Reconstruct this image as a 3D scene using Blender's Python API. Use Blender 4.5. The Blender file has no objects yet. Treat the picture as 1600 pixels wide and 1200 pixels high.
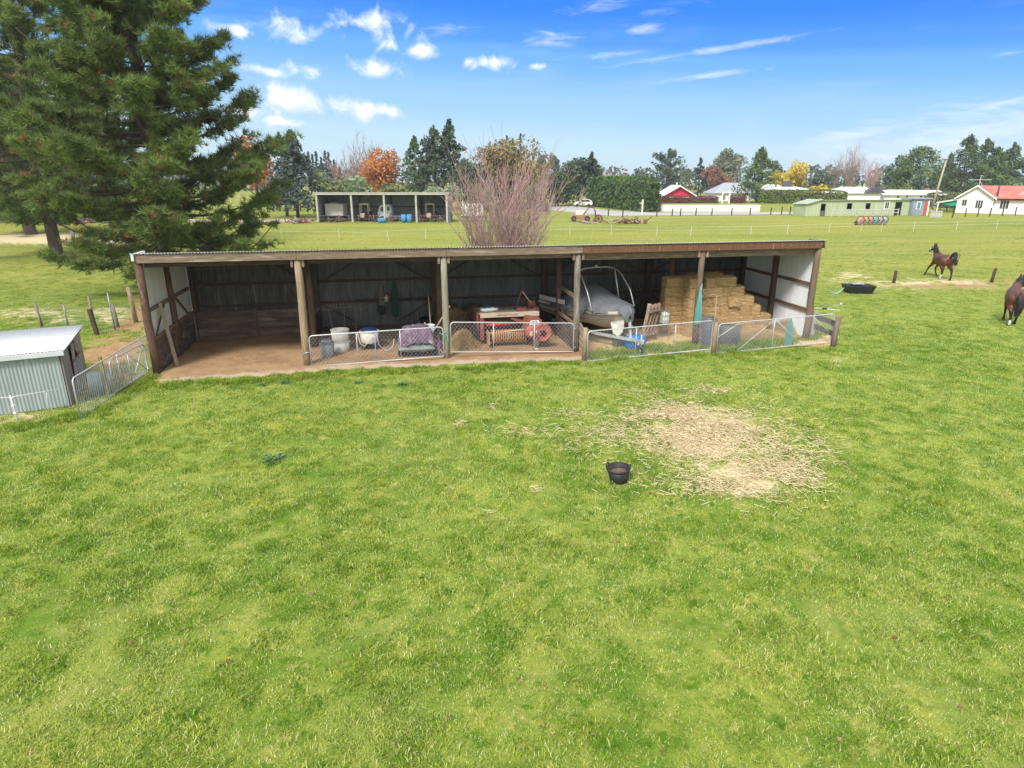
import bpy, bmesh, math, random
import numpy as np
from mathutils import Vector, Matrix

random.seed(7)
rng = np.random.default_rng(7)
rad = math.radians
sc = bpy.context.scene
COL = sc.collection
PI = math.pi

# ------------------------------------------------------------------ surveying helpers
FOC, PITCH, CAMH = 998.8, 0.31026, 6.0          # focal length in photo pixels, tilt, height of the drone
CP, SP = math.cos(PITCH), math.sin(PITCH)

def ray(px, py):
    u, v = (px - 800) / FOC, (py - 600) / FOC
    return u, CP - v * SP, -(SP + v * CP)

def G(px, py, z=0.0):
    """surveyed point of the photo at height z"""
    r = ray(px, py); t = (z - CAMH) / r[2]
    return Vector((r[0] * t, r[1] * t, z))

def at(px, py, Y):
    r = ray(px, py); t = Y / r[1]
    return Vector((r[0] * t, Y, CAMH + r[2] * t))

def dist(py):
    return G(800, py).y

def zat(py, Y):
    r = ray(800, py)
    return CAMH + r[2] / r[1] * Y

def xat(px, Y, z=0.0):
    return (px - 800) / FOC * (Y * CP - (z - CAMH) * SP)

# ------------------------------------------------------------------ mesh builder
class MB:
    def __init__(s):
        s.v = []; s.f = []
    def add(s, vs, fs):
        n = len(s.v)
        s.v.extend([tuple(p) for p in vs])
        s.f.extend([tuple(i + n for i in f) for f in fs])
        return s
    def box(s, x0, y0, z0, x1, y1, z1):
        vs = [(x0,y0,z0),(x1,y0,z0),(x1,y1,z0),(x0,y1,z0),(x0,y0,z1),(x1,y0,z1),(x1,y1,z1),(x0,y1,z1)]
        return s.add(vs, [(0,3,2,1),(4,5,6,7),(0,1,5,4),(1,2,6,5),(2,3,7,6),(3,0,4,7)])
    def bar(s, p0, p1, w, h, up=(0,0,1)):
        p0, p1 = Vector(p0), Vector(p1)
        d = (p1 - p0).normalized(); up = Vector(up)
        if abs(d.dot(up)) > .95: up = Vector((0,1,0))
        a = d.cross(up).normalized() * (w / 2); b = a.cross(d).normalized() * (h / 2)
        vs = [p + q for p in (p0, p1) for q in (-a-b, a-b, a+b, -a+b)]
        return s.add(vs, [(0,1,2,3),(7,6,5,4),(0,4,5,1),(1,5,6,2),(2,6,7,3),(3,7,4,0)])
    def tube(s, pts, r, n=6, closed=False, cap=True):
        P = [Vector(p) for p in pts]; m = len(P)
        rs = list(r) if hasattr(r, '__len__') else [r] * m
        T = []
        for i in range(m):
            if closed: t = P[(i+1) % m] - P[i-1]
            else: t = P[min(i+1, m-1)] - P[max(i-1, 0)]
            T.append(t.normalized() if t.length > 1e-9 else Vector((0,0,1)))
        a = T[0].orthogonal().normalized()
        vs = []
        for i in range(m):
            a = (a - T[i] * a.dot(T[i]))
            a = a.normalized() if a.length > 1e-6 else T[i].orthogonal().normalized()
            b = T[i].cross(a)
            for k in range(n):
                th = 2 * PI * k / n
                vs.append(P[i] + (a * math.cos(th) + b * math.sin(th)) * rs[i])
        fs = []
        for i in range(m if closed else m - 1):
            j = (i + 1) % m
            for k in range(n):
                k2 = (k + 1) % n
                fs.append((i*n+k, i*n+k2, j*n+k2, j*n+k))
        if cap and not closed:
            fs.append(tuple(range(n-1, -1, -1))); fs.append(tuple((m-1)*n + k for k in range(n)))
        return s.add(vs, fs)
    def lathe(s, prof, n=20, c=(0,0,0), M=None):
        vs = []; m = len(prof); c = Vector(c)
        for (r, z) in prof:
            for k in range(n):
                th = 2*PI*k/n
                p = Vector((r*math.cos(th), r*math.sin(th), z))
                vs.append((M @ p if M else p) + c)
        fs = []
        for i in range(m-1):
            for k in range(n):
                k2 = (k+1) % n
                fs.append((i*n+k, i*n+k2, (i+1)*n+k2, (i+1)*n+k))
        fs.append(tuple(range(n-1, -1, -1))); fs.append(tuple((m-1)*n+k for k in range(n)))
        return s.add(vs, fs)
    def ell(s, c, r, nu=14, nv=9, jit=0, rnd=random):
        vs = []; fs = []
        for j in range(nv+1):
            ph = PI*j/nv
            for i in range(nu):
                th = 2*PI*i/nu
                q = 1 + (rnd.uniform(-jit, jit) if 0 < j < nv else 0)
                vs.append((c[0]+r[0]*math.sin(ph)*math.cos(th)*q, c[1]+r[1]*math.sin(ph)*math.sin(th)*q, c[2]+r[2]*math.cos(ph)*q))
        for j in range(nv):
            for i in range(nu):
                i2 = (i+1) % nu
                fs.append((j*nu+i, (j+1)*nu+i, (j+1)*nu+i2, j*nu+i2))
        return s.add(vs, fs)
    def sheet(s, p0, U, V, nu, nv, fn=None):
        """grid p0+u*U+v*V; fn(u,v)->offset vector"""
        p0, U, V = Vector(p0), Vector(U), Vector(V)
        vs = []; fs = []
        for j in range(nv+1):
            for i in range(nu+1):
                u, v = i/nu, j/nv
                p = p0 + U*u + V*v
                if fn: p = p + Vector(fn(u, v))
                vs.append(p)
        for j in range(nv):
            for i in range(nu):
                a = j*(nu+1)+i
                fs.append((a, a+1, a+nu+2, a+nu+1))
        return s.add(vs, fs)
    def corr(s, p0, U, V, pitch=.076, amp=.009, seg=6, rows=1):
        """corrugated iron, waves across U, ridges along V"""
        U, V = Vector(U), Vector(V)
        N = U.cross(V).normalized()
        nw = max(1, int(round(U.length / pitch)))
        return s.sheet(p0, U, V, nw*seg, rows, lambda u, v: N*(amp*math.sin(2*PI*u*nw)))
    def poly(s, pts, z0, z1):
        n = len(pts)
        vs = [(p[0], p[1], z0) for p in pts] + [(p[0], p[1], z1) for p in pts]
        return s.add(vs, [tuple(range(n-1, -1, -1)), tuple(range(n, 2*n))] + [(i, (i+1) % n, n+(i+1) % n, n+i) for i in range(n)])
    def prism(s, pts, y0, y1):
        """profile in (x,z) pushed along y"""
        n = len(pts)
        vs = [(p[0], y0, p[1]) for p in pts] + [(p[0], y1, p[1]) for p in pts]
        return s.add(vs, [tuple(range(n)), tuple(range(2*n-1, n-1, -1))] + [(i, n+i, n+(i+1) % n, (i+1) % n) for i in range(n)])
    def build(s, name, mat, parent=None, smooth=False, bevel=0):
        me = bpy.data.meshes.new(name)
        me.from_pydata([tuple(p) for p in s.v], [], s.f)
        me.update()
        if smooth:
            me.polygons.foreach_set('use_smooth', [True]*len(me.polygons))
        o = bpy.data.objects.new(name, me)
        COL.objects.link(o)
        if mat: me.materials.append(mat)
        if parent: o.parent = parent
        if bevel:
            b = o.modifiers.new('bevel', 'BEVEL'); b.width = bevel; b.segments = 2; b.limit_method = 'ANGLE'; b.angle_limit = rad(35)
        return o

def np_obj(name, V, Fa, mat, parent=None, tint=None, smooth=False):
    """V (n,3), Fa (m,k) numpy; tint per face"""
    me = bpy.data.meshes.new(name)
    V = np.asarray(V, dtype=np.float32); Fa = np.asarray(Fa, dtype=np.int32)
    m, k = Fa.shape
    me.vertices.add(len(V)); me.vertices.foreach_set('co', V.ravel())
    me.loops.add(m*k); me.loops.foreach_set('vertex_index', Fa.ravel())
    me.polygons.add(m)
    me.polygons.foreach_set('loop_start', np.arange(0, m*k, k, dtype=np.int32))
    me.polygons.foreach_set('loop_total', np.full(m, k, dtype=np.int32))
    if smooth: me.polygons.foreach_set('use_smooth', np.ones(m, dtype=bool))
    me.update(calc_edges=True); me.validate()
    if tint is not None and len(me.polygons) == m:
        a = me.attributes.new('tint', 'FLOAT', 'FACE'); a.data.foreach_set('value', np.asarray(tint, dtype=np.float32))
    o = bpy.data.objects.new(name, me); COL.objects.link(o)
    if mat: me.materials.append(mat)
    if parent: o.parent = parent
    return o

def tag(o, label=None, cat=None, group=None, kind=None):
    if label: o['label'] = label
    if cat: o['category'] = cat
    if group: o['group'] = group
    if kind: o['kind'] = kind
    return o

def thing(name, label, cat, loc=(0,0,0), rz=0.0, group=None):
    o = bpy.data.objects.new(name, None); COL.objects.link(o)
    o.empty_display_size = .2
    o.location = loc; o.rotation_euler = (0, 0, rz)
    return tag(o, label, cat, group)

def dup(root, loc, rz, label=None, group=None, scale=None):
    """copy of a thing with its parts and sub-parts"""
    r = root.copy(); COL.objects.link(r); r.location = loc; r.rotation_euler = (0, 0, rz)
    if scale: r.scale = (scale,)*3
    if label: r['label'] = label
    if group: r['group'] = group
    for ch in list(root.children):
        c = ch.copy(); COL.objects.link(c); c.parent = r
        for g in list(ch.children):
            d = g.copy(); COL.objects.link(d); d.parent = c
    return r

# ------------------------------------------------------------------ materials
class NT:
    def __init__(s, mat):
        mat.use_nodes = True
        s.t = mat.node_tree; s.t.nodes.clear()
    def n(s, typ, **kw):
        nd = s.t.nodes.new(typ)
        for k, v in kw.items():
            if k.startswith('i_'):
                nd.inputs[k[2:].replace('_', ' ')].default_value = v
            else: setattr(nd, k, v)
        return nd
    def l(s, a, b): s.t.links.new(a, b)
    def noise(s, vec, scale, detail=4, rough=.55, dist=0):
        nd = s.n('ShaderNodeTexNoise'); nd.inputs['Scale'].default_value = scale
        nd.inputs['Detail'].default_value = detail; nd.inputs['Roughness'].default_value = rough
        nd.inputs['Distortion'].default_value = dist
        if vec is not None: s.l(vec, nd.inputs['Vector'])
        return nd.outputs['Fac']
    def ramp(s, fac, a, b, lo=0., hi=1.):
        nd = s.n('ShaderNodeMapRange'); nd.interpolation_type = 'SMOOTHSTEP'
        s.l(fac, nd.inputs['Value'])
        for k, v in (('From Min', a), ('From Max', b), ('To Min', lo), ('To Max', hi)): nd.inputs[k].default_value = v
        return nd.outputs['Result']
    def mix(s, fac, a, b, mode='MIX'):
        nd = s.n('ShaderNodeMix', data_type='RGBA', blend_type=mode)
        for sock, v in ((nd.inputs[0], fac), (nd.inputs[6], a), (nd.inputs[7], b)):
            if hasattr(v, 'links') or isinstance(v, bpy.types.NodeSocket): s.l(v, sock)
            elif isinstance(v, (tuple, list)): sock.default_value = (*v[:3], 1)
            else: sock.default_value = v
        return nd.outputs[2]
    def math(s, op, a, b=None, clamp=False):
        nd = s.n('ShaderNodeMath', operation=op, use_clamp=clamp)
        for i, v in enumerate((a, b)):
            if v is None: continue
            if isinstance(v, bpy.types.NodeSocket): s.l(v, nd.inputs[i])
            else: nd.inputs[i].default_value = v
        return nd.outputs[0]

_M = {}
def mat(name, c1, c2=None, scale=6, rough=.8, metal=0., bump=0., stretch=(1,1,1), c3=None, c3amt=.62, spec=.3, world=False, c3scale=None):
    """mottled surface: two tones by noise, an optional third (wear, rust, dirt) in spots"""
    if name in _M: return _M[name]
    m = bpy.data.materials.new(name); N = NT(m)
    out = N.n('ShaderNodeOutputMaterial'); bs = N.n('ShaderNodeBsdfPrincipled')
    N.l(bs.outputs[0], out.inputs[0])
    bs.inputs['Roughness'].default_value = rough; bs.inputs['Metallic'].default_value = metal
    bs.inputs['Specular IOR Level'].default_value = spec
    if world: vec = N.n('ShaderNodeNewGeometry').outputs['Position']
    else: vec = N.n('ShaderNodeTexCoord').outputs['Object']
    mp = N.n('ShaderNodeMapping'); mp.inputs['Scale'].default_value = stretch
    N.l(vec, mp.inputs[0]); v = mp.outputs[0]
    if c2 is None: c2 = tuple(x*.72 for x in c1)
    f = N.noise(v, scale, 5, .6)
    col = N.mix(N.ramp(f, .3, .7), c1, c2)
    if c3:
        g = N.noise(v, c3scale or scale*.45, 6, .65)
        col = N.mix(N.ramp(g, c3amt-.05, c3amt+.08), col, c3)
    N.l(col, bs.inputs['Base Color'])
    if bump:
        b = N.n('ShaderNodeBump'); b.inputs['Strength'].default_value = bump; b.inputs['Distance'].default_value = .02
        N.l(N.noise(v, scale*3, 4, .6), b.inputs['Height']); N.l(b.outputs[0], bs.inputs['Normal'])
    rr = N.ramp(f, .3, .7, max(.05, rough-.1), min(1, rough+.1)); N.l(rr, bs.inputs['Roughness'])
    _M[name] = m
    return m

def leafmat(name, c1, c2, transl=.3, nscale=.5, rough=.6):
    """foliage: per-leaf tint plus clump-sized variation"""
    if name in _M: return _M[name]
    m = bpy.data.materials.new(name); N = NT(m)
    out = N.n('ShaderNodeOutputMaterial')
    at_ = N.n('ShaderNodeAttribute', attribute_name='tint')
    pos = N.n('ShaderNodeNewGeometry').outputs['Position']
    f = N.math('ADD', N.math('MULTIPLY', at_.outputs['Fac'], .65), N.math('MULTIPLY', N.noise(pos, nscale, 3), .35))
    col = N.mix(N.ramp(f, .12, .88), c1, c2)
    if name == 'pine_needles': col = N.mix(N.ramp(at_.outputs['Fac'], 1.1, 1.2), col, (.26,.13,.05))      # dead rusty bundles
    bs = N.n('ShaderNodeBsdfPrincipled'); bs.inputs['Roughness'].default_value = rough
    bs.inputs['Specular IOR Level'].default_value = .2
    N.l(col, bs.inputs['Base Color'])
    tr = N.n('ShaderNodeBsdfTranslucent'); N.l(col, tr.inputs[0])
    mx = N.n('ShaderNodeMixShader'); mx.inputs[0].default_value = transl
    N.l(bs.outputs[0], mx.inputs[1]); N.l(tr.outputs[0], mx.inputs[2]); N.l(mx.outputs[0], out.inputs[0])
    _M[name] = m
    return m

# ------------------------------------------------------------------ camera, render look, sun, sky
cam = bpy.data.cameras.new('camera'); co = bpy.data.objects.new('camera', cam); COL.objects.link(co)
co.location = (0, 0, CAMH); co.rotation_euler = (PI/2 - PITCH, 0, 0)
cam.sensor_width = 36; cam.lens = FOC/1600*36; cam.clip_start = .1; cam.clip_end = 6000
sc.camera = co
sc.view_settings.view_transform = 'Standard'; sc.view_settings.look = 'None'
sc.view_settings.exposure = EXPOSURE = 1.0; sc.view_settings.gamma = 1
sc.cycles.max_bounces = 5; sc.cycles.diffuse_bounces = 3; sc.cycles.glossy_bounces = 2
sc.cycles.transmission_bounces = 3; sc.cycles.transparent_max_bounces = 6
sc.cycles.use_denoising = True; sc.cycles.denoiser = 'OPENIMAGEDENOISE'; sc.cycles.denoising_input_passes = 'RGB_ALBEDO_NORMAL'; sc.cycles.denoising_prefilter = 'NONE'; sc.cycles.use_adaptive_sampling = False

SUN_EL, SUN_AZ = 46, 205      # the sun stands high behind the camera, a little to its left, behind thin cloud
sun = bpy.data.lights.new('sun', 'SUN'); so = bpy.data.objects.new('sun', sun); COL.objects.link(so)
sun.energy = 2.3; sun.angle = rad(14); sun.color = (1, .955, .89)
sd = Vector((math.sin(rad(SUN_AZ))*math.cos(rad(SUN_EL)), math.cos(rad(SUN_AZ))*math.cos(rad(SUN_EL)), math.sin(rad(SUN_EL))))
so.rotation_euler = sd.to_track_quat('Z', 'Y').to_euler()

w = bpy.data.worlds.new('World'); sc.world = w
N = NT(w)
wo = N.n('ShaderNodeOutputWorld'); bg = N.n('ShaderNodeBackground'); N.l(bg.outputs[0], wo.inputs[0])
sky = N.n('ShaderNodeTexSky', sky_type='NISHITA'); sky.sun_disc = False
sky.sun_elevation = rad(SUN_EL); sky.sun_rotation = rad(SUN_AZ); sky.air_density = 1.0; sky.dust_density = .6; sky.ozone_density = 2.0
bg.inputs['Strength'].default_value = .13
dirv = N.n('ShaderNodeTexCoord').outputs['Generated']
sx = N.n('ShaderNodeSeparateXYZ'); N.l(dirv, sx.inputs[0])
zz = N.math('ADD', N.math('MAXIMUM', sx.outputs[2], 0.), .06)
pl = N.n('ShaderNodeCombineXYZ')
N.l(N.math('DIVIDE', sx.outputs[0], zz), pl.inputs[0]); N.l(N.math('DIVIDE', sx.outputs[1], zz), pl.inputs[1])
# colour of clear air: Nishita, pushed a little bluer and paler towards the skyline as in the photograph
VEIL = (5.6, 5.7, 5.9)
hs = N.n('ShaderNodeHueSaturation'); hs.inputs['Saturation'].default_value = 1.25; hs.inputs['Value'].default_value = 1.0
N.l(sky.outputs[0], hs.inputs['Color'])
# clouds as vapour in the sky: patches in direction space broken up by fractal noise
def cloudmask(px, py, wx, wy):
    c = Vector(ray(px, py)).normalized()
    a = Vector(ray(px+wx, py)).normalized() - c; b = Vector(ray(px, py-wy)).normalized() - c
    sub = N.n('ShaderNodeVectorMath', operation='SUBTRACT'); N.l(dirv, sub.inputs[0]); sub.inputs[1].default_value = c
    d1 = N.n('ShaderNodeVectorMath', operation='DOT_PRODUCT'); N.l(sub.outputs[0], d1.inputs[0]); d1.inputs[1].default_value = a/a.length_squared
    d2 = N.n('ShaderNodeVectorMath', operation='DOT_PRODUCT'); N.l(sub.outputs[0], d2.inputs[0]); d2.inputs[1].default_value = b/b.length_squared
    r2 = N.math('ADD', N.math('MULTIPLY', d1.outputs['Value'], d1.outputs['Value']), N.math('MULTIPLY', d2.outputs['Value'], d2.outputs['Value']))
    return N.math('POWER', 2.718, N.math('MULTIPLY', r2, -1.0))
puffs = [(440,45,78,29),(372,48,50,13),(588,42,82,36),(585,110,58,22),(490,110,42,16),(412,110,42,12),(430,155,100,34),(530,165,100,26),(762,99,50,14),(385,172,62,31),(660,80,32,16),(430,188,75,12),(842,104,25,9),(590,170,50,16)]
wisps = [(1470,212,240,44),(1580,235,170,34),(1400,205,320,34),(860,60,90,20),(930,10,110,18),(700,50,60,20),(1050,12,70,22),(1010,45,60,16),(1130,76,210,9),(1090,120,190,8),(1560,88,60,8),(1480,205,200,18),(1560,165,120,10),(1400,240,160,16),(960,85,120,8),(1590,215,110,26),(840,104,16,5)]
def addmasks(L):
    acc = None
    for a in L:
        k = cloudmask(*a); acc = k if acc is None else N.math('MAXIMUM', acc, k)
    return acc
stn = N.n('ShaderNodeMapping'); stn.inputs['Scale'].default_value = (1, 1, 1); N.l(dirv, stn.inputs[0])
n1 = N.noise(stn.outputs[0], 26, 9, .58, .5)
st2 = N.n('ShaderNodeMapping'); st2.inputs['Scale'].default_value = (1, 1, 5); st2.inputs['Rotation'].default_value = (0, rad(-7), 0); N.l(dirv, st2.inputs[0])
n2 = N.noise(st2.outputs[0], 15, 9, .65, .8)
p1 = N.math('ADD', addmasks(puffs), N.math('MULTIPLY', N.math('SUBTRACT', n1, .5), 2.6))
p2 = N.math('ADD', addmasks(wisps), N.math('MULTIPLY', N.math('SUBTRACT', n2, .5), 2.2))
f1 = N.ramp(p1, .46, 1.30); f2 = N.ramp(p2, .52, 1.75, 0, .8)
thin = N.math('MULTIPLY', N.ramp(N.noise(st2.outputs[0], 5, 6, .6), .52, .75), .10)
p3 = N.math('ADD', addmasks([(1500,222,290,40),(1600,190,170,28),(1330,212,120,16)]), N.math('MULTIPLY', N.math('SUBTRACT', n2, .5), 1.7))
f3 = N.ramp(p3, .35, 1.35, 0, .72)      # broad thin bank low on the right
cf = N.math('MAXIMUM', N.math('MAXIMUM', N.math('MAXIMUM', f1, f2), f3), thin)
cl = N.mix(N.ramp(p1, .75, 1.5), (3.7, 4.05, 4.6), (5.2, 5.25, 5.3))
# clear air: Nishita pulled towards the deep, saturated blue of the photograph low in front of the camera;
# overhead and behind the camera a bright veil of thin cloud, which is what makes the light so soft
cr = N.n('ShaderNodeValToRGB'); cr.color_ramp.interpolation = 'EASE'
els = cr.color_ramp.elements
stops = [(0., (3.0,4.0,4.75)), (.045, (2.7,3.85,4.75)), (.10, (1.75,3.2,4.9)), (.165, (.75,2.3,5.0)), (.185, (.32,1.65,5.0)), (.225, (.05,1.15,4.8))]
while len(els) < len(stops): els.new(.5)
for e, (p, c) in zip(els, stops): e.position = p; e.color = (c[0]*.77/6, c[1]*.77/6, c[2]*.77/6, 1)
N.l(N.math('ADD', sx.outputs[2], N.math('MULTIPLY', sx.outputs[0], .055)), cr.inputs[0])
grad = N.mix(1., cr.outputs[0], (6, 6, 6), 'MULTIPLY')
clear = N.mix(.93, hs.outputs[0], grad)
veil = N.math('MAXIMUM', N.ramp(sx.outputs[2], .30, .62), N.ramp(sx.outputs[1], .25, -.25))
veilc = N.mix(N.ramp(N.noise(dirv, 3, 5), .3, .7), VEIL, tuple(x*.8 for x in VEIL))
front = N.mix(cf, clear, cl)
N.l(N.mix(veil, front, veilc), bg.inputs['Color'])
# ================================================================== GROUND
# the big open-fronted shed stands at SH0, its long side runs along yaw SHY
SH0 = Vector((-11.52, 19.85, 0)); SHY = .19538; BAY = 4.703; SHD = 5.1; SHL = BAY*5
ca, sa = math.cos(SHY), math.sin(SHY)
def S2W(x, y, z=0): return Vector((SH0.x + ca*x - sa*y, SH0.y + sa*x + ca*y, z))
def W2S(p): d = Vector(p) - SH0; return Vector((ca*d.x + sa*d.y, -sa*d.x + ca*d.y, p[2]))

def vnoise(x, y, s, seed=0):
    """cheap smooth value noise, numpy"""
    x = np.asarray(x)/s + seed*17.3; y = np.asarray(y)/s + seed*9.1
    xi, yi = np.floor(x), np.floor(y); fx, fy = x-xi, y-yi
    fx = fx*fx*(3-2*fx); fy = fy*fy*(3-2*fy)
    def h(a, b): 
        q = np.sin(a*127.1 + b*311.7 + seed*74.7)*43758.5453
        return q - np.floor(q)
    return (h(xi,yi)*(1-fx)+h(xi+1,yi)*fx)*(1-fy) + (h(xi,yi+1)*(1-fx)+h(xi+1,yi+1)*fx)*fy
def fbm(x, y, s, seed=0, o=4):
    t = 0; a = .5
    for i in range(o): t = t + a*vnoise(x, y, s/2**i, seed+i); a *= .5
    return t/(1-.5**o)

# worn and dry places: (centre pixel, half width px, half height px, strength) measured once, kept as ground ellipses
def gell(px, py, wx, wy):
    c = G(px, py); a = G(px+wx, py) - c
    b = (G(px, py-wy) - G(px, py+wy))*.5
    return c, a.xy, b.xy
DRY = [(gell(*e[:4]), e[4]) for e in [
    (1095,668,105,34,1.0), (1170,745,85,30,1.0), (1070,640,60,14,.8), (1230,700,70,16,.5), (940,680,60,20,.45), (1110,700,120,40,.8), (830,672,60,12,.45), (700,660,30,6,.4), (1030,612,110,9,.3), (1110,612,40,7,.5),
    (60,372,130,10,1.0), (150,372,120,12,.9), (60,490,130,20,.60), (170,490,60,22,.68), (565,640,14,70,.38), (640,840,50,14,.36), (850,900,70,22,.34), (690,765,30,8,.4), (1000,795,60,10,.42), (1290,620,70,12,.36), (300,800,70,18,.3), (1150,1010,80,24,.3), (1380,900,80,20,.3), (100,505,60,14,.6),
    (1450,443,190,12,.72), (1330,432,60,16,.62), (1000,345,120,4,.5), (1560,400,80,8,.4), (1350,405,90,6,.4), (1310,560,18,14,.8), (560,378,220,10,.35), (1000,386,300,5,.5), (30,650,90,14,.8), (120,640,40,12,.6)]]
DIRT = [(gell(*e[:4]), e[4]) for e in [(205,520,30,30,1.0), (190,540,50,38,1.0), (130,600,40,40,.8), (150,560,40,40,.9), (195,590,40,14,.8), (1480,447,130,5,.8), (1245,610,50,7,.35), (1560,440,60,8,.6), (225,480,25,40,.8), (20,655,50,8,.6),(900,560,30,8,.8)]]
def field(X, Y, L):
    t = np.zeros_like(X)
    for (c, a, b), s in L:
        dx, dy = X-c.x, Y-c.y
        det = a.x*b.y - a.y*b.x
        u = (dx*b.y - dy*b.x)/det; v = (a.x*dy - a.y*dx)/det
        t = np.maximum(t, s*np.exp(-(u*u+v*v)*.9))
    return t

def axis(lo, hi, step, far, grow=1.22):
    a = list(np.arange(lo, hi, step))
    s = step; x = a[0]
    while x > far[0]: s *= grow; x -= s; a.insert(0, x)
    s = step; x = a[-1]
    while x < far[1]: s *= grow; x += s; a.append(x)
    return np.array(a)
gx = axis(-40, 45, .4, (-1100, 1100)); gy = axis(2, 75, .4, (-150, 1300))
GX, GY = np.meshgrid(gx, gy)
ux, uy = len(gx), len(gy)
near = np.exp(-np.maximum(0, GY-40)/30)
GZ = (fbm(GX, GY, 9., 3, 2)-.5)*.06*near
shx = ca*(GX-SH0.x)+sa*(GY-SH0.y); shy = -sa*(GX-SH0.x)+ca*(GY-SH0.y)
inside = np.clip(1-np.maximum(np.maximum(-shx-.2, shx-SHL-.2), np.maximum(-shy-1.6, shy-SHD-.3))/1.0, 0, 1)
GZ = GZ*(1-inside) - .02*inside - .015
gi = np.arange(ux*uy).reshape(uy, ux)
gf = np.stack([gi[:-1,:-1], gi[:-1,1:], gi[1:,1:], gi[1:,:-1]], -1).reshape(-1, 4)
dryA = field(GX, GY, DRY); dirtA = field(GX, GY, DIRT)

m = bpy.data.materials.new('pasture'); N = NT(m)
def grass_colour(N, pos):
    big = N.noise(pos, .16, 4, .6); mid = N.noise(pos, 1.15, 5, .66, .3); fine = N.noise(pos, 3.3, 4, .65)
    mp = N.n('ShaderNodeMapping'); mp.inputs['Location'].default_value = (31, 7, 3); N.l(pos, mp.inputs[0])
    oth = N.noise(mp.outputs[0], .5, 4, .6)
    c = N.mix(N.ramp(N.math('ADD', N.math('MULTIPLY', big, .3), N.math('MULTIPLY', mid, .7)), .37, .62), (.088,.158,.017), (.200,.240,.046))
    c = N.mix(N.ramp(fine, .50, .68), c, (.065,.135,.008))
    c = N.mix(N.ramp(oth, .50, .70, 0, .6), c, (.20,.235,.058))
    c = N.mix(N.ramp(N.noise(mp.outputs[0], 2.3, 5, .7), .57, .70, 0, .6), c, (.36,.32,.12))
    return c
out = N.n('ShaderNodeOutputMaterial'); bs = N.n('ShaderNodeBsdfPrincipled'); N.l(bs.outputs[0], out.inputs[0])
bs.inputs['Roughness'].default_value = .95; bs.inputs['Specular IOR Level'].default_value = .1
pos = N.n('ShaderNodeNewGeometry').outputs['Position']
gc = grass_colour(N, pos)
# farther paddocks are grazed short and yellower, in mown bands
spy = N.n('ShaderNodeSeparateXYZ'); N.l(pos, spy.inputs[0])
bm_ = N.n('ShaderNodeMapping'); bm_.inputs['Scale'].default_value = (.035, .16, 1); N.l(pos, bm_.inputs[0])
band = N.noise(bm_.outputs[0], 1., 5, .6)
farc = N.mix(N.ramp(band, .32, .68), (.265,.275,.05), (.16,.205,.03))
bm2 = N.n('ShaderNodeMapping'); bm2.inputs['Scale'].default_value = (.12, .5, 1); N.l(pos, bm2.inputs[0])
farc = N.mix(N.ramp(N.noise(bm2.outputs[0], 1.4, 6, .7), .48, .70, 0, .8), farc, (.34,.30,.10))
farc = N.mix(N.ramp(N.noise(bm2.outputs[0], 2.6, 5, .7), .58, .72, 0, .6), farc, (.10,.16,.02))
fn = N.noise(pos, 2.8, 8, .75)
farc = N.mix(N.ramp(fn, .50, .66, 0, .75), farc, (.10,.145,.018)); farc = N.mix(N.ramp(fn, .50, .36, 0, .75), farc, (.38,.37,.105))
gc = N.mix(1., gc, (1.25, 1.2, 1.15), 'MULTIPLY')
gc = N.mix(N.ramp(spy.outputs[1], 27, 44), gc, farc)
gc = N.mix(N.ramp(N.noise(pos, 14, 5, .75), .5, .72, 0, .4), gc, (.05,.075,.012))
drya = N.n('ShaderNodeAttribute', attribute_name='dry').outputs['Fac']; dirta = N.n('ShaderNodeAttribute', attribute_name='dirt').outputs['Fac']
dn = N.noise(pos, 2.2, 6, .7)
straw = N.mix(N.ramp(N.noise(pos, 9, 5, .7), .3, .7), (.46,.37,.21), (.62,.53,.34))
gc = N.mix(N.ramp(N.math('ADD', drya, N.math('MULTIPLY', N.math('SUBTRACT', dn, .5), 1.6)), .42, .72), gc, straw)
dirtc = N.mix(N.ramp(N.noise(pos, 3, 6, .7), .3, .7), (.27,.16,.075), (.40,.27,.14))
gc = N.mix(N.ramp(N.math('ADD', dirta, N.math('MULTIPLY', N.math('SUBTRACT', dn, .5), 1.3)), .4, .7), gc, dirtc)
N.l(gc, bs.inputs['Base Color'])
b = N.n('ShaderNodeBump'); b.inputs['Strength'].default_value = .9; b.inputs['Distance'].default_value = .06
N.l(N.noise(pos, 7, 6, .75), b.inputs['Height']); N.l(b.outputs[0], bs.inputs['Normal'])
ground = np_obj('ground', np.stack([GX, GY, GZ], -1).reshape(-1, 3), gf, m, smooth=True)
ground['kind'] = 'structure'
for nm, arr in (('dry', dryA), ('dirt', dirtA)):
    a = ground.data.attributes.new(nm, 'FLOAT', 'POINT'); a.data.foreach_set('value', arr.astype(np.float32).ravel())

def gz(x, y):
    i = min(max(np.searchsorted(gx, x)-1, 0), ux-2); j = min(max(np.searchsorted(gy, y)-1, 0), uy-2)
    fx = (x-gx[i])/(gx[i+1]-gx[i]); fy = (y-gy[j])/(gy[j+1]-gy[j])
    return float((GZ[j,i]*(1-fx)+GZ[j,i+1]*fx)*(1-fy)+(GZ[j+1,i]*(1-fx)+GZ[j+1,i+1]*fx)*fy)

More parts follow.
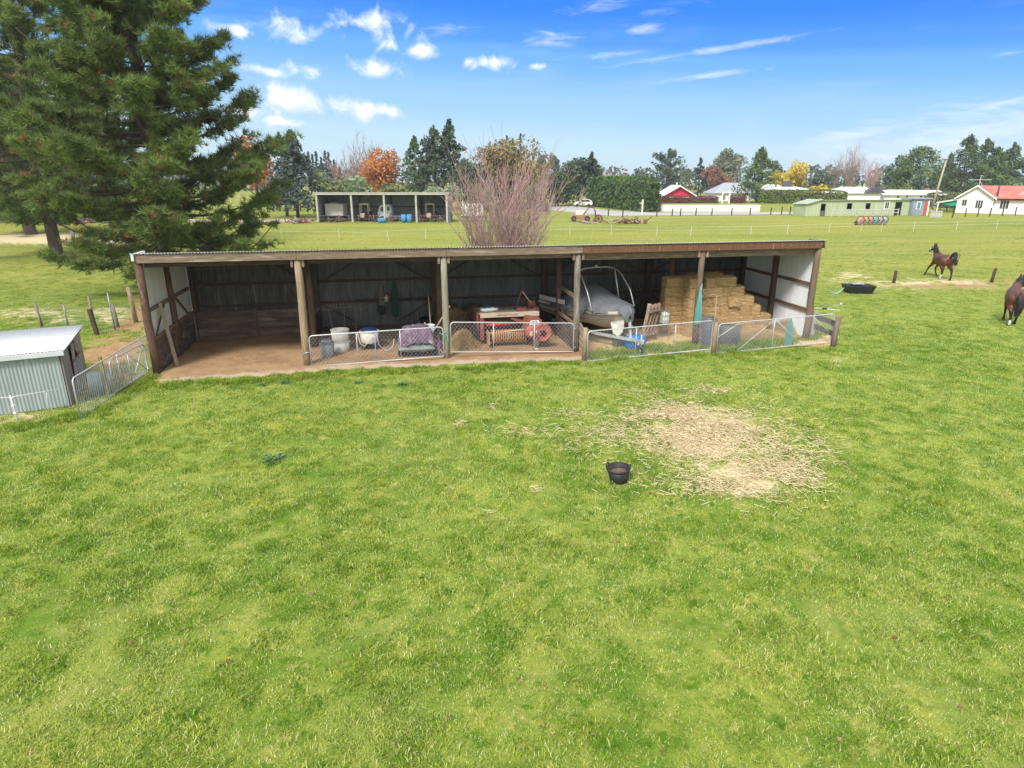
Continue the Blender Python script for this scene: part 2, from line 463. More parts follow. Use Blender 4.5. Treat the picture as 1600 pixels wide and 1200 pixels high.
# trodden earth floor of the shed, its ragged front edge running into the grass
front = [(236,598),(262,597),(300,594),(345,590),(400,586),(470,582),(520,578),(600,573),(700,570),(760,566),(850,563),(915,560),(960,557),(1010,553),(1060,550),(1115,549),(1160,546),(1210,542),(1262,538),(1312,540),(1322,532),(1300,520)]
fp = []
for a, b_ in zip(front[:-1], front[1:]):
    for k in range(4):
        t = k/4; fp.append((a[0]+(b_[0]-a[0])*t, a[1]+(b_[1]-a[1])*t + random.uniform(-1.5, 1.5)))
edge = [G(*p) for p in fp] + [S2W(SHL+.3, 2), S2W(SHL+.2, SHD+.1), S2W(-.1, SHD+.1), S2W(-.25, 2)]
# fan it over a centre spine so that it is one clean sheet
flm = bpy.data.materials.new('earth_floor'); N = NT(flm)
out = N.n('ShaderNodeOutputMaterial'); bs = N.n('ShaderNodeBsdfPrincipled'); N.l(bs.outputs[0], out.inputs[0]); bs.inputs['Roughness'].default_value = .95
pos = N.n('ShaderNodeNewGeometry').outputs['Position']
c = N.mix(N.ramp(N.noise(pos, 1.1, 6, .65), .3, .7), (.26,.155,.078), (.38,.25,.13))
c = N.mix(N.ramp(N.noise(pos, 9, 6, .75), .52, .72, 0, .8), c, (.17,.10,.042))
c = N.mix(N.ramp(N.noise(pos, 22, 4, .7), .60, .72, 0, .8), c, (.52,.40,.21))
# dusty pale lip along the front where hooves scuff the edge
ed = N.n('ShaderNodeAttribute', attribute_name='lip').outputs['Fac']
c = N.mix(N.ramp(N.math('ADD', ed, N.math('MULTIPLY', N.math('SUBTRACT', N.noise(pos, 3, 5, .7), .5), 1.1)), .45, .75), c, (.42,.32,.235))
hayA = N.n('ShaderNodeAttribute', attribute_name='hay').outputs['Fac']
c = N.mix(N.ramp(N.math('ADD', hayA, N.math('MULTIPLY', N.math('SUBTRACT', N.noise(pos, 5, 6, .7), .5), 1.2)), .45, .7), c, N.mix(N.ramp(N.noise(pos, 12, 4), .3, .7), (.50,.33,.14), (.62,.47,.25)))
N.l(c, bs.inputs['Base Color'])
b = N.n('ShaderNodeBump'); b.inputs['Strength'].default_value = .8; b.inputs['Distance'].default_value = .04
N.l(N.noise(pos, 6, 6, .7), b.inputs['Height']); N.l(b.outputs[0], bs.inputs['Normal'])
# grid in shed coordinates clipped to the ragged edge
fs_ = [W2S(p) for p in [G(*p) for p in fp]]
fs_ = sorted([(p.x, p.y) for p in fs_])
fxs = np.array([p[0] for p in fs_]); fys = np.array([p[1] for p in fs_])
xs = np.linspace(fxs[0], fxs[-1], 260); lo = np.interp(xs, fxs, fys)
nv = 26; V = []; lip = []; hay = []
for i, x in enumerate(xs):
    for j in range(nv+1):
        y = lo[i] + (SHD+.05-lo[i])*(j/nv)**1.25
        p = S2W(x, y)
        z = .012 - .045*max(0, 1-j/4) + (float(fbm(p.x, p.y, 1.2, 11))-.5)*.07*min(1, j/5)
        V.append((p.x, p.y, z)); lip.append(max(0, 1-(y-lo[i])/.85) if x < 19 else .3*max(0, 1-(y-lo[i])/.85))
        hay.append(min(1, max(0, (x-14.2)/1.5))*min(1, max(0, (y+1.4)/.8))*.8)
fi = np.arange(len(xs)*(nv+1)).reshape(len(xs), nv+1)
ff = np.stack([fi[:-1,:-1], fi[1:,:-1], fi[1:,1:], fi[:-1,1:]], -1).reshape(-1, 4)
floor_o = np_obj('dirt_floor', V, ff, flm, smooth=True); floor_o['kind'] = 'structure'
for nm, arr in (('lip', lip), ('hay', hay)):
    a = floor_o.data.attributes.new(nm, 'FLOAT', 'POINT'); a.data.foreach_set('value', np.array(arr, dtype=np.float32))
def on_floor(x, y): return fxs[0] < x < fxs[-1] and np.interp(x, fxs, fys) < y < SHD+.2

# ------------------------------------------------------------------ growing grass: tiles of real blades scattered over the paddock
gm = bpy.data.materials.new('grass_blades'); N = NT(gm)
out = N.n('ShaderNodeOutputMaterial')
pos = N.n('ShaderNodeNewGeometry').outputs['Position']
gc = grass_colour(N, pos)
tn = N.n('ShaderNodeAttribute', attribute_name='tint').outputs['Fac']
gc = N.mix(1., gc, (2.42, 2.30, 2.0), 'MULTIPLY')
spy = N.n('ShaderNodeSeparateXYZ'); N.l(pos, spy.inputs[0])
gc = N.mix(N.ramp(spy.outputs[1], 24, 46, 0, .7), gc, (.40,.44,.085))
gc = N.mix(N.ramp(tn, .05, .42, .85, 0.), gc, (.085,.175,.016))
gc = N.mix(N.ramp(tn, .52, .8, 0., .85), gc, (.66,.69,.33))
gc = N.mix(N.ramp(tn, .955, .975), gc, (.75,.66,.38))
dif = N.n('ShaderNodeBsdfDiffuse'); N.l(gc, dif.inputs[0])
tr = N.n('ShaderNodeBsdfTranslucent'); N.l(gc, tr.inputs[0])
mx = N.n('ShaderNodeMixShader'); mx.inputs[0].default_value = .42
N.l(dif.outputs[0], mx.inputs[1]); N.l(tr.outputs[0], mx.inputs[2]); N.l(mx.outputs[0], out.inputs[0])

def blades(n, R0, hmin, hmax, wd, lean, seed, edge=True, tintlo=0, tinthi=1):
    r = np.random.default_rng(seed)
    rr = R0*np.sqrt(r.random(n)); th = r.random(n)*2*PI
    x, y = rr*np.cos(th), rr*np.sin(th)
    cl = fbm(x+50, y+50, .38, seed, 3)                      # clumps inside the tile
    cl = np.clip((cl-.3)/.4, 0, 1)
    keep = r.random(n) < (.45+.55*cl)
    x, y, cl = x[keep], y[keep], cl[keep]; n = len(x)
    h = (hmin + (hmax-hmin)*r.random(n)**1.3)*(.55+.75*cl)
    a = r.random(n)*2*PI; wv = wd*(.7+.6*r.random(n))
    dx, dy = np.cos(a), np.sin(a)
    la = r.random(n)*2*PI; ll = lean*h*(.4+r.random(n))
    lx, ly = np.cos(la)*ll, np.sin(la)*ll
    z0 = np.full(n, -.02)
    V = np.empty((n, 5, 3))
    V[:,0] = np.stack([x-dx*wv/2, y-dy*wv/2, z0], -1); V[:,1] = np.stack([x+dx*wv/2, y+dy*wv/2, z0], -1)
    V[:,2] = np.stack([x+lx*.35+dx*wv*.4, y+ly*.35+dy*wv*.4, h*.6], -1); V[:,3] = np.stack([x+lx*.35-dx*wv*.4, y+ly*.35-dy*wv*.4, h*.6], -1)
    V[:,4] = np.stack([x+lx, y+ly, h*.95], -1)
    base = np.arange(n)[:,None]*5
    F1 = np.concatenate([base+np.array([0,1,2]), base+np.array([0,2,3]), base+np.array([3,2,4])], 0)
    t = np.clip(r.normal(.5, .23, n) - .30*(cl-.4), 0, 1); t = np.where(r.random(n) < .025, 1., np.minimum(t, .95)); t = tintlo+(tinthi-tintlo)*t
    return V.reshape(-1, 3), F1, np.concatenate([t, t, t])
tiles = bpy.data.collections.new('grass_tiles')
def tile(nm, *a, **k):
    V, F1, t = blades(*a, **k)
    o = np_obj(nm, V, F1, gm, tint=t); COL.objects.unlink(o); tiles.objects.link(o)
for k in range(4): tile(f'a{k}', 3300, .85, .018, .062, .012, 1.1, 100+k)
for k in range(2): tile(f'b{k}', 300, .24, .03, .105, .012, 1.0, 200+k, tinthi=.8)       # dense tufts
P = []; idx = []; rot = []; scl = []
def scatter(px0, px1, y0, y1, step, var, smin, smax, prob):
    y = y0
    while y < y1:
        x0, x1 = px0(y), px1(y); x = x0
        while x < x1:
            jx, jy = x+random.uniform(-.36,.36)*step, y+random.uniform(-.36,.36)*step
            s = W2S((jx, jy, 0))
            if not on_floor(s.x, s.y) and not (-.3 < s.x < SHL+.2 and -.2 < s.y < SHD+.15) and random.random() < prob(jx, jy):
                P.append((jx, jy, gz(jx, jy))); idx.append(random.choice(var)); rot.append(random.uniform(0, 2*PI)); scl.append(random.uniform(smin, smax))
            x += step
        y += step
def fieldp(x, y, L): return float(field(np.array([x]), np.array([y]), L)[0])
def pr(x, y):
    d = max(fieldp(x, y, DRY), fieldp(x, y, DIRT)*1.1)
    n = float(fbm(x, y, 1.2, 21))
    return max(0., min(1., 1.8-1.95*d + (n-.5)*.9))
scatter(lambda y: -.92*y-2, lambda y: .92*y+2, 4.2, 27, .98, [0,1,2,3], .75, 1.15, pr)
scatter(lambda y: -.92*y-2, lambda y: .92*y+2, 27, 56, 1.25, [0,1,2,3], .6, .95, lambda x, y: pr(x, y)*min(1, max(0, (58-y)/24)))
def tf(x, y):
    n = float(fbm(x, y, 1.6, 33)); d = max(fieldp(x, y, DRY)*.8, fieldp(x, y, DIRT))
    return max(0, (n-.45)*1.9)*(1-d)
scatter(lambda y: -.92*y-2, lambda y: .92*y+2, 4.2, 30, .55, [4,5], .45, .95, tf)
scatter(lambda y: -.9*y-2, lambda y: .9*y+2, 30, 70, 1.3, [4,5], .5, .9, lambda x, y: tf(x, y)*.45)
# long green growth that stock cannot reach behind and under the gates
for (xa, ya, xb, yb, nn, s0, s1) in [(925,556,1105,541,46,.9,1.7), (1125,546,1215,534,40,1.0,2.1), (1215,536,1295,522,22,.7,1.5), (930,548,1100,534,22,.6,1.1), (255,603,480,588,40,.7,1.3), (480,586,900,566,50,.6,1.1), (920,566,1300,547,45,.6,1.0), (150,648,245,590,26,.6,1.1), (0,676,130,648,22,.6,1.2)]:
    for k in range(nn):
        t = random.random(); p = G(xa+(xb-xa)*t+random.uniform(-6, 6), ya+(yb-ya)*t+random.uniform(-3, 3))
        P.append((p.x, p.y, 0)); idx.append(random.choice([4,5])); rot.append(random.uniform(0, 6.28)); scl.append(random.uniform(s0, s1))
me = bpy.data.meshes.new('grass'); me.from_pydata(P, [], [])
for nm, arr, ty in (('idx', idx, 'INT'), ('rot', rot, 'FLOAT'), ('scl', scl, 'FLOAT')):
    a = me.attributes.new(nm, ty, 'POINT'); a.data.foreach_set('value', arr)
go = bpy.data.objects.new('grass', me); COL.objects.link(go)
tag(go, 'short green pasture grass growing over the paddock', 'grass', kind='stuff')
ng = bpy.data.node_groups.new('grass_scatter', 'GeometryNodeTree')
ng.interface.new_socket('Geometry', in_out='INPUT', socket_type='NodeSocketGeometry'); ng.interface.new_socket('Geometry', in_out='OUTPUT', socket_type='NodeSocketGeometry')
gi_ = ng.nodes.new('NodeGroupInput'); go_ = ng.nodes.new('NodeGroupOutput')
ci = ng.nodes.new('GeometryNodeCollectionInfo'); ci.inputs['Collection'].default_value = tiles; ci.inputs['Separate Children'].default_value = True; ci.inputs['Reset Children'].default_value = True
ip = ng.nodes.new('GeometryNodeInstanceOnPoints'); ip.inputs['Pick Instance'].default_value = True
def named(nm, ty):
    nd = ng.nodes.new('GeometryNodeInputNamedAttribute'); nd.data_type = ty; nd.inputs['Name'].default_value = nm; return nd.outputs['Attribute']
cx = ng.nodes.new('ShaderNodeCombineXYZ'); ng.links.new(named('rot', 'FLOAT'), cx.inputs[2])
sx_ = ng.nodes.new('ShaderNodeCombineXYZ'); sc_ = named('scl', 'FLOAT')
for k in range(3): ng.links.new(sc_, sx_.inputs[k])
ng.links.new(gi_.outputs[0], ip.inputs['Points']); ng.links.new(ci.outputs[0], ip.inputs['Instance'])
ng.links.new(named('idx', 'INT'), ip.inputs['Instance Index'])
e2r = ng.nodes.new('FunctionNodeEulerToRotation'); ng.links.new(cx.outputs[0], e2r.inputs[0]); ng.links.new(e2r.outputs[0], ip.inputs['Rotation'])
ng.links.new(sx_.outputs[0], ip.inputs['Scale']); ng.links.new(ip.outputs[0], go_.inputs[0])
md = go.modifiers.new('scatter', 'NODES'); md.node_group = ng

# ------------------------------------------------------------------ spilled hay on the grass
hm = leafmat('hay_strands', (.44,.34,.18), (.74,.65,.43), .15, 1.5, .8)
def strands(name, blobs, mat_, label, lmin=.05, lmax=.20, wd=.0055, hmax=.045, seed=5):
    r = np.random.default_rng(seed); V = []; t = []
    for (px, py, wx, wy, n, lift) in blobs:
        n = int(n*.85)
        c, a, b_ = gell(px, py, wx, wy)
        u = r.normal(0, .68, n); v = r.normal(0, .68, n)
        x = c.x + a.x*u + b_.x*v; y = c.y + a.y*u + b_.y*v
        k = fbm(x, y, .7, 41); ok = (k + r.normal(0, .13, n)) > .46; x, y, u, v, k = x[ok], y[ok], u[ok], v[ok], k[ok]
        n = len(x); th = r.random(n)*2*PI; L = lmin+(lmax-lmin)*r.random(n)
        z = .03 + .5*lift*np.exp(-(u*u+v*v)*1.2)*np.clip((k-.36)*4, .1, 1.2) + r.random(n)*hmax
        z = z + np.array([gz(p, q) for p, q in zip(x, y)])
        dx, dy = np.cos(th)*L/2, np.sin(th)*L/2; nx, ny = -np.sin(th)*wd/2, np.cos(th)*wd/2; dz = (r.random(n)-.5)*.06
        bend = (r.random(n)-.5)*.35
        Q = np.empty((n, 6, 3))
        for q, (s, bz) in enumerate(((-1, 0), (0, 1), (1, 0))):
            mx_, my_ = x+dx*s+nx/wd*bend*L*bz*.5, y+dy*s+ny/wd*bend*L*bz*.5
            Q[:,q*2] = np.stack([mx_-nx, my_-ny, z+dz*s], -1); Q[:,q*2+1] = np.stack([mx_+nx, my_+ny, z+dz*s+.006], -1)
        V.append(Q); t.append(r.random(n))
    V = np.concatenate(V); n = len(V); t = np.concatenate(t); base = np.arange(n)[:,None]*6
    Fq = np.concatenate([base+np.array([0,2,3,1]), base+np.array([2,4,5,3])], 0)
    o = np_obj(name, V.reshape(-1, 3), Fq, mat_, tint=np.concatenate([t, t]))
    return tag(o, label, 'hay', kind='stuff')
strands('spilled_hay', [(1095,668,105,34,9500,.10), (1025,662,40,14,2000,.16), (1080,652,30,10,1500,.14), (1128,672,50,13,2600,.18), (1170,745,85,30,5200,.07), (1140,762,40,12,1800,.10), (1070,640,60,14,1500,.04), (1230,740,50,18,1200,.04), (1245,700,50,14,900,.05), (940,680,60,20,900,.03), (1110,705,130,42,4200,.03), (830,672,60,10,420,.02), (720,662,10,3,110,.04), (768,637,6,3,80,.05), (700,764,9,3,100,.03), (836,766,8,4,90,.03), (762,803,5,4,60,.02), (1110,612,40,7,420,.03), (1000,612,60,6,300,.02), (895,645,30,7,200,.02), (1140,760,14,9,300,.05)], hm, 'pale spilled hay scattered on the grass behind the black bucket')
strands('floor_hay', [(1040,532,80,9,2600,.03), (1010,534,60,8,1500,.03), (1160,528,60,10,2200,.06), (1200,522,50,10,1800,.06), (1000,520,60,6,700,.02), (1262,500,60,18,900,.06),(740,545,30,6,300,.01),(860,540,60,6,200,.01),(350,560,90,18,240,.0),(560,545,80,12,160,.0)], leafmat('floor_straw', (.42,.26,.10), (.62,.45,.22), .1, 1.5, .8), 'golden loose hay littering the earth floor in front of the hay bales', seed=9)
# autumn leaves blown onto the grass
r = np.random.default_rng(3); V = []; t = []
for (px, py) in [(287,986),(287,1010),(1213,1008),(1276,1078),(814,1068),(848,1138),(1033,1180),(850,1076),(204,1008),(528,1037),(388,1097),(860,948),(1087,860),(1535,860),(487,930),(358,1036),(1150,1048),(1500,1110),(1430,990),(965,850),(1015,772),(1130,845),(600,990),(1310,1160),(92,880),(700,1125),(1397,1000)]:
    c = G(px, py); c.z = gz(c.x, c.y)+.05; a = r.random()*6.28; s = .025+.025*r.random()
    ring = [(1,0),(.45,.3),(.5,.8),(0,.42),(-.5,.8),(-.45,.25),(-1,0),(-.45,-.25),(-.5,-.8),(0,-.42),(.5,-.8),(.45,-.3)]
    V.append([(c.x+s*(p*math.cos(a)-q*math.sin(a)), c.y+s*(p*math.sin(a)+q*math.cos(a)), c.z+.02*abs(q)) for p, q in ring]); t.append(r.random())
V = np.array(V); o = np_obj('fallen_leaves', V.reshape(-1, 3), np.arange(len(V)*12).reshape(-1, 12), leafmat('dead_leaf', (.17,.07,.035), (.33,.19,.10), .1, 2), tint=t)
tag(o, 'rusty brown autumn leaves lying about in the short grass', 'leaves', kind='stuff')
# ================================================================== THE OPEN SHED
HF, HB = 3.54, 2.95               # underside of front beam, eave at the back
RF = HF + .27                     # roof height at the front
def roofz(y): return RF + (HB + .1 - RF) * (y / SHD)
wood_grey = mat('weathered_beam', (.235,.175,.125), (.135,.095,.065), 5, .85, bump=.4, stretch=(.5,6,6), c3=(.33,.28,.22), c3amt=.6)
wood_red = mat('rusty_stained_beam', (.175,.085,.045), (.10,.05,.03), 6, .8, bump=.4, stretch=(5,3,.8), c3=(.33,.22,.15), c3amt=.63)
pw = [mat('post_bark', (.135,.075,.05), (.075,.045,.032), 9, .85, bump=.5, stretch=(2,2,.5), c3=(.24,.2,.16), c3amt=.6),
      mat('post_tan', (.33,.255,.17), (.22,.16,.10), 7, .85, bump=.5, stretch=(3,3,.35), c3=(.13,.09,.06), c3amt=.64),
      mat('post_lichen', (.30,.275,.20), (.20,.19,.135), 7, .85, bump=.5, stretch=(3,3,.35), c3=(.35,.36,.29), c3amt=.58),
      mat('post_grey', (.22,.18,.145), (.13,.105,.085), 7, .85, bump=.5, stretch=(3,3,.35), c3=(.32,.29,.25), c3amt=.6),
      mat('post_brown', (.175,.13,.095), (.10,.075,.056), 7, .85, bump=.5, stretch=(3,3,.35), c3=(.27,.18,.12), c3amt=.6),
      mat('post_rust', (.185,.13,.092), (.11,.078,.055), 7, .85, bump=.5, stretch=(3,3,.35), c3=(.29,.19,.12), c3amt=.6)]
inpost = mat('inner_post', (.16,.10,.07), (.09,.058,.042), 7, .9, bump=.4, stretch=(3,3,.4))
darkwood = mat('dark_timber', (.09,.06,.045), (.05,.036,.028), 7, .9, bump=.4, stretch=(.4,4,4))
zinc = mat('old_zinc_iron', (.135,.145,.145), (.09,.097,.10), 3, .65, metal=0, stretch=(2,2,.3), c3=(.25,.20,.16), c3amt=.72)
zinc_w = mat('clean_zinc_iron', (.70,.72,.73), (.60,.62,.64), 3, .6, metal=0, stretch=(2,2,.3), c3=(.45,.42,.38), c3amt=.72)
zinc_d = mat('shaded_zinc_iron', (.10,.105,.10), (.06,.063,.06), 3, .7, metal=0, stretch=(2,2,.25), c3=(.17,.175,.165), c3amt=.60)  # darker zinc copy: back-wall gloom of the end bays is put into the colour
roofm = mat('roof_iron', (.52,.54,.55), (.42,.44,.45), 2, .5, metal=.3, stretch=(3,.4,1), c3=(.30,.21,.15), c3amt=.66)
plank = mat('kick_boards', (.155,.115,.095), (.085,.063,.055), 2.2, .9, bump=.3, stretch=(.5,1,3), c3=(.25,.205,.17), c3amt=.6)
whiteedge = mat('galvanised_flashing', (.72,.73,.73), (.6,.61,.62), 4, .5, metal=.2)

shed = thing('open_shed', 'long open-fronted farm shed of timber posts with a corrugated iron roof', 'shed', SH0, SHY)
# roof
b = MB()
nw = int(SHL+.3)/.076
b.corr((-.15, -.16, RF+.03), (SHL+.35, 0, 0), (0, SHD+.36, (HB+.1-RF)*(SHD+.36)/SHD), .095, .016, 6, 3)
rf_ = b.build('roof', roofm, shed, True)
sol = rf_.modifiers.new('gauge', 'SOLIDIFY'); sol.thickness = .004
# purlins and rafters under the roof
for i in range(6):
    x = i*BAY
    MB().bar((x+.18, -.02, RF-.16), (x+.18, SHD-.05, HB-.06), .06, .22).build('rafter', darkwood, shed)
for j in range(6):
    y = .45 + j*.88
    MB().bar((0, y, roofz(y)-.03), (SHL, y, roofz(y)-.03), .05, .07).build('purlin', darkwood, shed)
# front fascia beam in bay lengths, grey on the left and rust-stained on the right
cuts = [-.02, 4.7, 10.85, 14.05, 18.9, SHL+.05]
cuts = [-.02, BAY, 2*BAY+.1, 3*BAY+.12, 4*BAY+.05, SHL+.05]
for i in range(5):
    mm = wood_grey if i < 3 else wood_red
    f = MB().box(cuts[i]+.004, -.10, HF, cuts[i+1]-.004, -.045, HF+.262).build('fascia_board', mm, shed, bevel=.006)
    if i == 3: f['label'] = 'rust-stained fascia board'
MB().box(-.10, -.16, RF-.19, -.03, .9, RF+.01).build('barge_board', whiteedge, shed)
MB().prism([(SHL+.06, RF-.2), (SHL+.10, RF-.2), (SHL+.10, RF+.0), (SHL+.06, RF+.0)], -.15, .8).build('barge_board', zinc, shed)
# posts
PR = [.125, .128, .115, .12, .115, .125]
for i in range(6):
    x = i*BAY; r_ = PR[i]
    pts = [(x+random.uniform(-.02,.02), random.uniform(-.015,.015)+.06, z) for z in (-.1, .8, 1.7, 2.7)] + [(x, .06, HF+.05)]
    MB().tube(pts, [r_*1.08, r_*1.02, r_, r_*.95, r_*.93], 12).build('post', pw[i], shed, True)
    if 0 < i < 5:
        for s in (-1, 1):
            MB().box(x+s*(r_+.045)-.04, -.035, HF-.24, x+s*(r_+.045)+.04, .10, HF-.002).build('post_cleat', wood_grey if i < 4 else pw[1], shed, bevel=.005)
    zt = roofz(2.55)-.08
    if i > 0 or True:
        MB().tube([(x, 2.55, -.1), (x+.02, 2.55, 1.6), (x, 2.55, zt)], [.115, .11, .105], 10).build('inner_post', inpost, shed, True)
    MB().box(x-.09 + (.1 if i == 0 else 0) - (.1 if i == 5 else 0), SHD-.24, -.1, x+.09 + (.1 if i == 0 else 0) - (.1 if i == 5 else 0), SHD-.06, HB-.1).build('rear_post', darkwood, shed)
# lintel boards behind the fascia and the cross beams at each inner post
for i in range(5):
    MB().box(i*BAY+.14, .14, HF-.16 - (.10 if i >= 3 else 0), (i+1)*BAY-.14, .19, HF+.06).build('lintel', darkwood if i < 2 else wood_grey, shed)
for i in range(1, 5):
    MB().bar((i*BAY-.06, .2, HF-.13), (i*BAY-.06, 2.5, HF-.24), .05, .2).build('tie_beam', inpost, shed)
    for sy, ex in ((1, 1.5), (1, -1.5)):
        MB().bar((i*BAY, SHD-.15, 1.95), (i*BAY+ex, SHD-.11, HB-.15), .05, .05).build('brace', darkwood, shed)
        MB().bar((i*BAY, SHD-.15, 1.25), (i*BAY+ex, SHD-.11, .35), .045, .045).build('brace', darkwood, shed)
# back wall
for i in range(5):
    x0, x1 = i*BAY, (i+1)*BAY
    zb = .12
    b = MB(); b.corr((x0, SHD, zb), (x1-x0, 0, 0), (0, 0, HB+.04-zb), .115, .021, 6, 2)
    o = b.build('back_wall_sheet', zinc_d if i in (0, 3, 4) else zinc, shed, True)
    for z in (2.08, 1.22):
        MB().box(x0+.1, SHD-.08, z-.05, x1-.1, SHD-.02, z+.05).build('girt', darkwood, shed)
    MB().box(x0+.1, SHD-.085, -.05, x1-.1, SHD-.025, .2).build('base_board', darkwood, shed)
for k, (z0, z1) in enumerate(((-.05,.34),(.345,.7),(.705,1.06))):
    MB().box(.12, SHD-.30, z0, BAY+.05, SHD-.25, z1).build('kick_board', plank, shed, bevel=.006)
    MB().box(-.02, .22, z0, .035, SHD-.31, z1).build('kick_board', plank, shed, bevel=.006)
MB().box(-.03, .2, 1.065, .09, SHD-.31, 1.12).build('kick_rail', mat('kick_cap', (.30,.17,.12), (.2,.12,.09), 6, .85, stretch=(4,.5,4)), shed)
MB().bar((2.35, SHD-.33, -.05), (2.3, SHD-.33, 1.15), .09, .05).build('board_stay', inpost, shed)
# left wall: pale iron above the boards
b = MB(); b.corr((-.06, .02, 1.1), (0, SHD-.02, 0), (0, 0, RF-1.16), .2, .006, 6, 2)
# trim the top to the roof slope
b.v = [(x, y, min(z, roofz(y)-.02)) for x, y, z in b.v]
b.build('left_wall_sheet', zinc_w, shed, True)
for z in (2.0,):
    MB().box(-.045, .15, z-.06, .02, SHD-.3, z+.05).build('girt', wood_grey, shed)
MB().bar((.02, .5, 1.15), (.02, 1.7, 1.95), .04, .04).build('brace', darkwood, shed)
MB().bar((.02, 4.2, 1.15), (.02, 3.0, 1.95), .04, .04).build('brace', darkwood, shed)
# right wall
b = MB(); b.corr((SHL+.05, .02, .05), (0, SHD-.02, 0), (0, 0, RF-.11), .085, .012, 6, 2)
b.v = [(x, y, min(z, roofz(y)-.02)) for x, y, z in b.v]
b.build('right_wall_sheet', zinc_w, shed, True)
gw = mat('girt_brown', (.20,.125,.075), (.12,.075,.05), 6, .85, bump=.3, stretch=(4,.5,4), c3=(.30,.21,.13), c3amt=.62)
for z in (2.15, 1.15):
    MB().box(SHL-.035, .2, z-.06, SHL+.03, SHD-.25, z+.06).build('girt', gw, shed)
MB().box(SHL-.16, 2.42, -.05, SHL-.04, 2.62, roofz(2.5)-.1).build('wall_post', inpost, shed)
# rails that divide the baler bay from the boat bay
x = 3*BAY
MB().bar((x-.02, .2, 1.98), (x-.02, 2.5, 2.02), .05, .14).build('partition_rail', wood_grey, shed)
MB().bar((x-.02, .2, .98), (x-.02, 2.5, 1.0), .10, .10).build('partition_rail', wood_grey, shed)
for z in (.15, .42, .69):
    MB().bar((x-.02, .2, z), (x-.02, 2.5, z), .04, .23).build('partition_board', plank, shed)
# partition between first bays: dark boards
for z in (.2, .5, .8):
    MB().bar((BAY+.03, 2.7, z), (BAY+.03, SHD-.3, z), .04, .26).build('partition_board', darkwood, shed)

# leaning plank inside the left wall, pole on the boards
def stick(name, label, cat, p0, p1, w, h, m, group=None):
    p0, p1 = Vector(p0), Vector(p1)
    o = MB().bar(p0, p1, w, h).build(name, m, None, bevel=.004)
    return tag(o, label, cat, group)
def pole(name, label, cat, p0, p1, r_, m, n=8):
    p0, p1 = Vector(p0), Vector(p1)
    o = MB().tube([p0, (p0+p1)/2 + Vector((.01,.01,0)), p1], [r_, r_*.95, r_*.85], n).build(name, m, None, True)
    return tag(o, label, cat)
palewood = mat('pale_plank', (.42,.34,.26), (.30,.23,.17), 6, .85, bump=.3, stretch=(4,4,.5), c3=(.25,.10,.06), c3amt=.68)
stick('plank', 'pale weathered plank leaning on the left wall inside the empty stall', 'plank', S2W(.42, .75, .0), S2W(.10, 1.05, 2.12), .11, .05, palewood)
stick('plank', 'grey plank lying on the boards at the back of the empty stall', 'plank', S2W(3.3, SHD-.36, 1.0), S2W(4.6, SHD-.36, .9), .05, .10, wood_grey)

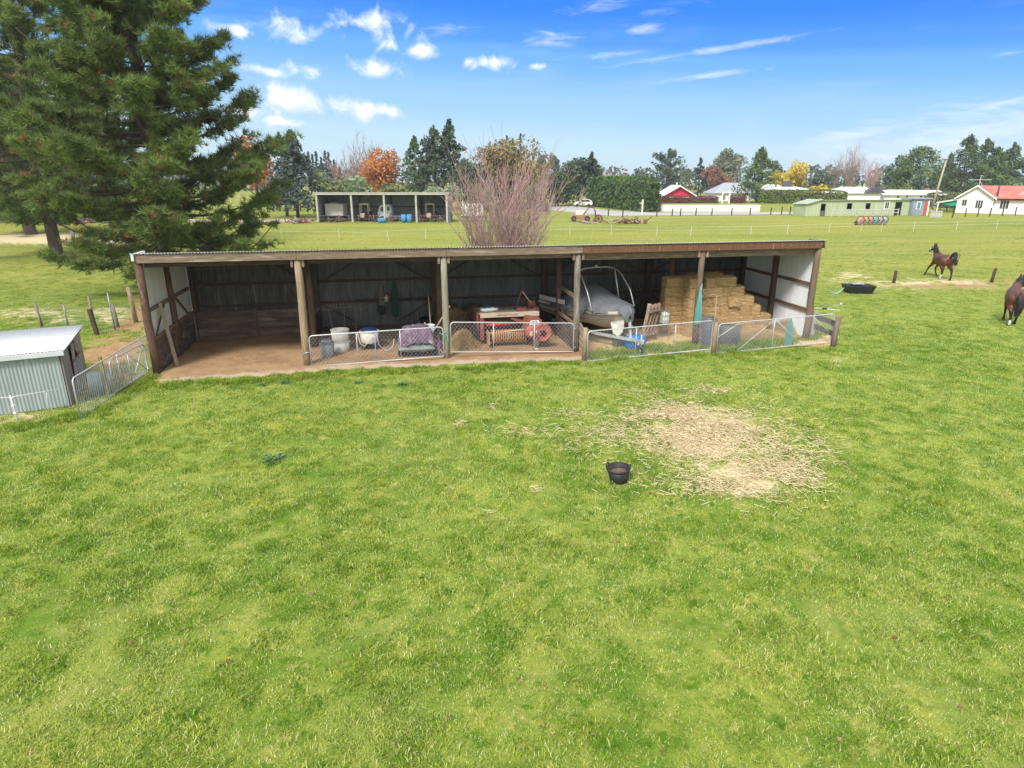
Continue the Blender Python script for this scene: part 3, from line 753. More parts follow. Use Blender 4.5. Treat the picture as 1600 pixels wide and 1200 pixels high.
# ------------------------------------------------------------------ galvanised netting gates
galv = mat('galvanised_pipe', (.62,.64,.66), (.50,.52,.54), 9, .42, metal=.45)
wire = mat('galvanised_wire', (.46,.48,.50), (.38,.40,.42), 20, .5, metal=.2)
def gate(label, A, B, z0, z1, hA, hB, stays=(), diags=(), net=True, rounded=True, name='metal_gate', sp=.132, wr=.003, group='galvanised pipe gates'):
    """A,B ground points of the two ends; z0,z1 clearance of the bottom rail; hA,hB heights"""
    A, B = Vector(A), Vector(B); A.z = B.z = 0
    d = B - A; L = d.length; yaw = math.atan2(d.y, d.x)
    t = thing(name, label, 'gate', A, yaw, group)
    zb = lambda x: z0 + (z1-z0)*x/L
    zt = lambda x: z0 + hA + (z1+hB-z0-hA)*x/L
    r_ = .02; c = .13
    pts = [(0, 0, zb(0)), (0, 0, zt(0)-c)]
    pts += [(c*(1-math.cos(a)), 0, zt(0)-c+c*math.sin(a)) for a in (.4, .8, 1.2)] + [(c, 0, zt(c)), (L-c, 0, zt(L-c))]
    pts += [(L-c+c*math.sin(a), 0, zt(L)-c+c*math.cos(a)) for a in (.4, .8, 1.2)] + [(L, 0, zt(L)-c), (L, 0, zb(L))]
    MB().tube(pts, r_, 8, closed=True).build('frame', galv, t, True)
    for s in stays:
        x = s*L; MB().tube([(x, 0, zb(x)), (x, 0, zt(x))], .015, 6).build('stay', galv, t, True)
    for (x0, k0, x1, k1) in diags:
        p = lambda x, k: (x*L, .0, zb(x*L) if k == 0 else (zt(x*L) if k == 1 else zb(x*L)+(zt(x*L)-zb(x*L))*k))
        MB().tube([p(x0, k0), p(x1, k1)], .015, 6).build('brace', galv, t, True)
    if net:
        b = MB(); h = max(hA, hB)
        q = sp
        def clipseg(x0, zz0, x1, zz1):
            # parametric clip against the leaning frame
            n_ = 40; lo_ = None; hi_ = None
            for k in range(n_+1):
                s = k/n_; x = x0+(x1-x0)*s; z = zz0+(zz1-zz0)*s
                if 0 <= x <= L and zb(x) <= z <= zt(x):
                    if lo_ is None: lo_ = s
                    hi_ = s
            return None if lo_ is None or hi_-lo_ < .03 else (lo_, hi_)
        zlo, zhi = min(z0, z1), max(zt(0), zt(L)); HH = zhi-zlo
        sl = .85
        k = -HH/sl
        while k < L:
            for sgn in (1, -1):
                x0, x1 = (k, k+HH*sl) if sgn == 1 else (k+HH*sl, k)
                c_ = clipseg(x0, zlo, x1, zhi)
                if c_:
                    pa = (x0+(x1-x0)*c_[0], -.008*sgn, zlo+HH*c_[0]); pb = (x0+(x1-x0)*c_[1], -.008*sgn, zlo+HH*c_[1])
                    b.tube([pa, pb], wr, 3, cap=False)
            k += q
        b.build('wire_netting', wire, t)
    for z in (zb(L)+.15, zt(L)-.2):
        MB().tube([(L, 0, z), (L+.07, 0, z), (L+.07, 0, z+.06)], .012, 6).build('hinge', galv, t)
    return t
def GG(px, py): return G(px, py)
gate('three-panel netting gate across the bay with the purple-covered pallet', GG(487,572.5), GG(693.5,561), .0, .10, 1.05, 1.05, (.345,.67))
gate('netting gate in front of the red baler', S2W(2*BAY+.15, -.12), S2W(3*BAY-.12, -.12), .26, .03, 1.05, 1.06, (.34,.67))
gate('netting gate with two upright stays below the covered boat', GG(917,564), GG(1110,547.5), .0, .04, 1.05, 1.08, (.375,.69))
gate('netting gate with zigzag braces in front of the hay stack', GG(1119,552), GG(1297,537), .0, .06, 1.08, 1.10, (.47,), ((.17,0,.47,1),(.47,1,.74,0),(0,.55,.17,.98),(.80,1,1,.28)))
gate('long netting gate slanting away beside the low iron hut', GG(126,654), GG(243,570), .0, .02, 1.10, 1.10, (.50,), net=True, sp=.12)
gate('shorter bent gate with a crossed brace leaning behind the long gate', GG(180,616), GG(232,583), .05, .05, .95, .95, (.5,), ((.5,.95,1,.05),(.62,.2,.95,.9)), net=True, sp=.2)
# posts that carry the gates
def fpost(name, label, px, py, h, r_, m, lean=(0,0), square=False, group=None, cat='post'):
    p = G(px, py); q = p + Vector((lean[0], lean[1], h)); p = p - Vector((0,0,.15))
    if square: o = MB().bar(p, q, r_*2, r_*1.5, (0,1,0)).build(name, m, None, bevel=.008)
    else: o = MB().tube([p, (p+q)/2 + Vector((random.uniform(-.02,.02), 0, 0)), q - Vector((0,0,.02)), q], [r_*1.05, r_, r_*.97, r_*.8], 10).build(name, m, None, True)
    return tag(o, label, cat, group)
fpost('fence_post', 'tan round post between the two right-hand gates', 1115, 551.5, 1.13, .085, pw[1])
fpost('fence_post', 'grey strainer post at the right end of the zigzag gate', 1302, 541, 1.12, .10, pw[3], (.03,0))
fpost('fence_post', 'pale split post standing behind the zigzag gate by the last shed post', 1267, 527, 1.05, .07, mat('pale_split', (.42,.37,.34), (.3,.26,.25), 8, .85, stretch=(4,4,.5)), (.1,.1), True)
fpost('fence_post', 'thin mossy yellow post where the two left gates meet', 170, 616, 1.15, .045, mat('mossy', (.32,.27,.10), (.2,.17,.08), 8, .85), (-.05,0), True)
# side rails of the pen at the right end
t = thing('rail_fence', 'short dark two-rail side of the pen behind the zigzag gate', 'fence', G(1302,541))
o_ = Vector(t.location); e_ = G(1270,527) - o_
for z in (.45, .85):
    MB().bar((0,0,z), e_+Vector((0,0,z)), .04, .2).build('rail', mat('dark_rail', (.13,.12,.105), (.08,.075,.07), 6, .9, stretch=(2,2,2)), t)
# little board fence between the baler gate and the boat gate
t = thing('board_fence', 'small fence of five grey boards between the baler gate and the boat gate', 'fence', G(913,561))
p4 = S2W(3*BAY+.12, -.06) - t.location
MB().tube([(0,0,-.1),(0,0,.6),(0,0,1.12)], [.095,.09,.085], 10).build('post', pw[1], t, True)
for k in range(5):
    z = .12+.22*k
    MB().bar((-.05,.03,z), (p4.x, p4.y, z+.02), .04, .14).build('board', mat('fence_board', (.36,.30,.22), (.25,.2,.15), 6, .85, stretch=(3,3,3)), t, bevel=.004)
# ================================================================== WHAT STANDS IN AND ROUND THE SHED
def on(px, py, z=0.):      # floor point under a photo pixel
    return G(px, py, z)
black_p = mat('black_rubber', (.022,.022,.024), (.014,.014,.015), 5, .55, spec=.4)
grey_p = mat('grey_plastic', (.20,.21,.23), (.15,.16,.175), 5, .6)
white_p = mat('dirty_white_tub', (.58,.57,.54), (.44,.42,.39), 4, .55, c3=(.25,.18,.12), c3amt=.62)
bluel = mat('navy_lid', (.02,.045,.13), (.012,.03,.09), 5, .5)
steel = mat('grey_steel', (.30,.31,.32), (.22,.225,.23), 6, .5, metal=.4)
redm = mat('faded_red_paint', (.27,.082,.072), (.19,.062,.056), 4, .7, c3=(.30,.20,.15), c3amt=.60, spec=.25)
redb = mat('bright_red_paint', (.55,.035,.035), (.42,.03,.03), 5, .5)
creamm = mat('dusty_cream_rail', (.56,.48,.37), (.42,.35,.27), 4, .75, c3=(.30,.2,.14), c3amt=.63)
dust = mat('dusty_metal_top', (.40,.33,.26), (.28,.21,.17), 3, .8, c3=(.30,.12,.09), c3amt=.6)
tyre_m = mat('tyre_rubber', (.028,.027,.026), (.018,.018,.018), 8, .85, c3=(.10,.085,.07), c3amt=.62)
orange_t = mat('orange_tine_guard', (.52,.25,.08), (.40,.19,.075), 9, .6, c3=(.50,.40,.25), c3amt=.55)
teal = leafmat('teal_net', (.20,.50,.47), (.42,.74,.68), .3, 6)
dkgreen = leafmat('dark_green_net', (.03,.10,.08), (.06,.17,.13), .3, 6)

def tub(name, label, cat, p, r0, r1, h, m, lid=None, inside=None, group=None, rimr=.02):
    t = thing(name, label, cat, p, random.uniform(0, 3), group)
    b = MB(); b.lathe([(r0*.96, 0), (r0, .015), (r1, h), (r1-.02, h), (r0-.03, .04)], 24); b.build('tub_wall', m, t, True)
    b = MB(); b.tube([(r1*math.cos(a), r1*math.sin(a), h) for a in np.linspace(0, 2*PI, 24, endpoint=False)], rimr, 6, closed=True); b.build('rim', m, t, True)
    if lid: MB().lathe([(r1*.55, h+.01), (r1*.80, h+.012), (r1*.80, h+.07), (r1*.7, h+.10), (.02, h+.11)], 24).build('lid', lid, t, True)
    if inside: MB().lathe([(r1*.9, h*.72), (r1*.5, h*.77), (.01, h*.75)], 20).build('contents', inside, t, True)
    return t
feed = mat('feed_mud', (.16,.10,.065), (.09,.06,.04), 9, .95, bump=.6)
# feed bucket on the grass, tipped slightly, with two lug handles
p = G(967, 751); p.z = gz(p.x, p.y)+.01
bk = tub('feed_bucket', 'black rubber feed bucket with two lug handles standing on the grass', 'bucket', p, .185, .235, .30, black_p, None, feed)
bk.rotation_euler = (rad(3), rad(-5), 0)
for s, a in ((1, 2.6), (-1, -.25)):
    c = Vector((math.cos(a), math.sin(a), 0)); tn = Vector((-c.y, c.x, 0))
    MB().tube([c*.235 + tn*.07*math.cos(q) + Vector((0,0,.295+.085*math.sin(q))) + c*.015*math.sin(q) for q in np.linspace(-.2, PI+.2, 10)], .014, 6).build('handle', black_p, bk, True)
# second bay, left to right
tub('storage_bin', 'dented grey lidded bin beside the second shed post', 'bin', S2W(5.30, 1.0), .23, .25, .52, grey_p, steel)
lower = tub('plastic_drum', 'dirty white drum on the floor under a second white tub', 'drum', S2W(5.75, 1.75), .27, .28, .38, white_p)
tub('plastic_tub', 'dirty white tub stacked on top of the white drum', 'tub', S2W(5.72, 1.75, .40), .30, .32, .40, white_p, None, mat('dark_inside', (.05,.045,.04), (.03,.028,.025), 6))
st = thing('low_stool', 'low black stand under the white tub with the navy lid', 'stool', S2W(6.75, 1.9), .2)
MB().box(-.33,-.3,.20,.33,.3,.25).build('top', black_p, st, bevel=.02)
for sx2 in (-1,1):
    for sy2 in (-1,1): MB().bar((sx2*.28,sy2*.25,0),(sx2*.26,sy2*.23,.2),.05,.05).build('leg', black_p, st)
tub('plastic_tub', 'white tub with a navy blue lid on a low black stand', 'tub', S2W(6.75, 1.9, .255), .33, .35, .42, white_p, bluel)
# clutter board with tools: fork and rake heads leaning in the dark corner
handle_m = mat('tool_handle', (.20,.155,.10), (.13,.10,.07), 8, .7)
for k, (x, lx, hh, lab) in enumerate(((5.55, -.25, 1.36, 'hay fork leaning with its tines up, left one in the dark corner'), (5.85, .02, 1.42, 'wide rake leaning with its head up between the hay fork and the white drum'), (6.2, .12, 1.3, 'short pale-handled fork leaning behind the white stacked tubs'))):
    t = thing('pitchfork' if k != 1 else 'rake', lab, 'fork' if k != 1 else 'rake', S2W(x, 2.3), SHY)
    MB().tube([(0,0,0),(lx*.5,.2,hh*.5),(lx,.42,hh)], .017, 8).build('handle', handle_m, t, True)
    b = MB(); wd = .24 if k != 1 else .36
    b.tube([(lx-wd,.43,hh),(lx+wd,.43,hh)], .014, 6)
    for j in range(7):
        x_ = lx-wd+2*wd*j/6; b.tube([(x_,.43,hh),(x_,.40,hh+.16),(x_+.02,.34,hh+.27)], [.011,.009,.005], 5)
    b.build('head', mat('dull_tines', (.20,.19,.18), (.11,.105,.10), 8, .7), t, True)
# things hung on the girts of the back wall
def hang(px, py, off=.18, y=SHD):      # point on the plane just in front of the back wall seen at pixel
    r = ray(px, py); o = Vector((0,0,CAMH)); d = Vector(r)
    n = Vector((-sa, ca, 0)); q = S2W(0, y-off)
    s = n.dot(q-o)/n.dot(d); return o + d*s
def netbundle(name, label, cat, top, length, r_, m, n=70, strands_w=.006, seed=1, bulge=.75, flare=1., group=None):
    rr = random.Random(seed); b = MB(); top = Vector(top)
    for k in range(n):
        a = rr.uniform(0, 2*PI); q = r_*math.sqrt(rr.random())
        pts = []
        for j in range(8):
            s = j/7; w_ = q*(.12 + math.sin(min(1, s/bulge)*PI/2)*flare*(.9 if s < .95 else .75))
            aa = a + .9*math.sin(s*5+k)*.5
            pts.append(top + Vector((w_*math.cos(aa), w_*math.sin(aa)*.55, -length*s*(1-.08*rr.random()))))
        b.tube(pts, strands_w, 3, cap=False)
    o = b.build(name, m); return tag(o, label, cat, group)
tp = hang(595, 446); netbundle('rope_bundle', 'bundle of pale rope halters hanging on the back wall', 'rope', tp, .95, .11, mat('old_rope', (.24,.22,.19), (.15,.14,.12), 20, .9), 40, .009, 3)
o = MB().ell(tuple(hang(597, 484)), (.17,.12,.22), 12, 8, .08).build('hanging_bag', mat('black_bag', (.03,.032,.04), (.02,.02,.024), 8, .6), None, True); tag(o, 'black bag hanging below the rope halters on the back wall', 'bag')
tp = hang(615, 437); netbundle('hanging_net', 'dark green net hanging down the iron back wall', 'net', tp, 1.55, .15, dkgreen, 130, .009, 4)
t = thing('plastic_jug', 'small white jug hung on the back wall between the halters and the green net', 'jug', hang(604, 471)); MB().lathe([(.07,0),(.085,.02),(.085,.17),(.03,.24),(.03,.27)], 14).build('body', white_p, t, True); MB().tube([(.08,0,.06),(.14,0,.09),(.14,0,.16),(.07,0,.19)], .012, 6).build('handle', white_p, t, True)
t = thing('wall_shelf', 'dark shelf along the lower girt of the back wall in the tub bay', 'shelf', S2W(7.2, SHD-.16, 1.27), SHY); MB().box(-1,-.1,0,2.1,.08,.03).build('board', darkwood, t)
for q in (-.6, 1.7): MB().bar((q,.06,-.02),(q,-.08,-.005),.03,.03).build('bracket', darkwood, t)
t = thing('paint_tin', 'small red tin on the dark shelf of the back wall', 'tin', S2W(7.55, SHD-.17, 1.305)); MB().lathe([(.07,0),(.07,.15),(.06,.155)], 14).build('body', redm, t, True); MB().tube([(.07,0,.11),(.0,.075,.06),(-.07,0,.11)], .004, 5).build('handle', steel, t, True)
MBc = MB(); a0, a1 = hang(640.5, 436), hang(641, 474); MBc.tube([a0 + (a1-a0)*k/8 + Vector((.012*(-1)**k,0,0)) for k in range(9)], .018, 6); tag(MBc.build('chain', darkwood, None, True), 'dark chain hanging right of the green net on the back wall', 'chain')
tub('cauldron', 'big black round tub against the back wall of the tub bay', 'tub', S2W(9.15, 3.9), .34, .44, .62, black_p, None, feed, rimr=.03)
# work stand with the pail, broom handles
ws = thing('work_stand', 'black topped stand on splayed orange legs behind the covered pallet', 'stand', S2W(8.95, 1.15), SHY+.1)
MB().box(-.30,-.24,.50,.30,.24,.66).build('top', black_p, ws, bevel=.02)
for sx2 in (-1,1):
    for sy2 in (-1,1): MB().tube([(sx2*.42,sy2*.3,0),(sx2*.22,sy2*.18,.5)], .022, 6).build('leg', mat('orange_leg', (.42,.16,.07), (.3,.12,.06), 6, .7), ws, True)
pl_ = tub('pail', 'white and pale blue pail on the black stand', 'pail', ws.location + Vector((-.02,0,.665)), .15, .18, .29, mat('pail_plastic', (.70,.76,.78), (.28,.60,.70), 3, .5, stretch=(1,1,3)), None, mat('pail_inside', (.35,.4,.42)))
MB().tube([(.18*math.cos(a), .18*math.sin(a)*.3, .27-.1*abs(math.sin(a))) for a in np.linspace(0, PI, 10)], .006, 5).build('handle', steel, pl_, True)
pole('broom_handle', 'pale broom handle standing behind the pail', 'handle', S2W(9.0, 1.6), S2W(8.98, 1.95, 1.85), .022, palewood)
pole('wood_pole', 'grey pole leaning from the third shed post over the pail', 'pole', S2W(8.75, .95, .35), S2W(9.62, .55, 1.75), .03, palewood)
pole('wood_pole', 'grey prop slanting down from behind the pail to the third shed post', 'pole', S2W(8.75, 1.2, 1.05), S2W(9.32, .28, .05), .03, palewood)
# covered pallet
pc = thing('loaded_pallet', 'stack of bags on a black pallet under a purple cover', 'pallet', on(655, 552.5), SHY-.02)
b = MB()
for y in (-.42,-.02,.38): b.box(-.72,y,0,.60,y+.09,.1)
for k in range(6): b.box(-.74+.24*k,-.46,.1,-.62+.24*k,.5,.125)
b.build('pallet_base', black_p, pc)
def pillow(cx, cy, z0, lx, ly, h, n=18, ph=0):
    b = MB(); vs = []
    for side in (1, -1):
        b.sheet((cx-lx, cy-ly, z0+h/2), (2*lx,0,0), (0,2*ly,0), n, n, lambda u, v: (0, 0, side*h/2*(max(0, (1-(2*u-1)**4))*max(0, (1-(2*v-1)**4)))**.4 + .012*math.sin(17*u+ph)*math.sin(13*v+ph)))
    return b
pillow(-.08, 0, .125, .66, .46, .30).build('feed_bag', mat('grey_sack', (.26,.29,.29), (.18,.2,.2), 8, .7), pc, True)
purple = mat('purple_cover', (.20,.125,.185), (.11,.075,.125), 9, .7, bump=.4, c3=(.36,.30,.36), c3amt=.58)
b = MB()
def cover(u, v):
    x, y = (u-.5)*2, (v-.5)*2
    e = max(abs(x), abs(y)); k = max(0, (e-.66)/.34)
    crease = .09*(float(fbm(x*1.3+5, y*.8+x*.5+5, .45, 8))-.5)+.05*(float(fbm(x+9, y*.35+9, .16, 9))-.5) - .05*math.exp(-((x+.05)/.05)**2)
    z = .98 - .05*x - .52*k**1.4 + crease*(.6+k) + .06*math.sin(3*x+1)
    sx_, sy_ = .72*x*(1-.12*k), .52*y*(1-.10*k)
    return (sx_-.06 + .04*math.sin(y*11)*k, sy_ + .04*math.sin(x*13)*k, z)
b.sheet((0,0,0), (0,0,0), (0,0,0), 40, 34, cover); b.build('cover', purple, pc, True)
pillow(-.06, 0, .42, .50, .36, .30).build('feed_bag', mat('grey_sack', None), pc, True)
b = MB(); b.sheet((.62,-.42,.0), (.16,.05,0), (0,0,.75), 6, 14, lambda u, v: (.04*math.sin(9*v+3*u), .03*math.sin(7*u), 0)); b.build('cover_tail', purple, pc, True)
# lines hung on the first gate
def line(name, label, cat, pts, r_, m):
    return tag(MB().tube(pts, r_, 6).build(name, m, None, True), label, cat)
gA, gB = G(487,572.5), G(693.5,561)
def ong(s, z, off=-.05):
    d = gB-gA; nrm = Vector((d.y, -d.x, 0)).normalized(); p = gA + d*s + nrm*(-off); return Vector((p.x, p.y, z))
line('lead_rope', 'blue and white lead rope looped over the gate of the pallet bay', 'rope', [ong(.475,.1), ong(.48,.6), ong(.485,1.12), ong(.49,1.1), ong(.51,.62), ong(.56,.42), ong(.61,.52), ong(.625,.82)], .013, mat('blue_rope', (.22,.27,.45), (.5,.52,.6), 30, .8))
line('lead_rope', 'teal twine knotted round the right end of the pallet bay gate', 'twine', [ong(.97,.95), ong(1.0,.88), ong(1.03,.92), ong(1.0,.80), ong(1.04,.62), ong(1.03,.86)], .014, teal)
line('lead_rope', 'cream halter rope hung on the first upright stay of the pallet bay gate', 'rope', [ong(.355,1.08), ong(.37,.72), ong(.40,.60), ong(.43,.78), ong(.44,.84)], .016, mat('cream_rope', (.62,.55,.44), (.5,.44,.35), 20, .8))
line('wire_tie', 'loop of wire tied round the second shed post', 'wire', [S2W(BAY,-.03,.42)+Vector((.16*math.cos(a),.15*math.sin(a)+.08,.06*math.sin(a*1.5))) for a in np.linspace(PI*.9, 2.4*PI, 12)], .012, galv)

# ------------------------------------------------------------------ the hay baler
BL = thing('hay_baler', 'old faded red hay baler with orange pickup reel behind the middle gate', 'baler', S2W(12.0, 1.05), SHY)
def hp(x0,y0,z0,x1,y1,z1): return MB().box(x0,y0,z0,x1,y1,z1)
# frame: x from -1.25 to 1.35, y into the shed
hp(-1.20,.55,1.17,1.05,1.75,1.22).build('deck', dust, BL, bevel=.01)
hp(-1.16,.48,1.06,1.10,.545,1.235).build('front_rail', creamm, BL, bevel=.008)
hp(-1.28,.55,.40,-1.205,1.8,1.24).build('side_panel', redm, BL, bevel=.01)
MB().prism([(-1.17,.2),(-1.02,.2),(-1.02,1.06),(-1.17,1.06)], .50, .58).build('strut', redm, BL)
hp(.95,.9,.55,1.20,1.9,1.30).build('plunger_box', redm, BL, bevel=.02)
hp(.30,.75,1.225,.66,1.1,1.33).build('knotter_cover', mat('dull_red', (.30,.10,.075), (.22,.08,.06), 5, .7), BL, bevel=.02)
hp(.85,1.3,1.225,1.15,1.75,1.50).build('gear_guard', redm, BL, bevel=.03)
MB().tube([(.30,1.2,1.2),(.62,1.25,2.0)], .03, 8).build('lift_arm', redm, BL, True)
MB().tube([(.60,1.22,1.88),(1.0,1.3,1.35)], .025, 8).build('lift_arm', creamm, BL, True)
MB().bar((.05,.62,1.0),(.62,.35,.80),.18,.08).build('chute_arm', redm, BL)
MB().prism([(.40,.60),(1.0,.58),(1.05,1.04),(.55,1.12)], -.2, .7).build('drawbar_box', mat('dull_red', None), BL, bevel=.02)
MB().tube([(-.95,.4,.80),(.12,.36,.84)], .045, 10).build('drive_tube', redb, BL, True)
MB().tube([(.12,.36,.84),(.36,.34,.845)], .035, 10).build('tube_end', black_p, BL, True)
MB().tube([(-.98,.25,.52),(.2,-.02,.66),(.46,-.03,.68)], .022, 8).build('wind_guard', creamm, BL, True)
# pickup reel: drum of orange strippers with spring tines
dr = MB().tube([(-.82,.2,.42),(.42,.2,.42)], .13, 14).build('reel_core', mat('reel_core', (.06,.045,.035), (.03,.025,.02), 8, .8), BL, True)
for k in range(15):
    x = -.78 + k*.083
    b = MB(); b.tube([(x, .2+.22*math.cos(a), .42+.22*math.sin(a)) for a in np.linspace(PI*.25, PI*1.62, 12)], .016, 5)
    b.v = [(x+(v[0]-x)*2.0, v[1], v[2]) for v in b.v]
    b.build('stripper', orange_t, BL, True)
for k in range(14):
    x = -.74 + k*.083
    MB().tube([(x,.18,.50),(x,-.02,.58),(x+.01,-.13,.44)], .006, 4).build('tine', steel, BL)
hp(-.95,-.12,.14,-.89,.38,.62).build('reel_end', mat('tan_plate', (.42,.28,.16), (.3,.2,.12), 5, .8), BL, bevel=.02)
hp(.44,-.05,.2,.49,.4,.66).build('reel_end', redm, BL, bevel=.02)
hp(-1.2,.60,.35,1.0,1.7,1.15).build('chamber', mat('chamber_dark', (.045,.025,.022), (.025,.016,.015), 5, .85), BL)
# wheels
def wheel(parent, c, r_, wd, hubm, axis='x', tm=None):
    Mx = Matrix.Rotation(PI/2, 3, 'Y') if axis == 'x' else Matrix.Rotation(PI/2, 3, 'X')
    t_ = MB().lathe([(r_*.62,-wd/2),(r_*.93,-wd/2),(r_,-wd*.32),(r_,wd*.32),(r_*.93,wd/2),(r_*.62,wd/2),(r_*.60,0)], 24, c, Mx).build('wheel', tm or tyre_m, parent, True)
    MB().lathe([(r_*.06,-wd*.36),(r_*.5,-wd*.25),(r_*.63,-wd*.42),(r_*.63,wd*.42),(r_*.5,wd*.25),(r_*.06,wd*.36)], 20, c, Mx).build('rim', hubm, t_, True)
    return t_
wheel(BL, (-1.38, .75, .38), .38, .22, redm); wheel(BL, (1.32, 1.25, .38), .38, .22, redm)
# flywheel with its belt guard, jack stand
Rx = Matrix.Rotation(PI/2, 3, 'X') @ Matrix.Rotation(rad(0), 3, 'Y')
fly = MB().lathe([(.05,-.06),(.30,-.05),(.335,-.06),(.335,.05),(.29,.04),(.26,.015),(.1,.02),(.05,.05)], 28, (1.02,-.42,.62), Rx).build('flywheel', mat('flywheel_red', (.40,.105,.09), (.30,.085,.075), 5, .6, c3=(.42,.24,.18), c3amt=.62), BL, True)
MB().lathe([(.09,-.07),(.09,.07),(.05,.09)], 12, (1.02,-.44,.62), Rx).build('hub', black_p, fly, True)
for k in range(5):
    a = k*2*PI/5; MB().bar((1.02+.08*math.cos(a),-.475,.62+.08*math.sin(a)),(1.02+.14*math.cos(a),-.475,.62+.14*math.sin(a)),.03,.02,(0,1,0)).build('bolt_arm', black_p, fly)
MB().lathe([(.05,-.03),(.27,-.03),(.27,.03),(.05,.04)], 24, (.66,-.30,.64), Rx).build('pulley', mat('flywheel_red', None), BL, True)
hp(.55,-.36,.50,.66,-.335,.66).build('sticker', mat('yellow_sticker', (.62,.52,.30), (.5,.4,.22), 6), BL)
MB().bar((.75,.7,.72),(.78,-.55,.55),.12,.14).build('drawbar', redm, BL)
MB().tube([(.78,-.46,.02),(.78,-.46,.72)], .04, 10).build('jack', steel, BL, True)
MB().lathe([(.13,0),(.13,.02),(.05,.06)], 14, (.78,-.46,0)).build('jack_foot', mat('pale_foot', (.5,.42,.36), (.4,.33,.28), 6), BL, True)
MB().bar((.66,-.40,.55),(.72,-.44,.12),.05,.05).build('leg', redm, BL); MB().bar((.90,-.40,.50),(.82,-.44,.12),.05,.05).build('leg', redm, BL)
pt = MB().prism([(.55,.90),(.93,.90),(.90,1.06),(.60,1.06)], -.30, -.29).build('number_plate', mat('plate_white', (.78,.78,.78), (.7,.7,.7), 5, .6), BL)
# the two dark strokes still readable on the plate
fb = MB()
def stroke(x0, z0, x1, z1): fb.bar((.75+x0, -.307, .985+z0), (.75+x1, -.307, .985+z1), .022, .006, (0,1,0))
for q in ((-.10,-.05,-.10,.05),(-.10,.05,-.05,-.05),(-.05,-.05,-.05,.05),(0,-.055,.02,.055),(.07,.05,.05,-.02),(.05,-.02,.06,-.05),(.06,-.05,.10,-.045),(.10,-.045,.10,0),(.10,0,.06,0)): stroke(*q)
fb.build('plate_letters', black_p, pt)
# rail lettering is worn to a smudge; feed bag on the deck
fbag = thing('feed_bag', 'white feed bag with a blue panel lying on the deck of the baler', 'bag', BL.matrix_basis @ Vector((-.80, .88, 1.222)), SHY+.15)
pillow(0, 0, 0, .30, .17, .15).build('sack', mat('bag_white', (.78,.79,.8), (.68,.69,.7), 7, .6), fbag, True)
b = MB(); b.sheet((-.20,-.13,.152), (.30,0,0), (0,.25,0), 8, 8, lambda u, v: (0, 0, .006+.006*math.sin(11*u)*math.sin(9*v))); b.build('print_panel', mat('bag_blue', (.05,.28,.45), (.03,.20,.36), 6, .6), fbag, True)
MB().ell((.33,0,.06), (.07,.09,.06), 10, 6).build('tied_end', mat('bag_white', None), fbag, True)
# worn strip of lettering on the cream rail
b = MB(); xx = -.52
rr = random.Random(4)
while xx < .28:
    w_ = rr.uniform(.018,.034); b.box(xx, .474, 1.125, xx+w_*.6, .479, 1.125+rr.uniform(.03,.045)); xx += w_
b.build('worn_lettering', mat('worn_print', (.13,.09,.07), (.2,.15,.11), 9), BL)

# ------------------------------------------------------------------ bales
hayd = leafmat('bale_straw', (.34,.22,.09), (.66,.49,.25), .1, 3., .9)
hayb = mat('bale_core', (.52,.355,.165), (.32,.205,.09), 4, .95, bump=1., stretch=(1.2,5,7), c3=(.66,.52,.29), c3amt=.55)
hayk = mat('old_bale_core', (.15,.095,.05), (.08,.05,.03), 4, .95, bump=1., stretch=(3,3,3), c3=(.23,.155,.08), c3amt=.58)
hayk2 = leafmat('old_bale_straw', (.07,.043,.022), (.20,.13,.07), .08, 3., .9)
twine = mat('bale_twine', (.55,.30,.12), (.45,.25,.1), 20, .8)
def fuzz(surf, n, L, seed, matl, name, parent, w_=.006, along=None, out=.5):
    """loose stalks standing off a surface: surf(k, rnd)->(point, normal)"""
    r = random.Random(seed); V = []; t = []
    for k in range(n):
        p, nr = surf(r); p = Vector(p); nr = Vector(nr)
        d = (Vector((r.gauss(0,1), r.gauss(0,1), r.gauss(0,1))) + nr*out).normalized()
        if along is not None and r.random() < .6: d = (Vector(along)*r.choice((1,-1)) + d*.6).normalized()
        l = L*r.uniform(.4, 1.2); s = d.cross(nr)
        s = s.normalized()*w_ if s.length > 1e-4 else Vector((w_,0,0))
        q = p - d*l*.3 + nr*.004
        V += [q-s, q+s, q+d*l]; t.append(r.random())
    V = np.array([tuple(v) for v in V])
    return np_obj(name, V, np.arange(len(V)).reshape(-1, 3), matl, parent, tint=t)
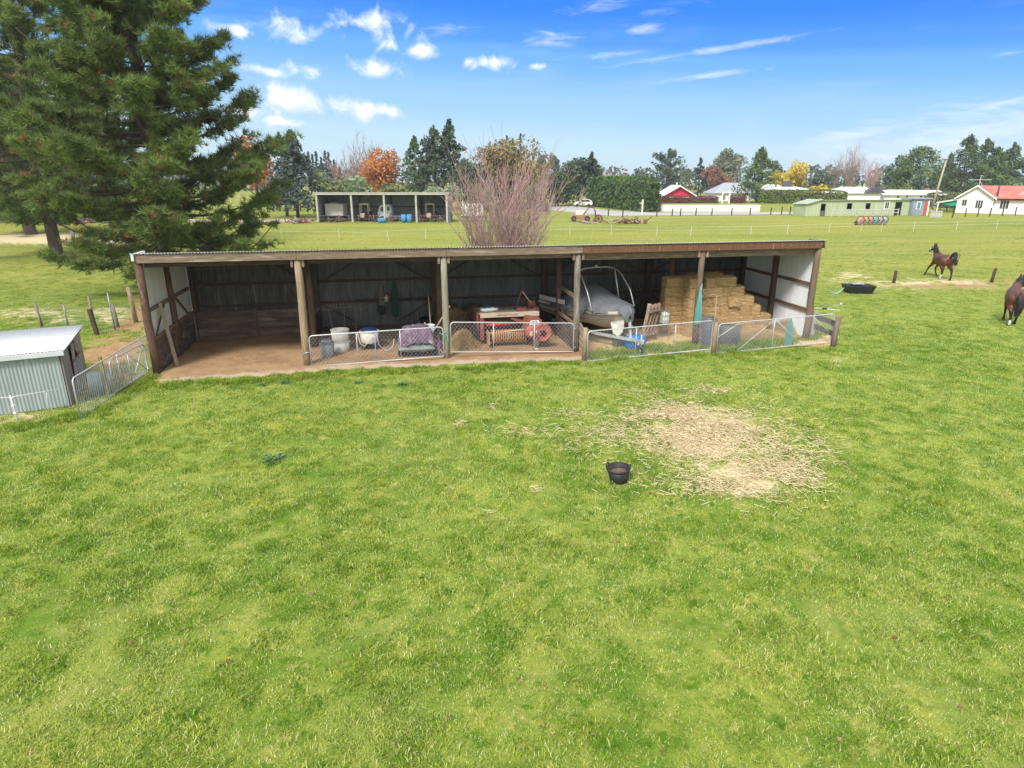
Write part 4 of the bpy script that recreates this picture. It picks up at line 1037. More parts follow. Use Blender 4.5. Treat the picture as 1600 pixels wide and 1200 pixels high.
def bale_proto():
    t = thing('hay_bale', 'bale', 'hay bale', (0,0,0)); L, W_, H_ = .95, .47, .38
    rr = random.Random(2)
    b = MB()
    nx_, ny_, nz_ = 16, 8, 7
    import itertools
    def f(u, v, face):
        pass
    bmx = bmesh.new(); bmesh.ops.create_cube(bmx, size=1)
    bmesh.ops.subdivide_edges(bmx, edges=bmx.edges[:], cuts=9, use_grid_fill=True)
    for v in bmx.verts:
        c = v.co; e = sorted([abs(c.x), abs(c.y), abs(c.z)])
        k = 1 - .06*max(0, (e[1]-.40)/.10)
        v.co = Vector((c.x*L*(1-.03*max(0,(e[1]-.4)/.1)), c.y*W_*k, c.z*H_*k + H_/2))
        for tx in (-.22, .22):
            if abs(v.co.x-tx) < .06 and max(abs(c.y), abs(c.z)) > .49: v.co.y *= .95; v.co.z = H_/2 + (v.co.z-H_/2)*.95
        v.co += Vector((rr.uniform(-.014,.014), rr.uniform(-.014,.014), rr.uniform(-.012,.012)))
    me = bpy.data.meshes.new('core'); bmx.to_mesh(me); bmx.free(); me.materials.append(hayb)
    o = bpy.data.objects.new('core', me); COL.objects.link(o); o.parent = t
    def surf(r):
        f = r.random()
        if f < .35: s = r.choice((1,-1)); return (r.uniform(-L/2,L/2), s*W_/2, r.uniform(0,H_)), (0,s,0)
        if f < .72: return (r.uniform(-L/2,L/2), r.uniform(-W_/2,W_/2), H_), (0,0,1)
        s = r.choice((1,-1)); return (s*L/2, r.uniform(-W_/2,W_/2), r.uniform(0,H_)), (s,0,0)
    fuzz(surf, 2200, .13, 8, hayd, 'loose_stalks', t, .005)
    for tx in (-.22, .22):
        MB().tube([(tx, y, z) for y, z in ((-W_*.47,.02),(-W_*.48,H_*.97),(W_*.48,H_*.97),(W_*.47,.02))], .006, 4, closed=True).build('twine', twine, t)
    return t
bale = bale_proto(); first = [True]
def put_bale(x, y, z, rz, label):
    if first[0]:
        first[0] = False; bale.location = S2W(x, y, z); bale.rotation_euler = (0,0,SHY+rz); bale['label'] = label; bale['group'] = 'small hay bales'; return bale
    return dup(bale, S2W(x, y, z), SHY+rz, label, 'small hay bales')
BH = .385
rows = ['bottom', 'second', 'third', 'fourth', 'fifth', 'top']
# stepped stack: columns run right (end of a bale or its long side to the front)
X0 = 20.0; n_at = [6, 6, 5, 4, 3, 2]
names_col = ['first column right of the post', 'second column', 'third column', 'fourth column', 'fifth column', 'outermost column']
for c in range(6):
    for k in range([6, 6, 5, 4, 3, 2][c]):
        lab = f'golden bale, {rows[k]} layer of the stepped stack, {names_col[c]}'
        rz = PI/2 if (k + c) % 2 else 0
        x = X0 + random.uniform(-.08,.08) + [0, .60, 1.05, 1.45, 1.85, 2.25][c] + random.uniform(-.04,.04)
        y = 1.55 + random.uniform(-.13,.13) + (.10 if rz else -.13) + .04*k
        put_bale(x, y, k*BH+.01, rz + random.uniform(-.2,.2), lab)
# bales behind them fill the stack to the back
for c in range(4):
    for k in range([6, 6, 5, 4][c]):
        if k >= [4, 4, 3, 2][c]: put_bale(X0+.05+.9*c*.6, 2.65, k*BH+.01, random.uniform(-.06,.06), f'shaded bale in the {rows[k]} layer behind the stack, {["left end","second place","third place","right end"][c]}')
# dark left face of the stack
for k in range(6):
    put_bale(19.3, 1.75+random.uniform(-.03,.03), k*BH+.01, PI/2+random.uniform(-.08,.08), f'brown shaggy bale in the {rows[k]} layer at the left edge of the stack')
    put_bale(18.8, 2.1+random.uniform(-.03,.03), k*BH*.98+.01, random.uniform(-.1,.1), f'brown shaggy bale, {rows[k]} layer left of the fifth post, long side facing out')
put_bale(22.75, 2.0, .01, .5, 'single bale askew on the floor at the right foot of the stack')
put_bale(22.6, 3.2, .01, -.2, 'lower of two dim bales against the right-hand iron wall')
put_bale(22.65, 3.25, .40, .15, 'upper of two dim bales against the right-hand iron wall')
# loose hay that has slid off the stack
def hayheap(name, label, px, py, wx, wy, h, n=5000, seed=1, matl=None):
    c = G(px, py); a = G(px+wx, py)-c; bb = wy
    r = np.random.default_rng(seed)
    th = r.random(n)*2*PI; q = np.sqrt(r.random(n))
    x = a.length*q*np.cos(th); y = bb*q*np.sin(th); z = h*np.clip(1-q**2, 0, 1)**1.1*(.8+.4*vnoise(x+9, y+9, .3, seed))*(.6+.4*r.random(n))
    d = r.normal(0, 1, (n, 3)); d[:,2] *= .5; d /= np.linalg.norm(d, axis=1)[:,None]; L = (.06+.16*r.random(n))[:,None]
    C_ = np.stack([x, y, z+.02], -1); s = np.cross(d, [0,0,1]); s /= (np.linalg.norm(s, axis=1)[:,None]+1e-6); s *= .006
    V = np.stack([C_-d*L/2-s, C_-d*L/2+s, C_+d*L/2], 1).reshape(-1, 3)
    o = np_obj(name, V, np.arange(n*3).reshape(-1, 3), matl or hayd, None, tint=r.random(n)); o.location = c; o.rotation_euler = (0,0,SHY)
    return tag(o, label, 'hay', kind='stuff')
hayheap('hay_heap', 'mound of loose golden hay between the zigzag gate and the right-hand wall', 1243, 517, 36, 1.0, .75, 9000, 2)
hayheap('hay_heap', 'loose golden hay spilling from the foot of the stepped stack', 1185, 530, 46, .7, .35, 7000, 3)
hayheap('hay_heap', 'loose brown hay sliding off the dark round bales behind the baler', 726, 540, 26, .8, .6, 6000, 4)
# big round bales in the gloom
def round_bale(label, x, y, z, r_, L, rz):
    t = thing('round_bale', label, 'hay bale', S2W(x, y, z), SHY+rz, 'round hay bales')
    rr = random.Random(int(x*100)); b = MB(); vs = []
    b.lathe([(r_*.2,-L/2),(r_*.9,-L/2),(r_,-L/2+.08),(r_*1.01,0),(r_,L/2-.08),(r_*.9,L/2),(r_*.2,L/2)], 28, (0,0,r_), Matrix.Rotation(PI/2, 3, 'X'))
    b.v = [(v[0]+rr.uniform(-.025,.025), v[1]+rr.uniform(-.02,.02), max(.0, v[2]+rr.uniform(-.025,.025))) for v in b.v]
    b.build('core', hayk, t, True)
    def surf(r):
        a = r.uniform(0, 2*PI)
        if r.random() < .5: return (r_*math.cos(a), r.uniform(-L/2, L/2), r_+r_*math.sin(a)), (math.cos(a), 0, math.sin(a))
        q = r_*math.sqrt(r.random()); return (q*math.cos(a), -L/2, r_+q*math.sin(a)), (0,-1,0)
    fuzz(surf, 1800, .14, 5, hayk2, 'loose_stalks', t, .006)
round_bale('dark round bale at the back left of the baler bay', 9.95, 3.2, 0, .62, 1.2, .1)
round_bale('dark round bale wedged between the baler and another round bale', 10.85, 3.5, 0, .6, 1.2, -.1)
round_bale('brown round bale behind the bow of the covered boat', 16.0, 2.9, 0, .62, 1.2, .2)
round_bale('brown round bale in the dark between the boat and the wire basket', 16.75, 3.9, 0, .62, 1.2, -.1)
BYAW = SHY + rad(-73); BOW = G(982, 486, 1.44)
BO = Vector((BOW.x - .85*math.cos(BYAW), BOW.y - .85*math.sin(BYAW), 0))
# ------------------------------------------------------------------ boat on its trailer under a grey cover
BT = thing('boat', 'cream runabout boat under a grey cover, bow towards the gates', 'boat', BO + Vector((0,0,.52)), BYAW)
# local +x = towards the bow. stations: x, half beam at chine / gunwale, keel z, chine z, gunwale z
STN = [(-3.9,.80,1.00,.02,.20,.66),(-2.8,.82,1.04,.0,.20,.70),(-1.6,.80,1.04,.0,.22,.75),(-.6,.66,.97,.03,.28,.80),(.1,.42,.78,.12,.38,.85),(.55,.20,.50,.28,.50,.89),(.85,.02,.10,.55,.70,.92)]
hullm = mat('hull_gelcoat', (.64,.57,.48), (.54,.48,.40), 2, .4, c3=(.28,.22,.18), c3amt=.66)
hulls = mat('hull_stripe', (.20,.15,.13), (.15,.115,.1), 3, .5)
b = MB(); ring = []
for (x, c, g, k, ch, gw_) in STN:
    P_ = []
    for s in (1, -1):
        pts = [(x, s*g, gw_), (x, s*(g*.98), gw_-.10), (x, s*(c+(g-c)*.6), ch+(gw_-ch)*.45), (x, s*c, ch)]
        P_.append(pts)
    ring.append(P_[0] + [(x, 0, k)] + P_[1][::-1])
nR = len(ring[0]); b.v = [p for r_ in ring for p in r_]
b.f = [(i*nR+j, i*nR+j+1, (i+1)*nR+j+1, (i+1)*nR+j) for i in range(len(STN)-1) for j in range(nR-1)] + [tuple(range(nR))]
hull = b.build('hull', hullm, BT, True)
b = MB()
for s in (1, -1): b.tube([(x, s*(g+.015), gw_-.12) for (x, c, g, k, ch, gw_) in STN], .035, 6)
b.build('rub_rail', hulls, BT, True)
b = MB()
for s in (1,): b.tube([(x+.0, -(c+(g-c)*.72), ch+(gw_-ch)*.35) for (x, c, g, k, ch, gw_) in STN[:-1]], .018, 5)
b.build('hull_line', hulls, BT, True)
covm = mat('grey_boat_cover', (.135,.144,.16), (.105,.112,.125), 1.6, .75, bump=.25, c3=(.175,.185,.20), c3amt=.6)
b = MB(); nU, nW = 54, 34
def gun(x):
    for a, c in zip(STN[:-1], STN[1:]):
        if a[0] <= x <= c[0]: t_ = (x-a[0])/(c[0]-a[0]); return a[2]+(c[2]-a[2])*t_, a[5]+(c[5]-a[5])*t_
    return (.10, .92) if x > 0 else (STN[0][2], STN[0][5])
def cov(u, v):
    x = -2.9 + u*3.85; s = (v-.5)*2
    g, gz_ = gun(min(x, .85)); g = max(g, .10) + .05
    hump = .62*math.exp(-((x+1.55)/.95)**2) + .10*math.exp(-((x+.1)/.6)**2)
    prof = (1-abs(s)**2.2)
    drop = max(0, abs(s)-.86)/.14
    z = gz_ + .075 + (hump+.10)*prof - .10*drop
    fold = .035*math.sin(u*44+2*s)*abs(s)**1.5 + .025*math.sin(u*19+s*6) + .02*math.sin(s*23+u*7)
    y = s*g*(1.02+.02*math.sin(u*60)*drop)
    z += fold*(.5+drop) - (.12*drop*(.5+.5*math.sin(u*26)))
    if u > .86:
        q = (u-.86)/.14; x = .40+.55*math.sin(q*PI/2); z -= .05*q+.34*max(0, q-.45)/.55*(.8+.2*math.sin(s*9)); y = s*max(.30*(1-q**3)+.06, g*.5)
    return (x + .03*math.sin(s*12)*drop, y, z)
b.sheet((0,0,0),(0,0,0),(0,0,0), nU, nW, cov); cv = b.build('cover', covm, BT, True)
# wake tower: two hoops joined by a top bar
tubem = mat('alloy_tube', (.66,.66,.65), (.55,.55,.55), 9, .35, metal=.5)
for s in (1, -1):
    MB().tube([(-.05, s*.98, .86), (-.35, s*.98, 1.45), (-.85, s*.92, 1.98), (-1.20, s*.84, 2.18)], .026, 8).build('tower_leg', tubem, BT, True)
    MB().tube([(-1.0, s*1.0, .84), (-1.12, s*.94, 1.5), (-1.20, s*.84, 2.18)], .028, 8).build('tower_leg', tubem, BT, True)
MB().tube([(-1.20, -.84, 2.18), (-1.26, -.5, 2.24), (-1.28, 0, 2.25), (-1.26, .5, 2.24), (-1.20, .84, 2.18)], .026, 8).build('tower_bar', tubem, BT, True)
MB().box(-1.31,-.05,2.26,-1.22,.05,2.34).build('tow_hook', tubem, BT, bevel=.01)
# pale board or bunk along the near side, rear
MB().bar((-3.6,-1.12,.86),(-1.7,-1.12,.92),.05,.17).build('side_board', mat('white_board', (.66,.66,.64), (.55,.55,.53), 4, .6), BT, bevel=.01)
clothm = mat('pale_cloth', (.62,.60,.54), (.5,.48,.43), 6, .85, bump=.4)
b = MB(); b.sheet((.35,-.36,.62), (.42,.30,0), (0,0,-.62), 10, 10, lambda u, v: (-.03*math.sin(9*u), -.04*math.sin(7*u+3*v), .0) if v < .5 else (.0+(.5-u)*.30*(v-.5)*2, -.05*math.sin(7*u), .10*math.sin(9*u)*(v-.5)))
b.build('bow_cloth', clothm, BT, True)
b = MB(); b.sheet((.72,.08,.62), (.12,.12,0), (0,0,-.30), 6, 6, lambda u, v: ((.5-u)*.1*v, .0, 0)); b.build('bow_cloth', clothm, BT, True)
TR = thing('boat_trailer', 'galvanised boat trailer with a winch post under the covered boat', 'trailer', BO, BYAW)
for s in (1, -1):
    MB().bar((-3.2, s*.72, .44), (-.3, s*.55, .44), .08, .1).build('chassis_rail', galv, TR)
    MB().bar((-.3, s*.55, .44), (1.15, s*.04, .44), .08, .1).build('chassis_rail', galv, TR)
    wheel(TR, (-2.1, s*1.02, .30), .30, .18, galv, 'y')
    MB().tube([(-2.48, s*1.02, .3), (-2.38, s*1.02, .6), (-2.1, s*1.02, .70), (-1.82, s*1.02, .6), (-1.72, s*1.02, .3)], .05, 8).build('mudguard', galv, TR, True)
MB().bar((1.0,0,.44),(1.75,0,.46),.09,.1).build('drawbar', galv, TR)
MB().bar((1.05,0,.48),(.95,0,1.05),.07,.07).build('winch_post', galv, TR)
MB().lathe([(.07,-.08),(.07,.08)], 12, (1.02,0,.88), Matrix.Rotation(PI/2,3,'X')).build('winch', steel, TR, True)
MB().tube([(1.55,.1,.12),(1.55,.1,.70)], .028, 8).build('jockey_stand', galv, TR, True)
jw = wheel(TR, (1.55,.1,.11), .11, .07, galv, 'y')
MB().box(.25,-.22,.05,.52,.2,.46).build('tool_box', mat('dark_box', (.12,.125,.13), (.09,.092,.095), 5, .6), TR, bevel=.02)
# blue drum lying on its side in front of the bow
bd = thing('blue_drum', 'bright blue plastic drum on its side by the boat trailer', 'drum', on(991, 545), SHY+.5)
bluem = mat('blue_drum_plastic', (.01,.19,.55), (.008,.14,.42), 4, .45)
MB().lathe([(.05,-.33),(.25,-.33),(.265,-.30),(.265,-.12),(.275,-.10),(.275,.10),(.265,.12),(.265,.30),(.25,.33),(.05,.33)], 26, (0,0,.275), Matrix.Rotation(PI/2,3,'Y')).build('body', bluem, bd, True)
MB().lathe([(.04,0),(.04,.03)], 10, (.33,0,.40), Matrix.Rotation(PI/2,3,'Y')).build('bung', white_p, bd, True)
for a, h in ((-.12,.1),(.14,.09)): MB().box(a-.05,-.285,.2,a+.05,-.27,.2+h+.08).build('label', mat('plate_white', None), bd)
# timber gate or pallet leaning left of the wire basket
lp = thing('timber_pallet', 'rough timber pallet leaning upright left of the wire basket', 'pallet', on(1000, 537), SHY-.9)
lm = mat('rough_pallet', (.33,.235,.175), (.22,.15,.115), 5, .85, stretch=(3,3,.6), c3=(.16,.10,.08), c3amt=.6)
for k in range(4): MB().bar((.0+.02*k, .05+.22*k, 0), (.12+.02*k, .35+.22*k, 1.45), .13, .05).build('slat', lm, lp)
for z in (.3, 1.2): MB().bar((.06+z*.08, .0+z*.2, z), (.14+z*.08, .8+z*.2, z), .05, .08).build('cross_rail', lm, lp)
stick('plank', 'upright reddish-white plank leaning on the front of the timber pallet', 'plank', on(1003, 538), on(1003, 538)+Vector((.35,.75,1.42)), .12, .05, mat('red_white_plank', (.48,.36,.30), (.34,.2,.16), 3, .8, stretch=(2,2,1.5)))
# wire basket on legs with a white container inside
wb = thing('wire_basket', 'tall wire basket stand beside the dark face of the hay', 'basket', on(1030, 529), SHY+.1)
b = MB()
for z in (.62,.75,.95,1.18): b.tube([(-.26,-.24,z),(.26,-.24,z),(.26,.24,z),(-.26,.24,z)], .011, 4, closed=True)
for k in range(6):
    q = -.26+.104*k
    for y in (-.24,.24): b.tube([(q,y,.62),(q,y,1.18)], .007, 4)
for k in range(5):
    q = -.24+.12*k
    for x in (-.26,.26): b.tube([(x,q,.62),(x,q,1.18)], .007, 4)
for k in range(6): b.tube([(-.26+.104*k,-.24,.62),(-.26+.104*k,.24,.62)], .007, 4)
b.build('basket', steel, wb)
for x in (-.26,.26):
    for y in (-.24,.24): MB().tube([(x,y,0),(x,y,.62)], .013, 6).build('leg', steel, wb)
MB().tube([(-.26,-.24,.2),(.26,-.24,.2)], .011, 5).build('foot_rail', steel, wb)
wc = thing('white_container', 'white plastic container standing in the wire basket', 'container', wb.location + Vector((.11,-.05,.635)), SHY+.1)
MB().box(-.12,-.13,0,.16,.13,.42).build('body', mat('clean_white_plastic', (.75,.75,.74), (.66,.66,.65), 4, .5), wc, bevel=.03)
MB().lathe([(.03,.42),(.03,.46)], 10, (.02,0,0)).build('cap', white_p, wc, True)
# nets and rolls of wire
def hay_net(label, px, py, y, length, r_, seed, n=120):
    r = ray(px, py); o0 = Vector((0,0,CAMH)); nrm = Vector((-sa, ca, 0)); q = S2W(0, y); s = nrm.dot(q-o0)/nrm.dot(Vector(r)); tp = o0+Vector(r)*s
    line_ = netbundle('hay_net', label, 'net', tp, length, r_, teal, n, .008, seed, .9, 1.0, 'teal hay nets')
    return line_
hay_net('pale teal hay net hanging long on the front of the fifth shed post', 1095, 447, -.12, 1.45, .125, 11, 110)
hay_net('narrow teal hay net hanging in the shade above the wire basket', 1036.5, 454, 2.38, .85, .06, 12, 60)
gC, gD = G(1119,552), G(1297,537)
tq = gC + (gD-gC)*.63; hay_net_p = Vector((tq.x-.02, tq.y+.12, 1.08))
netbundle('hay_net', 'teal hay net draped over the back of the zigzag gate', 'net', hay_net_p, 1.05, .12, teal, 80, .008, 13, .5, 1.2, 'teal hay nets')
line('cord', 'white cord tying the long teal net high up the fifth shed post', 'cord', [S2W(4*BAY,-.11,2.35), S2W(4*BAY,-.12,2.08)], .01, mat('cream_rope', None))
def wire_roll(label, p, r_, h, m, n, seed):
    t = thing('wire_roll', label, 'wire netting', p, 0, 'rolls of wire netting'); rr = random.Random(seed)
    b = MB()
    for k in range(n):
        z = h*k/(n-1); q = r_*rr.uniform(.9,1.05)
        b.tube([(q*math.cos(a)*(1+.06*rr.uniform(-1,1)), q*math.sin(a), z+.02*math.sin(3*a+k)) for a in np.linspace(0, 2*PI, 18, endpoint=False)], .008, 4, closed=True)
    b.build('coil', m, t)
    b = MB()
    for k in range(26):
        a = 2*PI*k/26; b.tube([(r_*math.cos(a+.12*math.sin(9*z)), r_*math.sin(a+.12*math.sin(9*z)), z*h) for z in np.linspace(0,1,7)], .007, 4)
    b.build('mesh_wires', m, t)
    MB().lathe([(r_*.86,.01),(r_*.86,h*.97)], 18).build('inner_turns', mat('inner_wire', (.16,.165,.19), (.085,.09,.10), 26, .8, stretch=(1,1,4)), t, True)
    return t
bw = mat('bluish_wire', (.30,.32,.38), (.20,.21,.25), 9, .6, metal=.3)
wire_roll('bluish roll of wire netting standing at the foot of the fifth post', on(1104, 541), .24, 1.12, bw, 16, 1)
wire_roll('wide rusty grey roll of netting standing between the hay and the tan gate post', on(1137, 540), .42, .78, mat('grey_wire', (.26,.25,.25), (.18,.165,.16), 9, .7, metal=.2), 12, 2)
pole('broom_handle', 'thin pale rod standing upright against the hay stack by the tan gate post', 'rod', on(1112, 549), on(1112,549)+Vector((0,.05,2.05)), .014, palewood)
# spring gate handles on the last post
t = thing('electric_gate_handle', 'white electric fence rods with a black grip sticking out from the last shed post', 'fence handle', S2W(SHL+.15, -.02, 1.16), SHY)
MB().tube([(0,0,.10),(.30,-.05,.08)], .012, 6).build('rod', mat('plate_white', None), t, True)
MB().lathe([(.03,-.09),(.04,-.05),(.025,0),(.04,.05),(.03,.09)], 10, (.38,-.07,.07), Matrix.Rotation(PI/2,3,'Y')).build('grip', black_p, t, True)
MB().tube([(.46,-.08,.06),(.95,-.15,.0),(1.0,-.15,.02)], .012, 6).build('rod', mat('plate_white', None), t, True)
MB().tube([(.46,-.08,.07),(1.05,-.1,.24)], .006, 5).build('wire', wire, t)
MB().lathe([(.03,0),(.03,.07)], 8, (1.05,-.1,.2)).build('insulator', mat('plate_white', None), t, True)

# ------------------------------------------------------------------ little iron hut on the left
ax = rad(26); HU = thing('iron_hut', 'low hut of pale green corrugated iron with a white skillion roof', 'hut', (-12.22, 16.72, 0), ax)
Wd, Dp, h0, h1 = 2.6, 3.5, 1.56, 1.50
hutm = mat('hut_iron', (.34,.39,.39), (.28,.33,.33), 2.5, .6, metal=.15, stretch=(3,3,.3), c3=(.58,.62,.62), c3amt=.66)
MB().corr((-Wd,0,0), (Wd-.05,0,0), (0,0,h0-.04), .085, .011, 6, 1).build('front_wall', hutm, HU, True)
MB().corr((-Wd,Dp,0), (Wd-.05,0,0), (0,0,h1-.05), .085, .011, 6, 1).build('rear_wall', hutm, HU, True)
hr = mat('white_hut_roof', (.66,.67,.69), (.57,.585,.60), 2.2, .45, c3=(.6,.61,.62), c3amt=.68)
b = MB(); b.corr((-Wd-.12,-.12,h0+.06), (Wd+.24,0,0), (0,Dp+.3,h1-h0), .085, .010, 6, 1); rf2 = b.build('roof', hr, HU, True); rf2.modifiers.new('gauge','SOLIDIFY').thickness = .004
MB().box(-Wd-.1,-.14,h0-.09,.1,-.10,h0+.04).build('gutter', mat('gutter_grey', (.55,.58,.59), (.47,.5,.51), 5, .5), HU, bevel=.01)
bw2 = mat('silvery_boards', (.30,.27,.255), (.17,.15,.145), 3, .9, bump=.5, stretch=(5,5,.35), c3=(.10,.085,.08), c3amt=.62)
for k in range(5):
    y = .02+.22*k; MB().box(-.03,y,0,.0,y+.2,h0-.12).build('side_board', bw2, HU)
for k in range(4):
    y = 2.3+.28*k; MB().box(-.03,y,0,.0,y+.26,h1-.12).build('side_board', bw2, HU)
MB().bar((.02,-.1,h0-.03),(.02,Dp+.1,h1-.03),.04,.12).build('barge_board', bw2, HU)
MB().bar((.015,1.25,0),(.015,1.75,h1-.1),.05,.14).build('prop', mat('pale_prop', (.42,.36,.31), (.3,.25,.22), 5, .85), HU)
MB().bar((.015,2.6,.7),(.015,1.7,h1-.15),.04,.07).build('prop', mat('rust_prop', (.19,.10,.075), (.13,.075,.06), 5, .85), HU)
MB().box(-1.6,Dp-.9,.02,-.1,Dp-.87,h1-.15).build('inner_wall', darkwood, HU)
b = MB()
for k in range(9): b.tube([(.05,1.2,.08+.1*k),(.05,2.5,.08+.1*k)], .006, 4)
for k in range(14): b.tube([(.05,1.2+.1*k,.05),(.05,1.2+.1*k,.92)], .006, 4)
b.build('mesh_panel', wire, HU)
MB().tube([(.05,1.15,.95),(.05,2.6,.95)], .018, 6).build('mesh_rail', mat('rust_prop', None), HU, True)
o = MB().corr(G(138,622)+Vector((0,.1,0)), (.42,.40,0), (0,0,.70), .085, .01, 6, 1).build('iron_sheet', hutm, None, True); o.modifiers.new('gauge','SOLIDIFY').thickness = .004
tag(o, 'loose pale green iron sheet standing in the run beside the hut', 'iron sheet')
# electric tape post before the hut
tapew = mat('white_tape', (.80,.81,.80), (.7,.71,.7), 9, .6)
t = thing('tape_post', 'white plastic electric fence post with tape in front of the hut', 'fence post', G(29,663))
MB().tube([(0,0,-.05),(-.02,0,.55),(-.03,0,.78)], [.02,.017,.017], 8).build('post', tapew, t, True)
for z in (.3,.5,.7): MB().box(-.045,-.03,z,.02,.03,z+.03).build('clip', tapew, t)
e_ = G(104,640) - t.location
MB().tube([(-1.6,-.35,.72),(-.03,0,.74),(e_.x*.6, e_.y*.6, .66),(e_.x, e_.y, .60)], .009, 5).build('tape', tapew, t, True)
MB().tube([(e_.x-.35,e_.y-.15,0),(e_.x-.36,e_.y-.15,.3),(e_.x-.33,e_.y-.15,.55)], .007, 5).build('tape', tapew, t, True)
# netting fence that runs back along the trampled strip
NF = thing('netting_fence', 'ragged wire netting fence on mixed posts behind the low hut', 'fence', G(180,512))
o0 = NF.location.copy()
posts = [(66,511,1.05,.055,pw[3]), (107,511,.95,.03,steel), (150,517,1.45,.05,pw[3]), (180,515,1.55,.03,steel), (185,511,1.0,.06,pw[3]), (213,503,1.55,.09,pw[1])]
tops = []
for (px, py, h, r_, m_) in posts:
    p = G(px, py) - o0; q = p + Vector((random.uniform(-.12,.02), random.uniform(-.05,.05), h))
    MB().tube([p-Vector((0,0,.1)), (p+q)/2, q], [r_*1.1, r_, r_*.9], 8).build('post', m_, NF, True); tops.append((p, h))
b = MB()
for (p, h), (q, g) in zip(tops[:-1], tops[1:]):
    d = q-p; L = d.length; n = max(2, int(L/.16)); hh = min(1.0, h, g)
    for k in range(n): b.tube([p+d*k/n, p+d*k/n+Vector((0,0,hh*.97))], .0035, 3, cap=False)
    for j in range(8):
        z = .05+hh*.92*j/7; b.tube([p+Vector((0,0,z)), (p+q)/2+Vector((random.uniform(-.05,.05),random.uniform(-.05,.05),z-.03)), q+Vector((0,0,z))], .0035, 3, cap=False)
b.build('wire_netting', wire, NF)
stick('fence_post', 'short dark square post leaning behind the right end of the hut roof', 'post', G(152,523), G(152,523)+Vector((-.12,0,1.05)), .14, .12, darkwood)
# water trough with its hose on the right
TG = thing('water_trough', 'black plastic water trough on the dry ground right of the shed', 'trough', G(1340,457), rad(-3))
b = MB(); 
def trough(hw, hd, z, inset=0): return [(-hw,-hd,z),(hw,-hd,z),(hw,hd,z),(-hw,hd,z)]
rings = [trough(.60,.38,0), trough(.76,.50,.42), trough(.71,.45,.42), trough(.57,.34,.12)]
b.v = [p for r_ in rings for p in r_]
b.f = [(i*4+j, i*4+(j+1)%4, (i+1)*4+(j+1)%4, (i+1)*4+j) for i in range(3) for j in range(4)] + [(3,2,1,0), (12,13,14,15)]
b.build('basin', black_p, TG, bevel=.02)
MB().box(-.69,-.43,.33,.69,.43,.34).build('water', mat('trough_water', (.05,.07,.08), (.04,.055,.065), 3, .06, spec=.6), TG)
MB().prism([(-.25,.425),(.35,.425),(.30,.49),(-.2,.50)], .05, .40).build('float_cover', mat('float_grey', (.35,.37,.39), (.28,.29,.31), 5, .4), TG, bevel=.02)
line('hose', 'pale green hose looping from the trough into the dry grass', 'hose', [G(1325,449)+Vector((0,0,.42)), G(1318,456)+Vector((0,0,.22)), G(1308,460)+Vector((0,0,.05)), G(1296,458)+Vector((0,0,.05))], .025, mat('green_hose', (.42,.66,.58), (.3,.5,.45), 9, .6))
fpost('fence_post', 'short dark fence post left of the trotting horse', 1396, 442, .75, .09, darkwood, (.03,0), False)
fpost('fence_post', 'dark fence post between the two horses', 1549, 441, .85, .09, darkwood, (.08,0), False)
# ================================================================== TREES
def leaf_mesh(name, C, N_, size, aspect, mat_, parent, tint, r, droop=0.):
    """one kite-shaped leaf (or leaf spray) per centre C, loosely facing N_"""
    n = len(C); C = np.asarray(C, float); N_ = np.asarray(N_, float) + r.normal(0, .75, (n, 3))
    N_ /= np.linalg.norm(N_, axis=1)[:,None] + 1e-9
    A = np.cross(N_, r.normal(0, 1, (n, 3))); A /= np.linalg.norm(A, axis=1)[:,None] + 1e-9
    B = np.cross(N_, A); s = (size*(.6+.8*r.random(n)))[:,None] if np.isscalar(size) else (size*(.6+.8*r.random(n)))[:,None]
    V = np.stack([C-A*s*.5, C+B*s*.5*aspect+N_*s*.06, C+A*s*.5, C-B*s*.5*aspect-N_*s*.06], 1).reshape(-1, 3)
    if droop: V[2::4, 2] -= np.repeat(s[:,0]*droop, 1)
    return np_obj(name, V, np.arange(n*4).reshape(-1, 4), mat_, parent, tint=tint)

barkm = mat('tree_bark', (.13,.095,.075), (.075,.055,.045), 3, .9, bump=.6, stretch=(4,4,.6))
barkd = mat('dark_bark', (.075,.06,.055), (.045,.037,.034), 3, .9, bump=.6, stretch=(4,4,.6))
barkp = mat('pale_bark', (.36,.30,.25), (.24,.20,.17), 3, .9, bump=.4, stretch=(3,3,.5))

def trunk(parent, H, r0, m, lean=(0,0), limbs=0, R=1, seed=1, zlo=.25, zhi=.8):
    rr = random.Random(seed); b = MB()
    P = [Vector((lean[0]*s + rr.uniform(-.02,.02)*H*.3*s, lean[1]*s + rr.uniform(-.02,.02)*H*.3*s, H*s)) for s in (0, .15, .35, .6, .85, 1.)]
    b.tube([P[0]-Vector((0,0,.2))]+P, [r0*1.45, r0*1.2, r0, r0*.85, r0*.6, r0*.33, r0*.08], 9)
    for k in range(limbs):
        s = zlo + (zhi-zlo)*rr.random(); i = min(4, int(s*5)); p = P[i]+(P[i+1]-P[i])*rr.random()
        a = rr.uniform(0, 2*PI); L = R*(.5+.45*rr.random())
        d = Vector((math.cos(a), math.sin(a), rr.uniform(.1,.7)))
        b.tube([p, p+d*L*.5, p+d*L+Vector((0,0,L*.1))], [r0*.35, r0*.22, r0*.06], 6)
    return b.build('trunk', m, parent, True)

